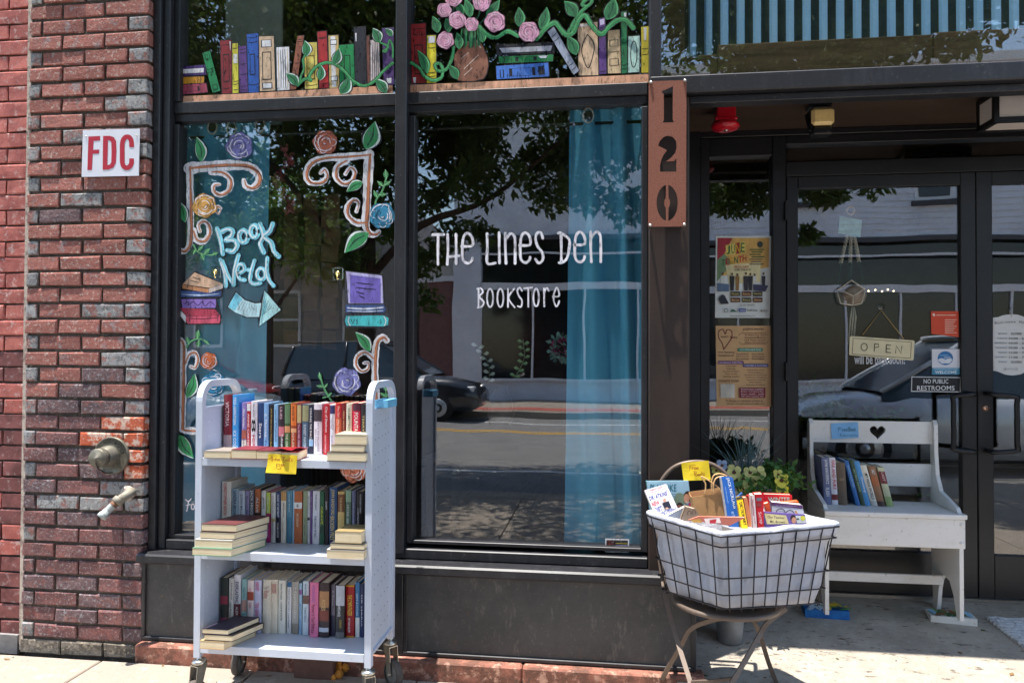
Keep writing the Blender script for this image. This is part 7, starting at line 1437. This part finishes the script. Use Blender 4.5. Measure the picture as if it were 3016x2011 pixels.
slab('book', [(985, 1075), (1200, 1130), (1330, 1330), (900, 1310)], K2, -.28, .03, (150, 128, 108), 'taupe book with dark curly letters tilted in the basket', lambda p: (p.line(ell(1070, 1215, 40, 45, 10, 120, 400), 10, (70, 50, 46)), p.line(ell(1170, 1195, 36, 42, 10, 120, 400), 10, (70, 50, 46))))
slab('magazine', [(1060, 1360), (1260, 1285), (2030, 1300), (1720, 1450)], K2, -.34, .012, (196, 110, 90), 'glossy orange magazine lying across the front of the basket', lambda p: (p.poly([(1380, 1330), (1700, 1310), (1740, 1420), (1420, 1440)], (240, 214, 206)), p.poly([(1100, 1360), (1300, 1330), (1340, 1420), (1150, 1410)], (200, 150, 70)), p.poly([(1500, 1360), (1640, 1340), (1620, 1430), (1500, 1430)], (206, 50, 60))), cat='magazine')
def t_jack(p): tilt_text(p, 'JACK NICKLAUS', (1835, 480), 150, 650, 75, -22, (230, 236, 244)); tilt_text(p, 'MY STORY', (1945, 1190), 60, 220, 55, -14, (170, 200, 236)); tilt_text(p, 'WITH KEN BOWDEN', (1815, 660), 60, 350, 18, -5, (170, 200, 236)); p.poly([(1950, 470), (1990, 480), (2120, 1400), (2080, 1400)], (40, 100, 180))
slab('book', [(1740, 465), (1950, 455), (2100, 1410), (1880, 1400)], K2, -.26, .05, (36, 96, 176), 'tall bright blue hardcover standing in the middle of the basket', t_jack, lean=.02, side=(226, 226, 230))
slab('book', [(320, 620), (330, 640), (310, 800), (200, 720)], K3, -.18, .02, (60, 100, 160), 'blue dust jacket edge behind the tall blue hardcover')
def t_dic(p): tilt_text(p, 'DICTIONARY', (235, 870), 120, 590, 75, -25, (40, 34, 30)); p.poly([(160, 725), (310, 705), (320, 770), (165, 800)], (60, 56, 50)); tilt_text(p, 'BESTSELLER', (165, 930), 80, 520, 30, -10, (120, 90, 40))
slab('book', [(160, 725), (310, 705), (440, 1410), (280, 1420)], K3, -.28, .05, (248, 204, 30), 'bright yellow dictionary in the basket right of the tall blue book', t_dic, lean=.02)
slab('book', [(330, 740), (440, 735), (570, 1420), (450, 1420)], K3, -.25, .03, (232, 150, 100), 'thin orange paperback between the yellow dictionary and red books')
slab('book', [(440, 685), (530, 680), (600, 1430), (510, 1430)], K3, -.22, .02, (222, 60, 50), 'thin coral red booklet beside the white red spine')
slab('book', [(535, 680), (630, 670), (690, 1440), (570, 1440)], K3, -.27, .04, (240, 214, 210), 'narrow pinkish white spine with red lettering', lambda p: (tilt_text(p, 'Healthier', (550, 790), 45, 440, 50, -6, (170, 40, 60)), tilt_text(p, 'choices', (610, 1250), 20, 150, 40, -4, (190, 120, 120))))
slab('book', [(635, 660), (860, 645), (870, 1440), (700, 1440)], K3, -.26, .05, (212, 22, 40), 'red book with script lettering standing in the basket', lambda p: (p.poly([(680, 745), (810, 740), (812, 820), (684, 828)], (110, 120, 130)), p.poly([(680, 880), (800, 875), (800, 960), (684, 962)], (150, 60, 60)), tilt_text(p, 'Scrap', (700, 1120), 60, 300, 100, -20, (244, 200, 200))), side=(180, 16, 30))
slab('book', [(865, 645), (1590, 670), (1600, 900), (890, 880)], K3, -.12, .03, (216, 24, 44), 'wide red book with pale green capitals at the basket back', lambda p: p.ptext('WINTER', 980, 730, 1550, 850, (170, 214, 200)))
slab('book', [(1300, 860), (1750, 815), (1770, 920), (1320, 950)], K3, -.15, .02, (240, 110, 30), 'vivid orange booklet peeking behind the purple and white book')
slab('book', [(870, 900), (1010, 860), (1050, 1070), (920, 1080)], K3, -.21, .03, (230, 86, 40), 'orange red block shaped book left of the purple white book')
slab('book', [(1060, 850), (1855, 930), (1905, 1170), (1060, 1110)], K3, -.19, .03, (230, 228, 232), 'white picture book with purple top band and round glasses', lambda p: (p.poly([(1065, 852), (1855, 932), (1870, 1030), (1080, 945)], (96, 60, 104)), p.ptext('Words the making the', 1170, 925, 1700, 985, (170, 140, 180)), p.line(ell(1300, 1130, 115, 105, 12, 180, 360), 22, (70, 56, 96)), p.line(ell(1540, 1160, 105, 95, 12, 180, 360), 22, (70, 56, 96)), p.poly([(1660, 1080), (1700, 1070), (1740, 1150), (1690, 1150)], (230, 160, 90))), side=(96, 60, 104))
def t_tea(p):
    p.poly([(880, 1140), (1440, 1195), (1510, 1410), (950, 1420)], (244, 222, 160)); tilt_text(p, 'Our Teacher', (965, 1265), 440, 20, 0, -60, (90, 80, 70)); tilt_text(p, 'Mr. Brown', (1025, 1380), 385, 14, 0, -60, (90, 80, 70))
    p.poly([(1680, 1200), (1930, 1215), (1950, 1390), (1720, 1390)], (226, 228, 220)); p.oval(1620, 1260, 72, 80, (50, 36, 40), 16); p.oval(1640, 1320, 60, 80, (226, 160, 130), 16); p.oval(1870, 1265, 60, 66, (234, 220, 70), 16); p.oval(1740, 1285, 40, 22, (50, 50, 56), 10)
slab('book', [(790, 1100), (1935, 1180), (1960, 1410), (880, 1440)], K3, -.24, .012, (120, 96, 170), 'purple picture book with a smiling boy at the basket front right', t_tea)
# kraft gift bag with handles
kb = thing('gift_bag', P(*K2(1400, 1100), -.14), 'brown kraft paper gift bag with twisted handles in the basket', 'paper bag'); KR = mat((196, 150, 100), .8, var=.12, scale=8, bump=.2, name='kraft')
f_ = [P(*K2(*c_), -.17) for c_ in ((1110, 880), (1790, 790), (1860, 1300), (1180, 1300))]; q = MB(); q.prism([f_], (0, .002, 0), KR); q.prism([[p_+Vector((0, .09, .004)) for p_ in f_]], (0, .002, 0), KR); q.prism([[f_[0], f_[0]+Vector((.002, 0, 0)), f_[3]+Vector((.002, 0, 0)), f_[3]]], (0, .09, 0), KR); q.build('bag_body', kb)
TW = mat((214, 170, 116), .8, var=.2, scale=80, name='twisted_paper')
for yy, pts in ((-.175, [(1400, 830), (1410, 600), (1320, 460), (1400, 480), (1560, 590), (1680, 680), (1750, 800)]), (-.09, [(1545, 800), (1540, 560), (1590, 420), (1720, 390), (1850, 440), (1880, 560), (1870, 780)]), (-.178, [(1585, 800), (1580, 620), (1640, 480), (1800, 440)])):
    q = MB(); q.tube(smooth_pts([tuple(P(*K2(*a), yy)) for a in pts], 5), .003, TW, 6); q.build('handle', kb)

# ================================================================ pansies and grass behind the basket
pl = thing('flower_planter', (.58, .30, .11), 'tall grey planter with yellow pansies and blue green spiky grass by the sidelight', 'planter')
q = MB(); q.lathe((P(2150, 1900, .3).x, .30, rz(.30)), (0, 0, 1), [(0, 0), (.055, 0), (.075, .25), (.10, .48), (.108, .49), (.098, .50), (.09, .48), (0, .47)], mat((142, 148, 156), .5, .2, var=.25, scale=8, name='grey_pot'), 32); q.build('pot', pl)
PG = leafmat('pansy_leaf', (84, 128, 66)); leafcloud('foliage', [(.70, .34, .80, .15), (.90, .36, .80, .10), (.60, .36, .80, .12), (.80, .34, .88, .09), (.60, .30, .68, .12)], 3200, PG, .042, pl, 8)
q = MB(); SG = mat((88, 116, 118), .6, var=.3, scale=30, name='blue_grass')
gb0 = P(*KK(935, 330), .45); rg = random.Random(5)
for i in range(56):
    a = rg.gauss(0, .36); L_ = rg.uniform(.16, .36); b0 = gb0+Vector((rg.uniform(-.03, .03), rg.uniform(-.03, .03), -.03)); d_ = Vector((math.sin(a), rg.uniform(-.5, .2), math.cos(a)))
    m_ = b0+d_*L_*.55; e_2 = b0+d_*L_+Vector((math.sin(a)*.05, 0, -.03*abs(a))); s_ = Vector((.0022, 0, 0)); q.add([b0-s_, b0+s_, m_+s_*.8, m_-s_*.8, e_2], [(0, 1, 2, 3), (3, 2, 4)], SG)
q.build('spiky_grass', pl)
def pansy(px, c, r=.030, yy=.27):
    o = P(*px, yy); q = MB(); M = mat(c, .6, var=.1, scale=60, name='petal_'); DKP = mat((90, 50, 30), .7, var=0, name='pansy_face'); an = rg.uniform(-.5, .5)
    for k, (a, rr_, l_) in enumerate(((-50, .8, .6), (50, .8, .6), (-115, .75, .55), (115, .75, .55), (180, .95, .6))):
        t_ = math.radians(a)+an; d_ = Vector((math.sin(t_), -.25 if k > 1 else .1, math.cos(t_))); cc = o+d_*r*l_; u_ = Vector((math.cos(t_), 0, -math.sin(t_)))
        q.add([cc+(u_*math.cos(w_)+d_*math.sin(w_)*.9)*r*.62*rr_+Vector((0, -.001*k, 0)) for w_ in [2*math.pi*i/10 for i in range(10)]], [tuple(range(10))], M)
    q.add([o+Vector((math.cos(w_)*r*.30, -.009, math.sin(w_)*r*.24-r*.1)) for w_ in [2*math.pi*i/8 for i in range(8)]], [tuple(range(8))], DKP); q.build('pansy', pl)
YL = (206, 204, 130)
for px, c, r in ((KK(848, 265), YL, .034), (KK(990, 268), YL, .028), (KK(1062, 280), YL, .036), (KK(930, 325), (206, 214, 130), .028), (KK(990, 365), (214, 214, 130), .036), (KK(935, 408), (222, 210, 90), .026), (KK(1270, 335), (226, 214, 80), .034), (KK(1240, 285), (220, 214, 110), .022), (KK(1275, 432), (228, 214, 60), .032), (KK(1262, 390), (196, 190, 90), .024), (KK(1210, 432), (190, 180, 200), .022), (KK(1118, 432), (206, 206, 190), .020), (KK(980, 442), (120, 80, 150), .030), (KK(1070, 440), (140, 90, 150), .024), (KK(742, 205), (150, 170, 200), .026), (KK(690, 250), (180, 180, 90), .022)): pansy(px, c, r)

# plants and dim goods inside behind the left door
for i, (px, py, lab) in enumerate(((2400, 1180, 'trailing green house plant inside the left door, left one'), (2560, 1170, 'broad leaved house plant inside behind the bench back'), (2720, 1480, 'small bushy plant inside behind the bench slats'))):
    c = P(px, py, 1.25); t = thing('house_plant', (c.x, c.y, c.z-.3), lab, 'plant'); q = MB(); q.lathe((c.x, c.y, c.z-.32), (0, 0, 1), [(0, 0), (.06, 0), (.08, .14), (.07, .14), (0, .12)], mat((100, 90, 84), .7, name='plain_pot'), 18); q.build('pot', t)
    leafcloud('foliage', [(c.x, c.y, c.z, .16), (c.x+.08, c.y, c.z-.08, .1)], 420, PG, .07, t, 20+i)
boxo('counter', (.96, 1.15, .14), (3.6, 1.55, .84), mat((60, 52, 48), .6, name='counter_wood'), None, label='low dark counter inside behind the glass doors', cat='counter')

# fallen leaves and grit on the pavement
q = MB(); rl = random.Random(31); LFM = [mat((120, 92, 56), .8, var=.2, name='dry_leaf'), mat((86, 90, 50), .8, var=.2, name='green_leaf'), mat((70, 60, 50), .9, var=0, name='grit')]
for i in range(150):
    x = rl.uniform(-3.2, 2.2); y = -rl.random()**1.6*2.0-.06 if x < .4 or rl.random() < .6 else rl.uniform(0, .6); z = (gz(x) if y < -.05 else rz(y))+.001; s_ = rl.choice((.004, .006, .012, .02)); a = rl.uniform(0, 6.3)
    u_ = Vector((math.cos(a), math.sin(a), 0))*s_; v_ = Vector((-math.sin(a), math.cos(a), 0))*s_*.45; o = Vector((x, y, z)); q.add([o-u_, o+v_+Vector((0, 0, .002)), o+u_+Vector((0, 0, .003)), o-v_], [(0, 1, 2, 3)], LFM[0 if s_ > .01 and i % 3 else 1 if s_ > .01 else 2])
q.build('leaf_litter', None, 'dry leaf bits and grit scattered over the pavement', 'litter', kind='stuff')
